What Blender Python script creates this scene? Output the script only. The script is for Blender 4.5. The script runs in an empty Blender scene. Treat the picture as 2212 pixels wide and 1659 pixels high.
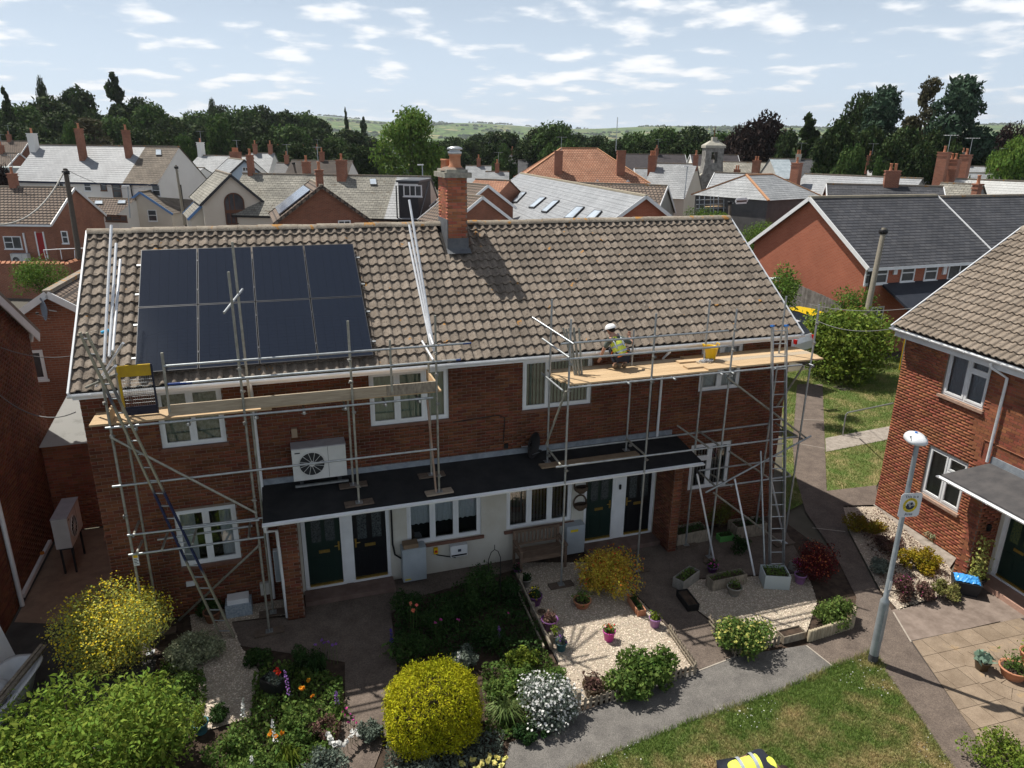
import bpy, bmesh, math, random
import numpy as np
from mathutils import Vector, Matrix
random.seed(11); RNG = np.random.default_rng(11)
R = math.radians
SC = bpy.context.scene; COL = SC.collection
# ------------------------------------------------------------ camera
CP = Vector((3.880, -14.781, 10.022)); FPX = 1795.288*2212/2560; PITCH, YAW, ROLL = .321894, .322812, .0119076
_r0 = Vector((math.cos(YAW), -math.sin(YAW), 0)); CF = Vector((math.sin(YAW)*math.cos(PITCH), math.cos(YAW)*math.cos(PITCH), -math.sin(PITCH)))
_u0 = _r0.cross(CF); CR = _r0*math.cos(ROLL)+_u0*math.sin(ROLL); CU = -_r0*math.sin(ROLL)+_u0*math.cos(ROLL)
cd = bpy.data.cameras.new('camera'); cam = bpy.data.objects.new('camera', cd); COL.objects.link(cam)
cam.matrix_world = Matrix(((CR.x, CU.x, -CF.x, CP.x), (CR.y, CU.y, -CF.y, CP.y), (CR.z, CU.z, -CF.z, CP.z), (0, 0, 0, 1)))
cd.sensor_width = 36; cd.lens = 1795.288/2560*36; cd.clip_start = .1; cd.clip_end = 30000
SC.camera = cam
# ------------------------------------------------------------ sky, sun, exposure
SUN_EL, SUN_AZ = R(60), R(127)       # direction towards the sun, azimuth from +X
SV = Vector((math.cos(SUN_EL)*math.cos(SUN_AZ), math.cos(SUN_EL)*math.sin(SUN_AZ), math.sin(SUN_EL)))
W = bpy.data.worlds.new('World'); SC.world = W; W.use_nodes = True
def nd(t, ty, **k):
    n = t.nodes.new(ty)
    for a, b in k.items(): setattr(n, a, b)
    return n
def world():
    t = W.node_tree; t.nodes.clear(); L = t.links.new
    out = nd(t, 'ShaderNodeOutputWorld'); bg = nd(t, 'ShaderNodeBackground')
    sky = nd(t, 'ShaderNodeTexSky', sky_type='NISHITA', sun_disc=False, sun_elevation=SUN_EL, sun_rotation=math.atan2(SV.x, SV.y), altitude=60, air_density=.5, dust_density=.3, ozone_density=1.0)
    bg.inputs['Strength'].default_value = .05
    tc = nd(t, 'ShaderNodeTexCoord'); sp = nd(t, 'ShaderNodeSeparateXYZ'); L(tc.outputs['Generated'], sp.inputs[0])
    mx = nd(t, 'ShaderNodeMath', operation='MAXIMUM'); L(sp.outputs['Z'], mx.inputs[0]); mx.inputs[1].default_value = 0
    ad = nd(t, 'ShaderNodeMath', operation='ADD'); L(mx.outputs[0], ad.inputs[0]); ad.inputs[1].default_value = .15
    dx = nd(t, 'ShaderNodeMath', operation='DIVIDE'); L(sp.outputs['X'], dx.inputs[0]); L(ad.outputs[0], dx.inputs[1])
    dy = nd(t, 'ShaderNodeMath', operation='DIVIDE'); L(sp.outputs['Y'], dy.inputs[0]); L(ad.outputs[0], dy.inputs[1])
    cb = nd(t, 'ShaderNodeCombineXYZ'); L(dx.outputs[0], cb.inputs[0]); L(dy.outputs[0], cb.inputs[1])
    n1 = nd(t, 'ShaderNodeTexNoise'); n1.inputs['Scale'].default_value = 3.5; n1.inputs['Detail'].default_value = 7; n1.inputs['Roughness'].default_value = .48; L(cb.outputs[0], n1.inputs['Vector'])
    n2 = nd(t, 'ShaderNodeTexNoise'); n2.inputs['Scale'].default_value = .8; n2.inputs['Detail'].default_value = 2; L(cb.outputs[0], n2.inputs['Vector'])
    a2 = nd(t, 'ShaderNodeMath', operation='MULTIPLY_ADD'); L(n2.outputs[0], a2.inputs[0]); a2.inputs[1].default_value = .45; L(n1.outputs[0], a2.inputs[2])
    rp = nd(t, 'ShaderNodeMapRange', interpolation_type='SMOOTHSTEP'); rp.inputs['From Min'].default_value = .73; rp.inputs['From Max'].default_value = .87; rp.inputs['To Max'].default_value = .95; L(a2.outputs[0], rp.inputs[0])
    dv = nd(t, 'ShaderNodeMath', operation='MULTIPLY'); L(mx.outputs[0], dv.inputs[0]); dv.inputs[1].default_value = 3.4
    sq = nd(t, 'ShaderNodeMath', operation='POWER'); L(dv.outputs[0], sq.inputs[0]); sq.inputs[1].default_value = 1.7
    ng = nd(t, 'ShaderNodeMath', operation='MULTIPLY'); L(sq.outputs[0], ng.inputs[0]); ng.inputs[1].default_value = -1
    e2 = nd(t, 'ShaderNodeMath', operation='EXPONENT'); L(ng.outputs[0], e2.inputs[0])
    vh = nd(t, 'ShaderNodeMath', operation='MULTIPLY_ADD'); L(e2.outputs[0], vh.inputs[0]); vh.inputs[1].default_value = .9; vh.inputs[2].default_value = .0   # haze whitens the sky towards the horizon, all round
    mxh = nd(t, 'ShaderNodeMix', data_type='RGBA'); L(vh.outputs[0], mxh.inputs[0]); L(sky.outputs[0], mxh.inputs[6]); mxh.inputs[7].default_value = (11.9, 14.2, 16.6, 1)
    cs = nd(t, 'ShaderNodeMapRange'); cs.inputs['From Min'].default_value = .78; cs.inputs['From Max'].default_value = .95; L(a2.outputs[0], cs.inputs[0])
    cc = nd(t, 'ShaderNodeMix', data_type='RGBA'); L(cs.outputs[0], cc.inputs[0]); cc.inputs[6].default_value = (14.6, 15.3, 16.2, 1); cc.inputs[7].default_value = (18.5, 18.5, 18.5, 1)
    mxc = nd(t, 'ShaderNodeMix', data_type='RGBA'); L(rp.outputs[0], mxc.inputs[0]); L(mxh.outputs[2], mxc.inputs[6]); L(cc.outputs[2], mxc.inputs[7])
    L(mxc.outputs[2], bg.inputs['Color']); L(bg.outputs[0], out.inputs[0])
world()
sd = bpy.data.lights.new('sun', 'SUN'); sd.energy = 5.0; sd.angle = R(.53); sd.color = (1, .955, .87)
so = bpy.data.objects.new('sun', sd); COL.objects.link(so); so.rotation_euler = (-SV).to_track_quat('-Z', 'Y').to_euler(); so.location = (0, 20, 60)
SC.view_settings.view_transform = 'Standard'; SC.view_settings.look = 'None'; SC.view_settings.gamma = 1; SC.view_settings.exposure = .36
SC.render.engine = 'CYCLES'
# ------------------------------------------------------------ pixel -> place (photo pixels on a 2212 x 1659 grid)
def ray(u, v): return CF + CR*((u-1106)/FPX) - CU*((v-829.44)/FPX)
def G(u, v, z=0): d = ray(u, v); return CP + d*((z-CP.z)/d.z)
def WY(u, v, y): d = ray(u, v); return CP + d*((y-CP.y)/d.y)
def WX(u, v, x): d = ray(u, v); return CP + d*((x-CP.x)/d.x)
def PD(u, v, dep): return CP + ray(u, v)*dep
def VT(u, v, b):
    d = ray(u, v); t = (d.x*(b[0]-CP.x)+d.y*(b[1]-CP.y))/(d.x*d.x+d.y*d.y); return Vector((b[0], b[1], CP.z+d.z*t))
def PX(p):
    d = Vector(p)-CP; z = d.dot(CF); return (1106+FPX*d.dot(CR)/z, 829.44-FPX*d.dot(CU)/z, z)
# ------------------------------------------------------------ mesh builder
class MB:
    def __init__(s, M=None): s.v = []; s.f = []; s.uv = []; s.mi = []; s.M = M; s.m = 0; s.sm = []
    def add(s, vs, fs, uv=None, smooth=False):
        o = len(s.v); s.v += [Vector(p) for p in vs]
        for k, f in enumerate(fs):
            s.f.append([i+o for i in f]); s.uv.append(uv[k] if uv else None); s.mi.append(s.m); s.sm.append(smooth)
        return s
    def quad(s, a, b, c, d, uv=None): return s.add([a, b, c, d], [(0, 1, 2, 3)], [uv] if uv else None)
    def poly(s, pts): return s.add(pts, [tuple(range(len(pts)))])
    def box(s, x0, x1, y0, y1, z0, z1):
        return s.add([(x0, y0, z0), (x1, y0, z0), (x1, y1, z0), (x0, y1, z0), (x0, y0, z1), (x1, y0, z1), (x1, y1, z1), (x0, y1, z1)],
                     [(3, 2, 1, 0), (4, 5, 6, 7), (0, 1, 5, 4), (1, 2, 6, 5), (2, 3, 7, 6), (3, 0, 4, 7)])
    def bar(s, a, b, w, h, up=(0, 0, 1)):
        a, b = Vector(a), Vector(b); d = (b-a).normalized(); x = d.cross(Vector(up))
        if x.length < 1e-4: x = d.cross(Vector((1, 0, 0)))
        x.normalize(); y = x.cross(d); x *= w/2; y *= h/2
        return s.add([a-x-y, a+x-y, a+x+y, a-x+y, b-x-y, b+x-y, b+x+y, b-x+y], [(0, 1, 2, 3), (7, 6, 5, 4), (4, 5, 1, 0), (5, 6, 2, 1), (6, 7, 3, 2), (7, 4, 0, 3)])
    def tube(s, a, b, r, n=8, r2=None, caps=True):
        return s.path([a, b], [r, r if r2 is None else r2], n, caps)
    def path(s, pts, r, n=8, caps=True):
        pts = [Vector(p) for p in pts]; rs = r if isinstance(r, (list, tuple)) else [r]*len(pts); o = []; vs = []
        x = None
        for i, p in enumerate(pts):
            d = (pts[min(i+1, len(pts)-1)]-pts[max(i-1, 0)]); d = d.normalized() if d.length > 1e-9 else Vector((0, 0, 1))
            if x is None: x = d.orthogonal().normalized()
            else:
                x = x-d*x.dot(d); x = x.normalized() if x.length > 1e-6 else d.orthogonal().normalized()
            y = d.cross(x)
            vs += [p+(x*math.cos(2*math.pi*k/n)+y*math.sin(2*math.pi*k/n))*rs[i] for k in range(n)]
        fs = [(i*n+k, i*n+(k+1) % n, (i+1)*n+(k+1) % n, (i+1)*n+k) for i in range(len(pts)-1) for k in range(n)]
        s.add(vs, fs, smooth=True)
        if caps:
            s.add(vs[:n], [tuple(range(n-1, -1, -1))]); s.add(vs[-n:], [tuple(range(n))])
        return s
    def lathe(s, c, prof, n=20, cap0=True, cap1=False, sx=1, sy=1):
        c = Vector(c); vs = [c+Vector((r*math.cos(2*math.pi*k/n)*sx, r*math.sin(2*math.pi*k/n)*sy, z)) for r, z in prof for k in range(n)]
        fs = [(i*n+k, i*n+(k+1) % n, (i+1)*n+(k+1) % n, (i+1)*n+k) for i in range(len(prof)-1) for k in range(n)]
        s.add(vs, fs, smooth=True)
        if cap0: s.add(vs[:n], [tuple(range(n-1, -1, -1))])
        if cap1: s.add(vs[-n:], [tuple(range(n))])
        return s
    def prism(s, poly, dvec):
        n = len(poly); a = [Vector(p) for p in poly]; b = [p+Vector(dvec) for p in a]
        return s.add(a+b, [tuple(range(n-1, -1, -1)), tuple(range(n, 2*n))]+[(i, (i+1) % n, n+(i+1) % n, n+i) for i in range(n)])
    def ball(s, c, r, n=10, m=6, sx=1, sy=1, sz=1):
        prof = [(max(r*math.sin(math.pi*i/m), 1e-4), -r*math.cos(math.pi*i/m)*sz) for i in range(m+1)]
        return s.lathe(c, prof, n, False, False, sx, sy)
    def mesh(s, name, mats):
        me = bpy.data.meshes.new(name); me.from_pydata([(s.M @ p) if s.M else p for p in s.v], [], s.f)
        uv = me.uv_layers.new(name='UVMap'); k = 0; arr = np.zeros(len(me.loops)*2, dtype=np.float32)
        for f, q in zip(s.f, s.uv):
            if q is None:
                p0, p1, p2 = s.v[f[0]], s.v[f[1]], s.v[f[2]]; nn = (p1-p0).cross(p2-p0); ax, ay, az = abs(nn.x), abs(nn.y), abs(nn.z)
                if ay >= ax and ay >= az: q = [(s.v[i].x, s.v[i].z) for i in f]
                elif ax >= az: q = [(s.v[i].y, s.v[i].z) for i in f]
                else: q = [(s.v[i].x, s.v[i].y) for i in f]
            for c in q: arr[k] = c[0]; arr[k+1] = c[1]; k += 2
        uv.data.foreach_set('uv', arr)
        for m in (mats if isinstance(mats, (list, tuple)) else [mats]): me.materials.append(m)
        me.polygons.foreach_set('material_index', s.mi); me.polygons.foreach_set('use_smooth', s.sm); me.update()
        return me
    def obj(s, name, mats, parent=None, **k): return link(name, s.mesh(name, mats), parent, **k)
def link(name, me, parent=None, loc=None, rot=None, scale=None, kind=None):
    o = bpy.data.objects.new(name, me); COL.objects.link(o)
    if parent:
        o.parent = parent
        if parent.name in INV: o.matrix_parent_inverse = INV[parent.name]
    if loc is not None: o.location = loc
    if rot is not None: o.rotation_euler = rot
    if scale is not None: o.scale = scale
    if kind: o['kind'] = kind
    return o
INV = {}
def tag(o, label, cat, group=None):
    o['label'] = label; o['category'] = cat
    if group: o['group'] = group
    return o
def thing(name, label, cat, loc=(0, 0, 0), group=None):
    o = bpy.data.objects.new(name, None); COL.objects.link(o); o.location = loc; o.empty_display_size = .2
    INV[o.name] = Matrix.Translation(-Vector(loc)); return tag(o, label, cat, group)
def struct(o): o['kind'] = 'structure'; return o
def copy_tree(o, parent=None):
    c = o.copy(); COL.objects.link(c); c.parent = parent
    if parent: c.matrix_parent_inverse = o.matrix_parent_inverse.copy()
    if o.name in INV: INV[c.name] = INV[o.name]
    for ch in list(o.children): copy_tree(ch, c)
    return c
def frame(o, yaw): # wall frame: local X along the wall, Y into the wall, Z up
    return Matrix.Translation(o) @ Matrix.Rotation(yaw, 4, 'Z')
# ------------------------------------------------------------ materials
MATS = {}
def mat(name, c1, c2=None, scale=4, rough=.85, bump=0, metal=0, rnd=0, bscale=None, c3=None, lo=.35, hi=.65, detail=5, hue=0, spec=.3, stretch=None, trans=0, objc=False, grain=0, gscale=60):
    if name in MATS: return MATS[name]
    m = bpy.data.materials.new(name); m.use_nodes = True; t = m.node_tree; L = t.links.new; b = t.nodes['Principled BSDF']; MATS[name] = m
    b.inputs['Roughness'].default_value = rough; b.inputs['Metallic'].default_value = metal; b.inputs['Specular IOR Level'].default_value = spec
    if trans: b.inputs['Transmission Weight'].default_value = trans
    c4 = lambda c: (*c, 1); cur = None
    geo = nd(t, 'ShaderNodeNewGeometry'); pos = geo.outputs['Position']
    if objc: pos = nd(t, 'ShaderNodeTexCoord').outputs['Object']
    if stretch:
        mp = nd(t, 'ShaderNodeMapping'); mp.inputs['Scale'].default_value = stretch; L(pos, mp.inputs['Vector']); pos = mp.outputs[0]
    if c2:
        n = nd(t, 'ShaderNodeTexNoise'); n.inputs['Scale'].default_value = scale; n.inputs['Detail'].default_value = detail; n.inputs['Roughness'].default_value = .62; L(pos, n.inputs['Vector'])
        r = nd(t, 'ShaderNodeValToRGB'); r.color_ramp.elements[0].position = lo; r.color_ramp.elements[1].position = hi; r.color_ramp.elements[0].color = c4(c1); r.color_ramp.elements[1].color = c4(c2)
        if c3: e = r.color_ramp.elements.new(min(hi+.12, .98)); e.color = c4(c3)
        L(n.outputs[0], r.inputs[0]); cur = r.outputs[0]
    if grain:
        gn = nd(t, 'ShaderNodeTexNoise'); gn.inputs['Scale'].default_value = gscale; gn.inputs['Detail'].default_value = 2; L(geo.outputs['Position'], gn.inputs['Vector']); gr = nd(t, 'ShaderNodeMapRange'); gr.inputs['From Min'].default_value = .3; gr.inputs['From Max'].default_value = .7; gr.inputs['To Min'].default_value = 1-grain; gr.inputs['To Max'].default_value = 1+grain; L(gn.outputs[0], gr.inputs[0])
        gh = nd(t, 'ShaderNodeHueSaturation'); L(gr.outputs[0], gh.inputs['Value'])
        if cur: L(cur, gh.inputs['Color'])
        else: gh.inputs['Color'].default_value = c4(c1)
        cur = gh.outputs[0]
    if rnd or hue:
        oi = nd(t, 'ShaderNodeObjectInfo'); ad = nd(t, 'ShaderNodeMath', operation='ADD'); L(oi.outputs['Random'], ad.inputs[0]); L(geo.outputs['Random Per Island'], ad.inputs[1])
        wn = nd(t, 'ShaderNodeTexWhiteNoise', noise_dimensions='1D'); L(ad.outputs[0], wn.inputs['W'])
        mr = nd(t, 'ShaderNodeMapRange'); mr.inputs['To Min'].default_value = 1-rnd; mr.inputs['To Max'].default_value = 1+rnd; L(wn.outputs['Value'], mr.inputs[0])
        hs = nd(t, 'ShaderNodeHueSaturation'); L(mr.outputs[0], hs.inputs['Value'])
        if hue:
            sp = nd(t, 'ShaderNodeSeparateColor'); L(wn.outputs['Color'], sp.inputs[0]); m2 = nd(t, 'ShaderNodeMapRange'); m2.inputs['To Min'].default_value = .5-hue; m2.inputs['To Max'].default_value = .5+hue; L(sp.outputs[1], m2.inputs[0]); L(m2.outputs[0], hs.inputs['Hue'])
        if cur: L(cur, hs.inputs['Color'])
        else: hs.inputs['Color'].default_value = c4(c1)
        cur = hs.outputs[0]
    if cur: L(cur, b.inputs['Base Color'])
    else: b.inputs['Base Color'].default_value = c4(c1)
    if bump:
        n = nd(t, 'ShaderNodeTexNoise'); n.inputs['Scale'].default_value = bscale or scale*6; n.inputs['Detail'].default_value = 3; L(pos, n.inputs['Vector'])
        bp = nd(t, 'ShaderNodeBump'); bp.inputs['Strength'].default_value = min(1, bump); bp.inputs['Distance'].default_value = .02; L(n.outputs[0], bp.inputs['Height']); L(bp.outputs[0], b.inputs['Normal'])
    return m
def tilemat(name, c1, c2, cm, bw, rh, mortar=.01, off=.5, rough=.8, spot=None, spots=.62, bump=.4, var=.35, uscale=1.0):
    """courses of bricks, slates or slabs on UVs in metres"""
    if name in MATS: return MATS[name]
    m = bpy.data.materials.new(name); m.use_nodes = True; t = m.node_tree; L = t.links.new; b = t.nodes['Principled BSDF']; MATS[name] = m
    b.inputs['Roughness'].default_value = rough; b.inputs['Specular IOR Level'].default_value = .3
    uv = nd(t, 'ShaderNodeUVMap'); bt = nd(t, 'ShaderNodeTexBrick', offset=off)
    L(uv.outputs[0], bt.inputs['Vector']); bt.inputs['Scale'].default_value = uscale
    for k, c in (('Color1', c1), ('Color2', c2), ('Mortar', cm)): bt.inputs[k].default_value = (*c, 1)
    bt.inputs['Brick Width'].default_value = bw; bt.inputs['Row Height'].default_value = rh; bt.inputs['Mortar Size'].default_value = mortar; bt.inputs['Mortar Smooth'].default_value = .1; bt.inputs['Bias'].default_value = -.1
    geo = nd(t, 'ShaderNodeNewGeometry'); n = nd(t, 'ShaderNodeTexNoise'); n.inputs['Scale'].default_value = .7; n.inputs['Detail'].default_value = 6; L(geo.outputs['Position'], n.inputs['Vector'])
    mr = nd(t, 'ShaderNodeMapRange'); mr.inputs['From Min'].default_value = .3; mr.inputs['From Max'].default_value = .7; mr.inputs['To Min'].default_value = 1-var; mr.inputs['To Max'].default_value = 1+var; L(n.outputs[0], mr.inputs[0])
    hs = nd(t, 'ShaderNodeHueSaturation'); L(bt.outputs[0], hs.inputs['Color']); L(mr.outputs[0], hs.inputs['Value']); cur = hs.outputs[0]
    if spot:
        n2 = nd(t, 'ShaderNodeTexNoise'); n2.inputs['Scale'].default_value = 1.1; n2.inputs['Detail'].default_value = 9; n2.inputs['Roughness'].default_value = .7; L(geo.outputs['Position'], n2.inputs['Vector'])
        m3 = nd(t, 'ShaderNodeMapRange'); m3.inputs['From Min'].default_value = spots; m3.inputs['From Max'].default_value = spots+.06; L(n2.outputs[0], m3.inputs[0])
        mx = nd(t, 'ShaderNodeMix', data_type='RGBA'); L(m3.outputs[0], mx.inputs[0]); L(cur, mx.inputs[6]); mx.inputs[7].default_value = (*spot, 1); cur = mx.outputs[2]
    L(cur, b.inputs['Base Color'])
    bp = nd(t, 'ShaderNodeBump'); bp.inputs['Strength'].default_value = bump; bp.inputs['Distance'].default_value = .012; bp.invert = True; L(bt.outputs['Fac'], bp.inputs['Height']); L(bp.outputs[0], b.inputs['Normal'])
    return m
def glassmat(name, tint=(.8, .84, .85), refl=1.0):
    if name in MATS: return MATS[name]
    m = bpy.data.materials.new(name); m.use_nodes = True; t = m.node_tree; L = t.links.new; t.nodes.clear(); MATS[name] = m
    o = nd(t, 'ShaderNodeOutputMaterial'); mx = nd(t, 'ShaderNodeMixShader'); tr = nd(t, 'ShaderNodeBsdfTransparent'); gl = nd(t, 'ShaderNodeBsdfGlossy'); fr = nd(t, 'ShaderNodeFresnel')
    fr.inputs['IOR'].default_value = 1.65; tr.inputs[0].default_value = (*tint, 1); gl.inputs['Roughness'].default_value = .02; gl.inputs[0].default_value = (refl, refl, refl, 1)
    ml = nd(t, 'ShaderNodeMath', operation='MULTIPLY_ADD'); L(fr.outputs[0], ml.inputs[0]); ml.inputs[1].default_value = 1.3; ml.inputs[2].default_value = .06; ml.use_clamp = True
    L(ml.outputs[0], mx.inputs[0]); L(tr.outputs[0], mx.inputs[1]); L(gl.outputs[0], mx.inputs[2]); L(mx.outputs[0], o.inputs[0])
    return m
def leafmat(name, c1, c2, rnd=.35, hue=.03, trans=.25, rough=.75):
    """leaf: diffuse + light through the leaf, tone differs leaf by leaf"""
    if name in MATS: return MATS[name]
    m = mat(name, c1, c2, scale=.9, rough=rough, rnd=rnd, hue=hue, lo=.35, hi=.65, detail=3, spec=.12); t = m.node_tree; L = t.links.new
    b = t.nodes['Principled BSDF']; o = t.nodes['Material Output']; tl = nd(t, 'ShaderNodeBsdfTranslucent'); mx = nd(t, 'ShaderNodeMixShader'); mx.inputs[0].default_value = trans
    src = b.inputs['Base Color'].links[0].from_socket; L(src, tl.inputs[0]); L(b.outputs[0], mx.inputs[1]); L(tl.outputs[0], mx.inputs[2]); L(mx.outputs[0], o.inputs[0])
    return m
WHITE = mat('white_upvc', (.78, .79, .8), (.7, .71, .72), 3, .35, spec=.5); GALV = mat('galvanised_steel', (.30, .32, .33), (.46, .48, .49), 9, .42, metal=.75, rnd=.12, lo=.3, hi=.7)
GALVOLD = mat('weathered_steel', (.24, .235, .2), (.36, .35, .3), 8, .6, metal=.45, rnd=.1); WHPOLE = mat('white_aluminium', (.75, .76, .78), (.66, .67, .69), 5, .3, metal=.25)
BLACK = mat('black_plastic', (.012, .012, .013), rough=.5); GLASS = glassmat('window_glass'); ROOM = mat('dark_room', (.012, .012, .014), rough=.95); NET = mat('net_curtain', (.68, .68, .66), (.45, .46, .45), 40, .95, stretch=(6, 6, .2))
WOOD = mat('scaffold_board_wood', (.41, .28, .155), (.52, .38, .235), 5, .75, .15, rnd=.14, stretch=(.6, 9, 9)); SOLEB = mat('dark_sole_board', (.085, .062, .048), (.14, .105, .08), 6, .9, .3, stretch=(2, 4, 4)); WOODOLD = mat('weathered_wood', (.16, .13, .1), (.3, .26, .2), 6, .85, .3, rnd=.2, stretch=(3, 3, 1)); SOIL = mat('soil', (.03, .02, .014), (.075, .05, .035), 6, .95, .6)
TERRA = mat('terracotta', (.42, .17, .09), (.5, .24, .14), 7, .8, .1); BRICKM = mat('house_brick_shade_tone', (.11, .034, .016), (.185, .064, .03), 1.3, .9, .25, rnd=.27, hue=.012, bscale=70); MORTAR = mat('mortar', (.17, .125, .1), (.23, .18, .145), 5, .95, .3)  # house brick: same type as the neighbour's, with shade put into its colour
BRICKR = mat('neighbour_brick_sun_tone', (.2, .064, .033), (.305, .108, .056), 1.2, .9, .25, rnd=.25, hue=.012, bscale=70)  # the same brick type in a brighter copy, sunlight put into its colour
BRICKTX = tilemat('brick_courses', (.25, .08, .045), (.33, .12, .065), (.3, .24, .19), .225, .075, .008, var=.18, rough=.9)
BRICKRED = tilemat('new_red_brick_courses', (.335, .094, .05), (.385, .118, .064), (.34, .19, .135), .225, .075, .008, var=.1, rough=.9, bump=.2)
# ============================================================ walls, tiles, windows: shared builders
def npmesh(name, V, F, mats, mi=None, smooth=False):
    """mesh from numpy verts (n,3) and quads/tris (m,k)"""
    me = bpy.data.meshes.new(name); V = np.asarray(V, np.float32); F = np.asarray(F, np.int32); m, k = F.shape
    me.vertices.add(len(V)); me.vertices.foreach_set('co', V.ravel()); me.loops.add(m*k); me.loops.foreach_set('vertex_index', F.ravel())
    me.polygons.add(m); me.polygons.foreach_set('loop_start', np.arange(0, m*k, k, dtype=np.int32))
    try: me.polygons.foreach_set('loop_total', np.full(m, k, np.int32))
    except Exception: pass
    if mi is not None: me.polygons.foreach_set('material_index', np.asarray(mi, np.int32))
    if smooth: me.polygons.foreach_set('use_smooth', np.ones(m, bool))
    for a in (mats if isinstance(mats, (list, tuple)) else [mats]): me.materials.append(a)
    me.update(calc_edges=True); me.validate(); return me
def stamp(V, F, Ms):
    """copies of a small mesh at many 4x4 matrices -> one vertex and face array"""
    V = np.asarray(V, float); F = np.asarray(F); n = len(V); A = np.array([np.array(m) for m in Ms])
    P = np.einsum('kij,nj->kni', A[:, :3, :3], V)+A[:, None, :3, 3]
    return P.reshape(-1, 3), (F[None]+(np.arange(len(Ms))*n)[:, None, None]).reshape(-1, F.shape[1])
BV = [(-.5, 0, -.5), (.5, 0, -.5), (.5, 0, .5), (-.5, 0, .5), (-.5, 1, -.5), (.5, 1, -.5), (.5, 1, .5), (-.5, 1, .5)]
BF = [(0, 1, 2, 3), (1, 5, 6, 2), (3, 2, 6, 7), (0, 4, 5, 1), (4, 0, 3, 7)]
BRICKMESH = {}
def pick(items, n):
    """the n items that show largest in the picture: items (world point, payload)"""
    sc = []
    for i, (p, _) in enumerate(items):
        u, v, z = PX(p); inside = z > .5 and -30 < u < 2242 and -30 < v < 1690
        sc.append((-(1/z**2) if inside else 1/max(z, .1)+1, i))
    sc.sort(); return set(i for _, i in sc[:n])
def bricks(M, x0, x1, z0, z1, holes, part, matl, nmax=300, proud=.004, tri=None, phase=0):
    """a stretcher-bond brick skin on the wall plane y=0 of frame M; part gets the bricks as children"""
    full, cut = [], []; BW, BH, LW, LH = .225, .075, .215, .0655
    for r in range(int((z1-z0)/BH+.5)):
        zc = z0+BH*(r+.5); off = (BW/2 if (r+phase) % 2 else 0); x = x0-off
        while x < x1-.02:
            a, b = max(x, x0)+.005, min(x+BW, x1)-.005; x += BW
            if tri:
                lim = tri(zc)
                if lim is None: continue
                a, b = max(a, lim[0]), min(b, lim[1])
            segs = [(a, b)]
            for hx0, hx1, hz0, hz1 in holes:
                if hz0-.03 < zc < hz1+.03:
                    ns = []
                    for p, q in segs:
                        if q <= hx0 or p >= hx1: ns.append((p, q)); continue
                        if p < hx0-.02: ns.append((p, hx0-.003))
                        if q > hx1+.02: ns.append((hx1+.003, q))
                    segs = ns
            for p, q in segs:
                if q-p < .025: continue
                c = ((p+q)/2, zc); (full if q-p > .212 else cut).append((M @ Vector((c[0], 0, c[1])), (c[0], c[1], q-p)))
    if matl.name not in BRICKMESH:
        me = bpy.data.meshes.new('brick'); me.from_pydata([(x*LW, y*.02, z*LH) for x, y, z in BV], [], BF); me.materials.append(matl); BRICKMESH[matl.name] = me
    sel = pick(full, nmax); rot = M.to_euler()
    for i in sel:
        x, z, w = full[i][1]; link('brick', BRICKMESH[matl.name], part, M @ Vector((x, -proud-random.random()*.0018, z)), rot)
    rest = [full[i][1] for i in range(len(full)) if i not in sel]+[c[1] for c in cut]
    if rest:
        V, F = stamp(BV, BF, [M @ Matrix.Translation((x, -proud-random.random()*.0018, z)) @ Matrix.Diagonal((w, .02, LH, 1)) for x, z, w in rest])
        link('brick_courses', npmesh('brick_courses', V, F, matl), part, kind='stuff')
def holed(mb, x0, x1, z0, z1, holes, y=0, depth=.11):
    xs = sorted({x0, x1, *[min(max(h[i], x0), x1) for h in holes for i in (0, 1)]}); zs = sorted({z0, z1, *[min(max(h[i], z0), z1) for h in holes for i in (2, 3)]})
    for a, b in zip(xs, xs[1:]):
        for c, d in zip(zs, zs[1:]):
            mx, mz = (a+b)/2, (c+d)/2
            if any(h[0] < mx < h[1] and h[2] < mz < h[3] for h in holes): continue
            mb.quad((a, y, c), (b, y, c), (b, y, d), (a, y, d))
    for a, b, c, d in holes:
        if depth and a >= x0-.001 and b <= x1+.001:
            mb.quad((a, y, c), (a, y, d), (a, y+depth, d), (a, y+depth, c)); mb.quad((b, y, d), (b, y, c), (b, y+depth, c), (b, y+depth, d))
            mb.quad((a, y, d), (b, y, d), (b, y+depth, d), (a, y+depth, d)); mb.quad((b, y, c), (a, y, c), (a, y+depth, c), (b, y+depth, c))
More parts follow.
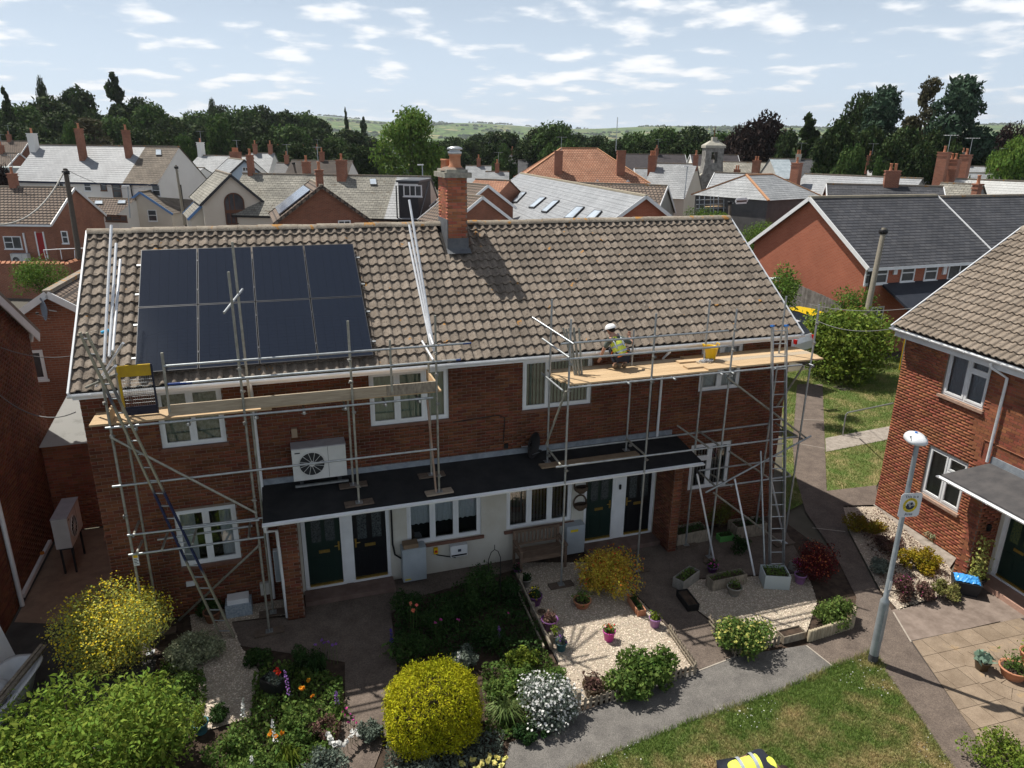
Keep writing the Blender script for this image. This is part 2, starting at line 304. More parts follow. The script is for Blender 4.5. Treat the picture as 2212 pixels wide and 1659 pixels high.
def window(parent, M, x0, x1, z0, z1, lights, y=.045, frame=.055, sill=None, cur=NET, curtain='net', vent=(), fm=WHITE, name='window', glass=GLASS, small=False, sash=.05):
    """frame > panes, curtains, room behind, sill.  lights: relative widths; vent: indices with a top-hung fanlight"""
    mb = MB(M); f = frame; d = .06
    mb.box(x0, x0+f, y, y+d, z0, z1); mb.box(x1-f, x1, y, y+d, z0, z1); mb.box(x0+f, x1-f, y, y+d, z0, z0+f); mb.box(x0+f, x1-f, y, y+d, z1-f, z1)
    tot = sum(lights); xs = [x0+f]; W_ = x1-x0-2*f
    for l in lights: xs.append(xs[-1]+W_*l/tot)
    panes = []
    for i, (a, b) in enumerate(zip(xs, xs[1:])):
        if i: mb.box(a-f*.35, a+f*.35, y-.002, y+d-.002, z0+f, z1-f)
        a2, b2 = a+(f*.35 if i else 0), b-(f*.35 if i < len(lights)-1 else 0); cells = [(z0+f, z1-f)]
        if i in vent:
            zm = z1-f-(z1-z0)*.28; mb.box(a2, b2, y-.003, y+d-.003, zm-f*.35, zm+f*.35); cells = [(z0+f, zm-f*.35), (zm+f*.35, z1-f)]
        for c, e in cells:
            s = sash
            if s:
                mb.box(a2, a2+s, y-.014, y+.03, c, e); mb.box(b2-s, b2, y-.014, y+.03, c, e); mb.box(a2+s, b2-s, y-.014, y+.03, c, c+s); mb.box(a2+s, b2-s, y-.014, y+.03, e-s, e)
            panes.append((a2+s, b2-s, c+s, e-s))
    w = mb.obj(name, fm, parent)
    for a, b, c, e in panes: MB(M).quad((a, y+.015, c), (b, y+.015, c), (b, y+.015, e), (a, y+.015, e)).obj('pane', glass, w)
    MB(M).box(x0+.01, x1-.01, y+d+.22, y+d+.23, z0+.01, z1-.01).obj('room', ROOM, w)
    if curtain and not small:
        cm = MB(M); X0, X1 = x0+f*.6, x1-f*.6; n = max(8, int((X1-X0)/.035)); yc = y+d+.05
        def fold(xa, xb, za, zb, wav=.012, scal=0):
            k = max(4, int((xb-xa)/.03))
            for i in range(k):
                p, q = xa+(xb-xa)*i/k, xa+(xb-xa)*(i+1)/k; o1, o2 = wav*math.sin(i*1.9+xa), wav*math.sin((i+1)*1.9+xa); s1, s2 = scal*abs(math.sin(i*.7)), scal*abs(math.sin((i+1)*.7))
                cm.quad((p, yc+o1, za+s1), (q, yc+o2, za+s2), (q, yc+o2, zb), (p, yc+o1, zb))
        if curtain == 'net': fold(X0, X1, z0+f, z1-f)
        elif curtain == 'half': fold(X0, X1, z0+f+(z1-z0)*.32, z1-f, .012, .03)
        elif curtain == 'sides':
            fold(X0, X0+(X1-X0)*.3, z0+f, z1-f); fold(X1-(X1-X0)*.28, X1, z0+f, z1-f)
        elif curtain == 'blind':
            k = int((X1-X0)/.089)
            for i in range(k):
                p = X0+(X1-X0)*(i+.5)/k; cm.quad((p-.036, yc-.02, z0+f), (p+.036, yc+.02, z0+f), (p+.036, yc+.02, z1-f), (p-.036, yc-.02, z1-f))
        cm.obj('curtain' if curtain != 'blind' else 'blind', cur, w)
    if sill: MB(M).box(x0-.06, x1+.06, -.07, y+.02, z0-.075, z0-.004).obj('sill', sill, w)
    return w
def door(parent, M, x0, x1, z0, z1, col, y=.05, frame=.06, glazed=((.14, .42, .5, .93), (.58, .86, .5, .93)), obs=None, box=True, hand=1):
    mb = MB(M); mb.box(x0, x1, y+.01, y+.05, z0+.05, z1); w = x1-x0; h = z1-z0; p = []
    for a, b, c, e in ((.14, .42, .08, .36), (.58, .86, .08, .36)):
        mb.box(x0+w*a, x0+w*b, y-.002, y+.012, z0+h*c, z0+h*e); mb.box(x0+w*a+.03, x0+w*b-.03, y-.008, y, z0+h*c+.03, z0+h*e-.03)
    d = mb.obj('door', col, parent)
    fr = MB(M); fr.box(x0-frame, x0, y-.02, y+.07, z0, z1+frame); fr.box(x1, x1+frame, y-.02, y+.07, z0, z1+frame); fr.box(x0, x1, y-.02, y+.07, z1, z1+frame); fr.box(x0-frame, x1+frame, y-.05, y+.05, z0-.05, z0); fr.obj('door_frame', WHITE, d)
    for a, b, c, e in glazed:
        MB(M).box(x0+w*a, x0+w*b, y-.004, y+.011, z0+h*c, z0+h*e).obj('glass', obs or OBSC, d)
    MB(M).box(x0+.01, x1-.01, y-.03, y+.02, z0, z0+.05).obj('threshold', BRASS, d)
    if box:
        l = MB(M); l.box(x0+w*.34, x0+w*.66, y-.012, y+.012, z0+h*.415, z0+h*.45); l.obj('letterbox', BRASS, d)
        hx = x0+w*(.93 if hand > 0 else .07); hb = MB(M); hb.box(hx-.02, hx+.02, y-.008, y+.012, z0+h*.42, z0+h*.53); hb.tube((hx, y-.05, z0+h*.49), (hx-.1*hand, y-.05, z0+h*.49), .011, 8); hb.tube((hx, y-.05, z0+h*.49), (hx, y+.01, z0+h*.49), .009, 8); hb.obj('handle', BRASS, d)
    return d
OBSC = mat('obscured_glass', (.015, .02, .024), (.07, .085, .09), 30, .25, .3, spec=.5); BRASS = mat('brass', (.55, .38, .1), (.42, .28, .07), 20, .3, metal=.8)
DGREEN = mat('dark_green_door_paint', (.006, .02, .016), (.009, .026, .02), 2, .4, spec=.4); DBLACK = mat('black_door_paint', (.005, .006, .008), rough=.4, spec=.4)
def pantile(px, gauge, t=.05, roll=.05):
    ts = [0, .12, .26, .40, .50, .62, .74, .86, .95, 1.0]
    hh = lambda t: (-.010*math.sin(math.pi*t/.45) if t < .45 else roll*math.sin(math.pi*(t-.45)/.55)**.8)
    ln = gauge+.05; V = []; F = []; n = len(ts)
    for k in ts: V += [(k*px, 0, t+hh(k)), (k*px, ln, .004+hh(k)*.96), (k*px, .002, t+hh(k)-.03), (k*px, 0, t+hh(k))]
    for i in range(n-1):
        a, b = 4*i, 4*(i+1); F += [(a, b, b+1, a+1), (a+2, b+2, b+3, a+3)]
    return V, F
def tile_roof(part, MR, nx, px, rows, gauge, matl, nmax=300, skip=None, name='roof_tile', roll=.05):
    V, F = pantile(px, gauge, roll=roll); me = bpy.data.meshes.new(name); me.from_pydata(V, [], F); me.materials.append(matl)
    me.polygons.foreach_set('use_smooth', [True]*len(F)); items = []
    for r in range(rows):
        for c in range(nx):
            p = Vector((c*px, r*gauge, 0))
            if skip and skip(p): continue
            items.append((MR @ (p+Vector((px/2, gauge/2, 0))), MR @ Matrix.Translation(p+Vector((random.gauss(0, .002), random.gauss(0, .005), abs(random.gauss(0, .003))))) @ Matrix.Rotation(random.gauss(0, .006), 4, 'Z') @ Matrix.Rotation(random.gauss(0, .006), 4, 'X')))
    sel = pick(items, nmax)
    for i in sel:
        o = link(name, me, part); o.matrix_basis = items[i][1]
    rest = [items[i][1] for i in range(len(items)) if i not in sel]
    if rest:
        P, Q = stamp(V, F, rest); link('tile_courses', npmesh('tile_courses', P, Q, matl, smooth=True), part, kind='stuff')
def lichen(name, base1, base2, dark, rnd=.16, orange=.68):
    """concrete tile: mottled, dark pits, pale and orange lichen"""
    m = mat(name, base1, base2, 9, .95, .5, rnd=rnd, bscale=55, detail=8); t = m.node_tree; L = t.links.new; b = t.nodes['Principled BSDF']; cur = b.inputs['Base Color'].links[0].from_socket
    geo = nd(t, 'ShaderNodeNewGeometry')
    for sc, lo, w, col, off in ((26, .60, .05, dark, 0), (17, .69, .03, (.5, .47, .4), 5), (3.2, orange, .03, (.42, .2, .04), 9), (.55, .5, .25, dark, 3)):
        mp = nd(t, 'ShaderNodeMapping'); mp.inputs['Location'].default_value = (off, off, off); L(geo.outputs['Position'], mp.inputs[0])
        n = nd(t, 'ShaderNodeTexNoise'); n.inputs['Scale'].default_value = sc; n.inputs['Detail'].default_value = 3 if sc > 1 else 6; n.inputs['Roughness'].default_value = .6; L(mp.outputs[0], n.inputs['Vector'])
        r = nd(t, 'ShaderNodeMapRange'); r.inputs['From Min'].default_value = lo; r.inputs['From Max'].default_value = lo+w; r.inputs['To Max'].default_value = .85 if sc > 1 else .38; L(n.outputs[0], r.inputs[0])
        x = nd(t, 'ShaderNodeMix', data_type='RGBA'); L(r.outputs[0], x.inputs[0]); L(cur, x.inputs[6]); x.inputs[7].default_value = (*col, 1); cur = x.outputs[2]
    L(cur, b.inputs['Base Color']); return m
TILE = lichen('lichened_concrete_tile', (.165, .134, .107), (.235, .197, .161), (.035, .03, .026), rnd=.24); TILE2 = lichen('neighbour_concrete_tile', (.2, .16, .125), (.265, .22, .178), (.06, .05, .04), rnd=.12, orange=.72)
RIDGE = lichen('ridge_tile', (.24, .2, .16), (.33, .29, .235), (.1, .09, .075), orange=.6)
LEAD = mat('lead_flashing', (.20, .22, .25), (.3, .33, .36), 6, .6, .2, metal=.2); FELT = mat('roofing_felt', (.011, .0115, .013), (.021, .0215, .023), 3, .9, .3, bscale=60)
RENDER_W = mat('cream_render', (.56, .54, .48), (.5, .47, .4), 2, .9, .15)
def gutter(parent, M, x0, x1, y, z, r=.06, name='gutter', m=WHITE, brackets=True):
    mb = MB(M); n = 8; a = [(y-r*math.cos(math.pi*i/n), z-r*math.sin(math.pi*i/n)) for i in range(n+1)]
    for (y1, z1), (y2, z2) in zip(a, a[1:]):
        mb.add([(x0, y1, z1), (x1, y1, z1), (x1, y2, z2), (x0, y2, z2)], [(0, 1, 2, 3)], smooth=True)
        k = .93; mb.add([(x0, y+(y1-y)*k, z+(z1-z)*k), (x1, y+(y1-y)*k, z+(z1-z)*k), (x1, y+(y2-y)*k, z+(z2-z)*k), (x0, y+(y2-y)*k, z+(z2-z)*k)], [(3, 2, 1, 0)], smooth=True)
    for x in (x0, x1): mb.poly([(x, p, q) for p, q in a])
    if brackets:
        x = x0+.4
        while x < x1: mb.box(x-.015, x+.015, y-r-.006, y-r+.008, z-.03, z+.012); x += 1.05
    return mb.obj(name, m, parent)
# ============================================================ the terraced house under scaffolding
E = 5.5; L0 = 16.735; TH = .610732; SL = 4.503; ct, st = math.cos(TH), math.sin(TH)
RM = Matrix(((1, 0, 0, 0), (0, ct, -st, 0), (0, st, ct, E), (0, 0, 0, 1)))           # roof frame: X along eaves, Y up the slope, Z off the slope
RM2 = RM @ Matrix.Translation((0, 0, -.06))
def onroof(u, v, n=0.):
    d = ray(u, v); N = Vector((0, -st, ct)); o = Vector((0, 0, E))+N*n; return CP+d*((o-CP).dot(N)/d.dot(N))
RIDGE_Y, RIDGE_Z = SL*ct, E+SL*st
house = thing('terraced_house', 'long brown brick terrace with concrete pantile roof, wrapped in scaffolding', 'house', (8.4, 4, 0))
FM = Matrix.Translation((0, .3, 0))
upw = [(1.39, 2.63, 4.02, 5.27), (5.63, 7.41, 4.02, 5.27), (9.19, 10.97, 4.02, 5.27), (13.98, 15.22, 4.02, 5.27)]
grw = [(1.4, 2.63, 1.22, 2.57), (13.95, 15.2, 1.2, 2.53)]
porch = (3.87, 12.97, 0, 2.86); W0, W1 = .07, 16.70
mb = MB(FM); holed(mb, W0, W1, 0, 5.42, upw+grw+[porch]); B_ = 2*RIDGE_Y-.6
mb.quad((W1, 0, 0), (W1, B_, 0), (W1, B_, 5.4), (W1, 0, 5.4)); mb.quad((W0, B_, 0), (W0, 0, 0), (W0, 0, 5.4), (W0, B_, 5.4)); mb.quad((W1, B_, 0), (W0, B_, 0), (W0, B_, 5.4), (W1, B_, 5.4))
for x in (W0, W1): mb.poly([(x, 0, 5.4), (x, B_, 5.4), (x, B_/2, RIDGE_Z-.12)])
wall = mb.obj('wall', [MORTAR], house)
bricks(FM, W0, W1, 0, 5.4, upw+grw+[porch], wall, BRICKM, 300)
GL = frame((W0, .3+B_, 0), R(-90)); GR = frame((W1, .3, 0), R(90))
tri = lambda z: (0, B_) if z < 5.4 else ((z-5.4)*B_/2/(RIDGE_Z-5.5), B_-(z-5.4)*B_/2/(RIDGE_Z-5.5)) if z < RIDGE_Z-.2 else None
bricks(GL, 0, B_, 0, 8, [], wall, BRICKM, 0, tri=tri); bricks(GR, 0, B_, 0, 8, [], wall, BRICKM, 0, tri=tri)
# white rendered ground-floor wall under the porch, with four doors and two windows
pw = [(6.34, 8.17, .86, 2.1), (8.82, 10.58, .86, 2.1)]; drs = [(4.03, 4.80, DGREEN, 1), (5.08, 5.85, DBLACK, -1), (11.0, 11.73, DGREEN, 1), (12.12, 12.87, DBLACK, -1)]; DT = 2.2
dh = [(3.93, 5.93, 0, DT+.1), (10.92, 12.955, 0, DT+.1)]
FP = Matrix.Translation((0, .31, 0)); mb = MB(FP); holed(mb, 3.86, 12.98, 0, 2.9, pw+dh, 0, .1); mb.obj('rendered_wall', RENDER_W, house)
for a, b, m_, hd in drs: door(house, FP, a, b, .16, DT, m_, hand=hd, glazed=((.14, .42, .52, .93), (.58, .86, .52, .93)) if m_ is DBLACK else ((.16, .44, .56, .93), (.56, .84, .56, .93)))
for x0, x1 in ((4.861, 5.019), (11.791, 12.059)): MB(FP).box(x0, x1, .02, .1, .1, DT+.06).obj('door_panel', WHITE, house)
for x0, x1 in ((3.94, 3.969), (5.911, 5.93), (10.92, 10.939), (12.931, 12.95)): MB(FP).box(x0, x1, .02, .1, .1, DT+.06).obj('door_panel', WHITE, house)
for x0, x1 in ((3.9, 5.95), (10.9, 12.96)):
    MB().box(x0, x1, -.16, .4, -.05, .105).obj('door_step', mat('step_concrete', (.13, .085, .07), (.19, .13, .11), 4, .9, .3), house)
    MB(FP).box(x0+.04, x1-.03, .02, .1, DT+.062, 2.85).obj('lintel', RENDER_W, house)
GCUR = mat('green_curtain', (.28, .34, .24), (.4, .46, .34), 30, .95, stretch=(6, 6, .2)); BLI = mat('vertical_blind', (.36, .42, .3), (.44, .48, .38), 20, .9, rnd=.12); LACE = mat('lace_curtain', (.68, .7, .72), (.5, .52, .54), 60, .95); SILLB = mat('brick_sill', (.14, .07, .05), (.2, .1, .07), 8, .9)
window(house, FM, *upw[0], (1, 1), curtain='net', cur=mat('patterned_net', (.2, .23, .14), (.42, .44, .36), 14, .95), vent=()); window(house, FM, *upw[1], (1, 1.1, .9), cur=GCUR, vent=(1,))
window(house, FM, *upw[2], (.55, 1), curtain='blind', cur=BLI); window(house, FM, *upw[3], (1, 1), cur=NET); window(house, FM, *grw[0], (1, 1), curtain='sides', cur=LACE); window(house, FM, *grw[1], (1, 1.05), curtain='blind', cur=mat('grey_blind', (.2, .21, .2), rough=.9), vent=(0,))
window(house, FP, *pw[0], (1, 1, 1), curtain='half', cur=LACE, sill=SILLB); window(house, FP, *pw[1], (1, 1, 1), curtain='blind', cur=mat('dark_blind', (.13, .12, .11), rough=.9), sill=SILLB)
for a, b, c, d in upw[:1]+grw+upw[3:]+upw[1:3]: MB(FM).box(a-.03, b+.03, -.02, .045, c-.07, c-.004).obj('window_sill', SILLB, house)
# porch canopy
can = MB(); Y0, Y1 = -1.0, .29; zf, zb = 2.74, 2.94
can.add([(3.22, Y0, zf-.1), (13.4, Y0, zf-.1), (13.4, Y1, zb-.14), (3.22, Y1, zb-.14), (3.22, Y0, zf), (13.4, Y0, zf), (13.4, Y1, zb), (3.22, Y1, zb)], [(3, 2, 1, 0), (4, 5, 6, 7), (0, 1, 5, 4), (1, 2, 6, 5), (2, 3, 7, 6), (3, 0, 4, 7)])
can = can.obj('canopy', FELT, house); MB().box(3.25, 13.3, .27, .3, 2.9, 3.07).obj('flashing', LEAD, can); MB().box(3.22, 13.4, -1.022, -1.003, zf-.12, zf-.02).obj('fascia', FELT, can); gutter(can, Matrix(), 3.2, 13.42, -1.085, zf-.03)
gb = MB(); gb.path([(3.25, -1.085, zf-.08), (3.25, -1.06, zf-.2), (3.45, -.62, zf-.45), (3.48, -.5, .05)], .034, 8); gb.obj('downpipe', WHITE, house)
for x0, x1 in ((3.5, 3.86), (12.97, 13.2)):
    p = MB(); p.box(x0, x1, -.56, .3, 0, 2.68); p = p.obj('pillar', MORTAR, house)
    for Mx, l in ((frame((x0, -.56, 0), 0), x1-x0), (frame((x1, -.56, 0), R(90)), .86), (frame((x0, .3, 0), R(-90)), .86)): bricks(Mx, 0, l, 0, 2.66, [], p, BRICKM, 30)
# roof
rd = MB(); rd.quad(*[RM2 @ Vector(p) for p in ((.02, -.02, 0), (L0-.02, -.02, 0), (L0-.02, SL, 0), (.02, SL, 0))]); by = 2*RIDGE_Y
rd.quad((L0-.02, by, E-.06), (.02, by, E-.06), (.02, RIDGE_Y, RIDGE_Z), (L0-.02, RIDGE_Y, RIDGE_Z))
roof = rd.obj('roof', mat('roof_underlay', (.03, .027, .025), rough=.95), house)
cfl = onroof(969, 541); cfr = onroof(1010, 541); CX0, CX1, CY0 = cfl.x, cfr.x, cfl.y; CY1 = min(WX(942, 378, CX0).y, CY0+1.0); CZT = VT(968, 384, (CX0, CY0)).z
tile_roof(roof, RM2, 80, L0/80, 16, SL/16, TILE, 300, skip=lambda p: CX0-.12 < p.x < CX1-.1 and p.y*ct > CY0-.25)
bk = Matrix(((-1, 0, 0, L0), (0, -ct, st, by), (0, st, ct, E-.06), (0, 0, 0, 1)))
V, F = pantile(L0/80, SL/16); P, Q = stamp(V, F, [bk @ Matrix.Translation((c*L0/80, r*SL/16, 0)) for r in range(16) for c in range(80)]); link('tile_courses', npmesh('tile_courses', P, Q, TILE), roof, kind='stuff')
n = 37; rl = L0/n; rm = MB(); k = 8
for i in range(k+1):
    a = math.pi*(i/k); rm.v += [Vector((0, -.125*math.cos(a), .11*math.sin(a))), Vector((rl*.99, -.12*math.cos(a), .105*math.sin(a)))]
for i in range(k): rm.f.append([2*i, 2*i+1, 2*i+3, 2*i+2]); rm.uv.append(None); rm.mi.append(0); rm.sm.append(True)
for e in (0, 1): rm.f.append([2*i+e for i in range(k+1)]); rm.uv.append(None); rm.mi.append(0); rm.sm.append(False)
rme = rm.mesh('ridge_tile', RIDGE)
for i in range(n):
    x = i*rl
    if CX0-.3 < x < CX1-.05: continue
    link('ridge_tile', rme, roof, (x, RIDGE_Y, RIDGE_Z-.055+random.gauss(0, .006)), (0, random.gauss(0, .008), 0))
for x, s in ((-.015, 1), (L0+.015, -1)):
    vb = MB(); vb.bar(RM @ Vector((x, -.05, -.05)), RM @ Vector((x, SL, -.05)), .035, .13, (0, -st, ct)); vb.bar((x, 2*RIDGE_Y, E-.05), (x, RIDGE_Y, RIDGE_Z-.05), .035, .13, (0, st, ct)); vb.obj('verge_trim', mat('grey_verge', (.55, .57, .6), rough=.4), roof)
MB().box(.02, L0-.02, .06, .1, E-.2, E-.075).obj('fascia', WHITE, house); MB().box(.02, L0-.02, .1, .3, E-.2, E-.17).obj('soffit', WHITE, house); gutter(house, Matrix(), -.03, L0+.05, -.035, E-.065, .062)
MB().path([(12.85, -.03, E-.12), (12.85, -.03, E-.22), (12.85, .24, E-.45), (12.85, .24, 2.95)], .034, 8).obj('downpipe', WHITE, house); MB().path([(3.22, -.03, E-.12), (3.22, -.03, E-.2), (3.22, .24, E-.42), (3.22, .24, 2.9), (3.22, .24, .1)], .034, 8).obj('downpipe', WHITE, house)
MB().path([(12.6, .27, 5.2), (12.6, .27, 2.95)], .022, 6).obj('cable', BLACK, house); MB().path([(7.5, .28, 3.93), (8.6, .28, 3.98), (8.75, .28, 3.9), (8.72, .28, 3.3)], .012, 5).obj('cable', BLACK, house)
# chimney
cz = RIDGE_Z-1.3; ch = MB(); ch.box(CX0, CX1, CY0, CY1, cz, CZT); ch = ch.obj('chimney', MORTAR, house); hgt = CZT-cz
for Mx, l, nm in ((frame((CX0, CY0, cz), 0), CX1-CX0, 60), (frame((CX0, CY1, cz), R(-90)), CY1-CY0, 60), (frame((CX1, CY0, cz), R(90)), CY1-CY0, 0)): bricks(Mx, 0, l, 0, hgt, [], ch, mat('chimney_brick', (.27, .085, .045), (.38, .14, .075), 2, .9, .3, rnd=.3, hue=.015), nm)
cap = MB(); cap.box(CX0-.09, CX1+.1, CY0-.1, CY1+.1, CZT, CZT+.12); cap.box(CX0-.02, CX1+.02, CY0-.02, CY1+.02, CZT+.121, CZT+.19); cap.obj('chimney_cap', mat('weathered_concrete_cap', (.2, .19, .16), (.36, .34, .28), 9, .95, .5), ch)
cb = MB(); cb.box(CX0-.03, CX1+.03, CY0-.02, CY0+.02, CFZ := cfl.z-.05, cfl.z+.3); cb.box(CX0-.02, CX0-.008, CY0, CY1, cfl.z, cfl.z+.75); cb.add([(CX0-.06, CY0-.01, cfl.z+.05), (CX1+.06, CY0-.01, cfl.z+.05), (CX1+.06, CY0-.2, cfl.z-.06), (CX0-.06, CY0-.2, cfl.z-.06)], [(3, 2, 1, 0)]); cb.obj('lead_apron', mat('dull_lead', (.085, .09, .1), (.13, .135, .145), 6, .7), ch)
pz = CZT+.19; cxm = (CX0+CX1)/2
p = MB(); p.lathe((cxm+.02, CY0+.28, pz), [(.18, 0), (.175, .05), (.14, .1), (.135, .3), (.155, .32), (.155, .36), (.12, .36)], 18); p.obj('chimney_pot', TERRA, ch)
p = MB(); p.lathe((cxm+.02, CY0+.28, pz+.35), [(.15, 0), (.17, .02), (.17, .06), (.13, .07), (.13, .1), (.19, .11), (.18, .15), (.1, .18), (.001, .185)], 18); p.obj('chimney_cowl', mat('cowl_metal', (.62, .63, .64), (.5, .51, .52), 8, .35, metal=.7), ch)
for k in range(3):
    p = MB(); p.lathe((CX0+.12+.0*k, CY0+.55+.17*k, pz), [(.075, 0), (.07, .18), (.08, .19), (.08, .23), (.06, .23)], 12); p.obj('chimney_pot', TERRA, ch)
MB().lathe((cxm, CY0+.4, pz-.03), [(.33, 0), (.25, .07), (.1, .1)], 14, sx=1, sy=1.3).obj('mortar_flaunching', MORTAR, ch)
# ============================================================ solar panels
def panelmat():
    m = bpy.data.materials.new('solar_cells'); m.use_nodes = True; t = m.node_tree; L = t.links.new; b = t.nodes['Principled BSDF']
    b.inputs['Roughness'].default_value = .09; b.inputs['Specular IOR Level'].default_value = .55; b.inputs['Coat Weight'].default_value = .3; b.inputs['Coat Roughness'].default_value = .03
    uv = nd(t, 'ShaderNodeUVMap'); sp = nd(t, 'ShaderNodeSeparateXYZ'); L(uv.outputs[0], sp.inputs[0])
    def lines(src, per, w):
        d = nd(t, 'ShaderNodeMath', operation='DIVIDE'); L(src, d.inputs[0]); d.inputs[1].default_value = per; f = nd(t, 'ShaderNodeMath', operation='FRACT'); L(d.outputs[0], f.inputs[0])
        c = nd(t, 'ShaderNodeMath', operation='LESS_THAN'); L(f.outputs[0], c.inputs[0]); c.inputs[1].default_value = w; return c.outputs[0]
    a = lines(sp.outputs[0], 1.11/6, .022); h = lines(sp.outputs[1], 1.7/18, .025); f = lines(sp.outputs[0], 1.11/60, .1)
    mx = nd(t, 'ShaderNodeMath', operation='MAXIMUM'); L(a, mx.inputs[0]); L(h, mx.inputs[1])
    c = nd(t, 'ShaderNodeMix', data_type='RGBA'); L(mx.outputs[0], c.inputs[0]); c.inputs[6].default_value = (.016, .021, .033, 1); c.inputs[7].default_value = (.004, .0045, .006, 1)
    c2 = nd(t, 'ShaderNodeMix', data_type='RGBA'); sc = nd(t, 'ShaderNodeMath', operation='MULTIPLY'); L(f, sc.inputs[0]); sc.inputs[1].default_value = .6; L(sc.outputs[0], c2.inputs[0]); L(c.outputs[2], c2.inputs[6]); c2.inputs[7].default_value = (.03, .033, .045, 1)
    L(c2.outputs[2], b.inputs['Base Color']); return m
PANEL = panelmat(); PFR = mat('panel_frame', (.06, .062, .068), rough=.4, metal=.4); pn = None; PW, PH = 1.134, 1.722
for r in range(2):
    for c in range(4):
        lab = f'black solar panel on the roof, {"top" if r else "bottom"} row, ' + ('at the edge nearest the roof end', 'second from the roof end', 'third from the roof end', 'at the edge towards the chimney')[c]
        if pn is None:
            pn = thing('solar_panel', lab, 'solar panel', group='solar panels on the roof'); g = MB(); g.quad((.012, .012, .034), (PW-.012, .012, .034), (PW-.012, PH-.012, .034), (.012, PH-.012, .034), [(0, 0), (1.11, 0), (1.11, 1.7), (0, 1.7)]); g.obj('cells', PANEL, pn)
            f = MB(); f.box(0, .012, 0, PH, 0, .036); f.box(PW-.012, PW, 0, PH, 0, .036); f.box(.012, PW-.012, 0, .012, 0, .036); f.box(.012, PW-.012, PH-.012, PH, 0, .036); f.quad((.01, .01, .002), (.01, PH-.01, .002), (PW-.01, PH-.01, .002), (PW-.01, .01, .002)); f.obj('frame', PFR, pn)
            cl = MB()
            for yy in (.4, 1.3): cl.box(PW-.004, PW+.024, yy, yy+.05, .02, .042)
            cl.obj('clamp', PFR, pn, kind='stuff'); o = pn
        else: o = copy_tree(pn)
        o['label'] = lab; o.matrix_basis = RM @ Matrix.Translation((1.143+c*(PW+.02), .226+r*(PH+.02), .09))
rt = thing('mounting_rails', 'aluminium mounting rails under the black solar panels', 'rail', RM @ Vector((3.4, 2, .06)))
for yy in (.62, 1.5, 2.36, 3.24): MB(RM).box(1.06, 5.85, yy, yy+.04, .045, .088).obj('rail', GALV, rt)
# ============================================================ scaffolding
def coupler_mesh():
    m = MB(); m.lathe((0, 0, -.03), [(.03, 0), (.034, .005), (.034, .055), (.03, .06)], 8, True, True); m.box(-.045, -.025, -.03, .03, -.025, .025); m.tube((-.04, -.06, 0), (-.04, .06, 0), .008, 6)
    return m.mesh('coupler', mat('coupler_steel', (.2, .2, .19), (.34, .33, .3), 12, .5, metal=.7))
CPL = coupler_mesh(); TR = .0242
def foot(parent, p, board=None, brd_m=SOLEB, ang=0, long=.6, wid=.225):
    p = Vector(p); b = MB(); b.box(p.x-.075, p.x+.075, p.y-.075, p.y+.075, p.z+.04, p.z+.048); b.tube(p+Vector((0, 0, .04)), p+Vector((0, 0, .12)), .019, 8); b.obj('base_plate', GALV, parent)
    if board:
        M = Matrix.Translation(p) @ Matrix.Rotation(ang, 4, 'Z'); MB(M).box(-long/2, long/2, -wid/2, wid/2, .002, .04).obj('sole_board', brd_m, parent)
def tb(parent, a, b, name='tube', m=None, r=TR): return MB().tube(a, b, r, 10).obj(name, m or GALV, parent)
def cps(parent, *pts):
    for p in pts: link('coupler', CPL, parent, p, (random.random()*.3, 0, random.random()*6))
YO, YI = -1.12, -.42
# ---------------- right scaffold
sr = thing('scaffold', 'galvanised scaffold with a boarded platform where the worker crouches', 'scaffold', (12.5, -.8, 0))
def std(parent, f, t, m=None, name='upright', board=True, z=0, **k):
    f = Vector(f); top = VT(t[0], t[1], f); tb(parent, f+Vector((0, 0, .1)), top, name, m); foot(parent, f, board, **k); return f, top
def G_on(u, v, y): # foot whose y is fixed: point on the plane y, dropped to the ground
    p = WY(u, v, y); return Vector((p.x, y, 0))
Ro = [std(sr, (9.75, YO, 0), (1226.7, 689))[0]]
p = WY(1403.5, 864, YO); Ro.append(std(sr, (p.x, YO, 0), (1422, 677.5))[0])
p = WY(1566, 898, YO); Ro.append(std(sr, (p.x, YO, 0), (1592, 667.5), ang=.9)[0])
p = WY(1740, 860, YO); Ro.append(std(sr, (p.x, YO, 0), (1767.7, 657.5))[0])
Ri = []
for (u, v), t, zc in (((1182, 1000), (1186, 646), 2.86), ((1352, 975), (1366, 712), 2.86)):
    q = G(u, v, zc); q.z = zc; Ri.append(std(sr, q, t, board=False)[0])
MB().bar((9.4, -.44, 2.875), (11.95, -.42, 2.875), .225, .038).obj('sole_board', mat('brown_sole_board', (.2, .14, .09), (.27, .2, .13), 6, .85), sr)
p = WY(1506, 926, YI); Ri.append(std(sr, (p.x, YI, 0), (1535, 649))[0]); p = WY(1661, 923, YI); Ri.append(std(sr, (p.x, YI, 0), (1703, 640))[0])
def rail(parent, a, b, y, name='ledger', m=None, ext=0):
    p, q = WY(*a, y), WY(*b, y); z = (p.z+q.z)/2; return tb(parent, (p.x-ext, y, p.z), (q.x+ext, y, q.z), name, m)
yo = YO-.05
rail(sr, (1211.7, 743), (1573.4, 714.3), yo, 'guard_rail'); rail(sr, (1211.7, 777), (1571, 747.5), yo, 'guard_rail'); rail(sr, (1226.7, 838), (1732, 788), yo)
ZP = 5.08
for (u1, v1), (u2, v2) in (((1150.5, 686), (1239, 743)), ((1171.7, 731.6), (1230.5, 773))): tb(sr, WY(u1, v1, YI+.35), WY(u2, v2, YO-.15), 'guard_rail')
zb = ZP-.066
for x in (9.55, 11.15, 12.3, 13.55, 13.85, 15.05, 16.1): tb(sr, (x, YO-.16, zb), (x, .02, zb), 'transom')
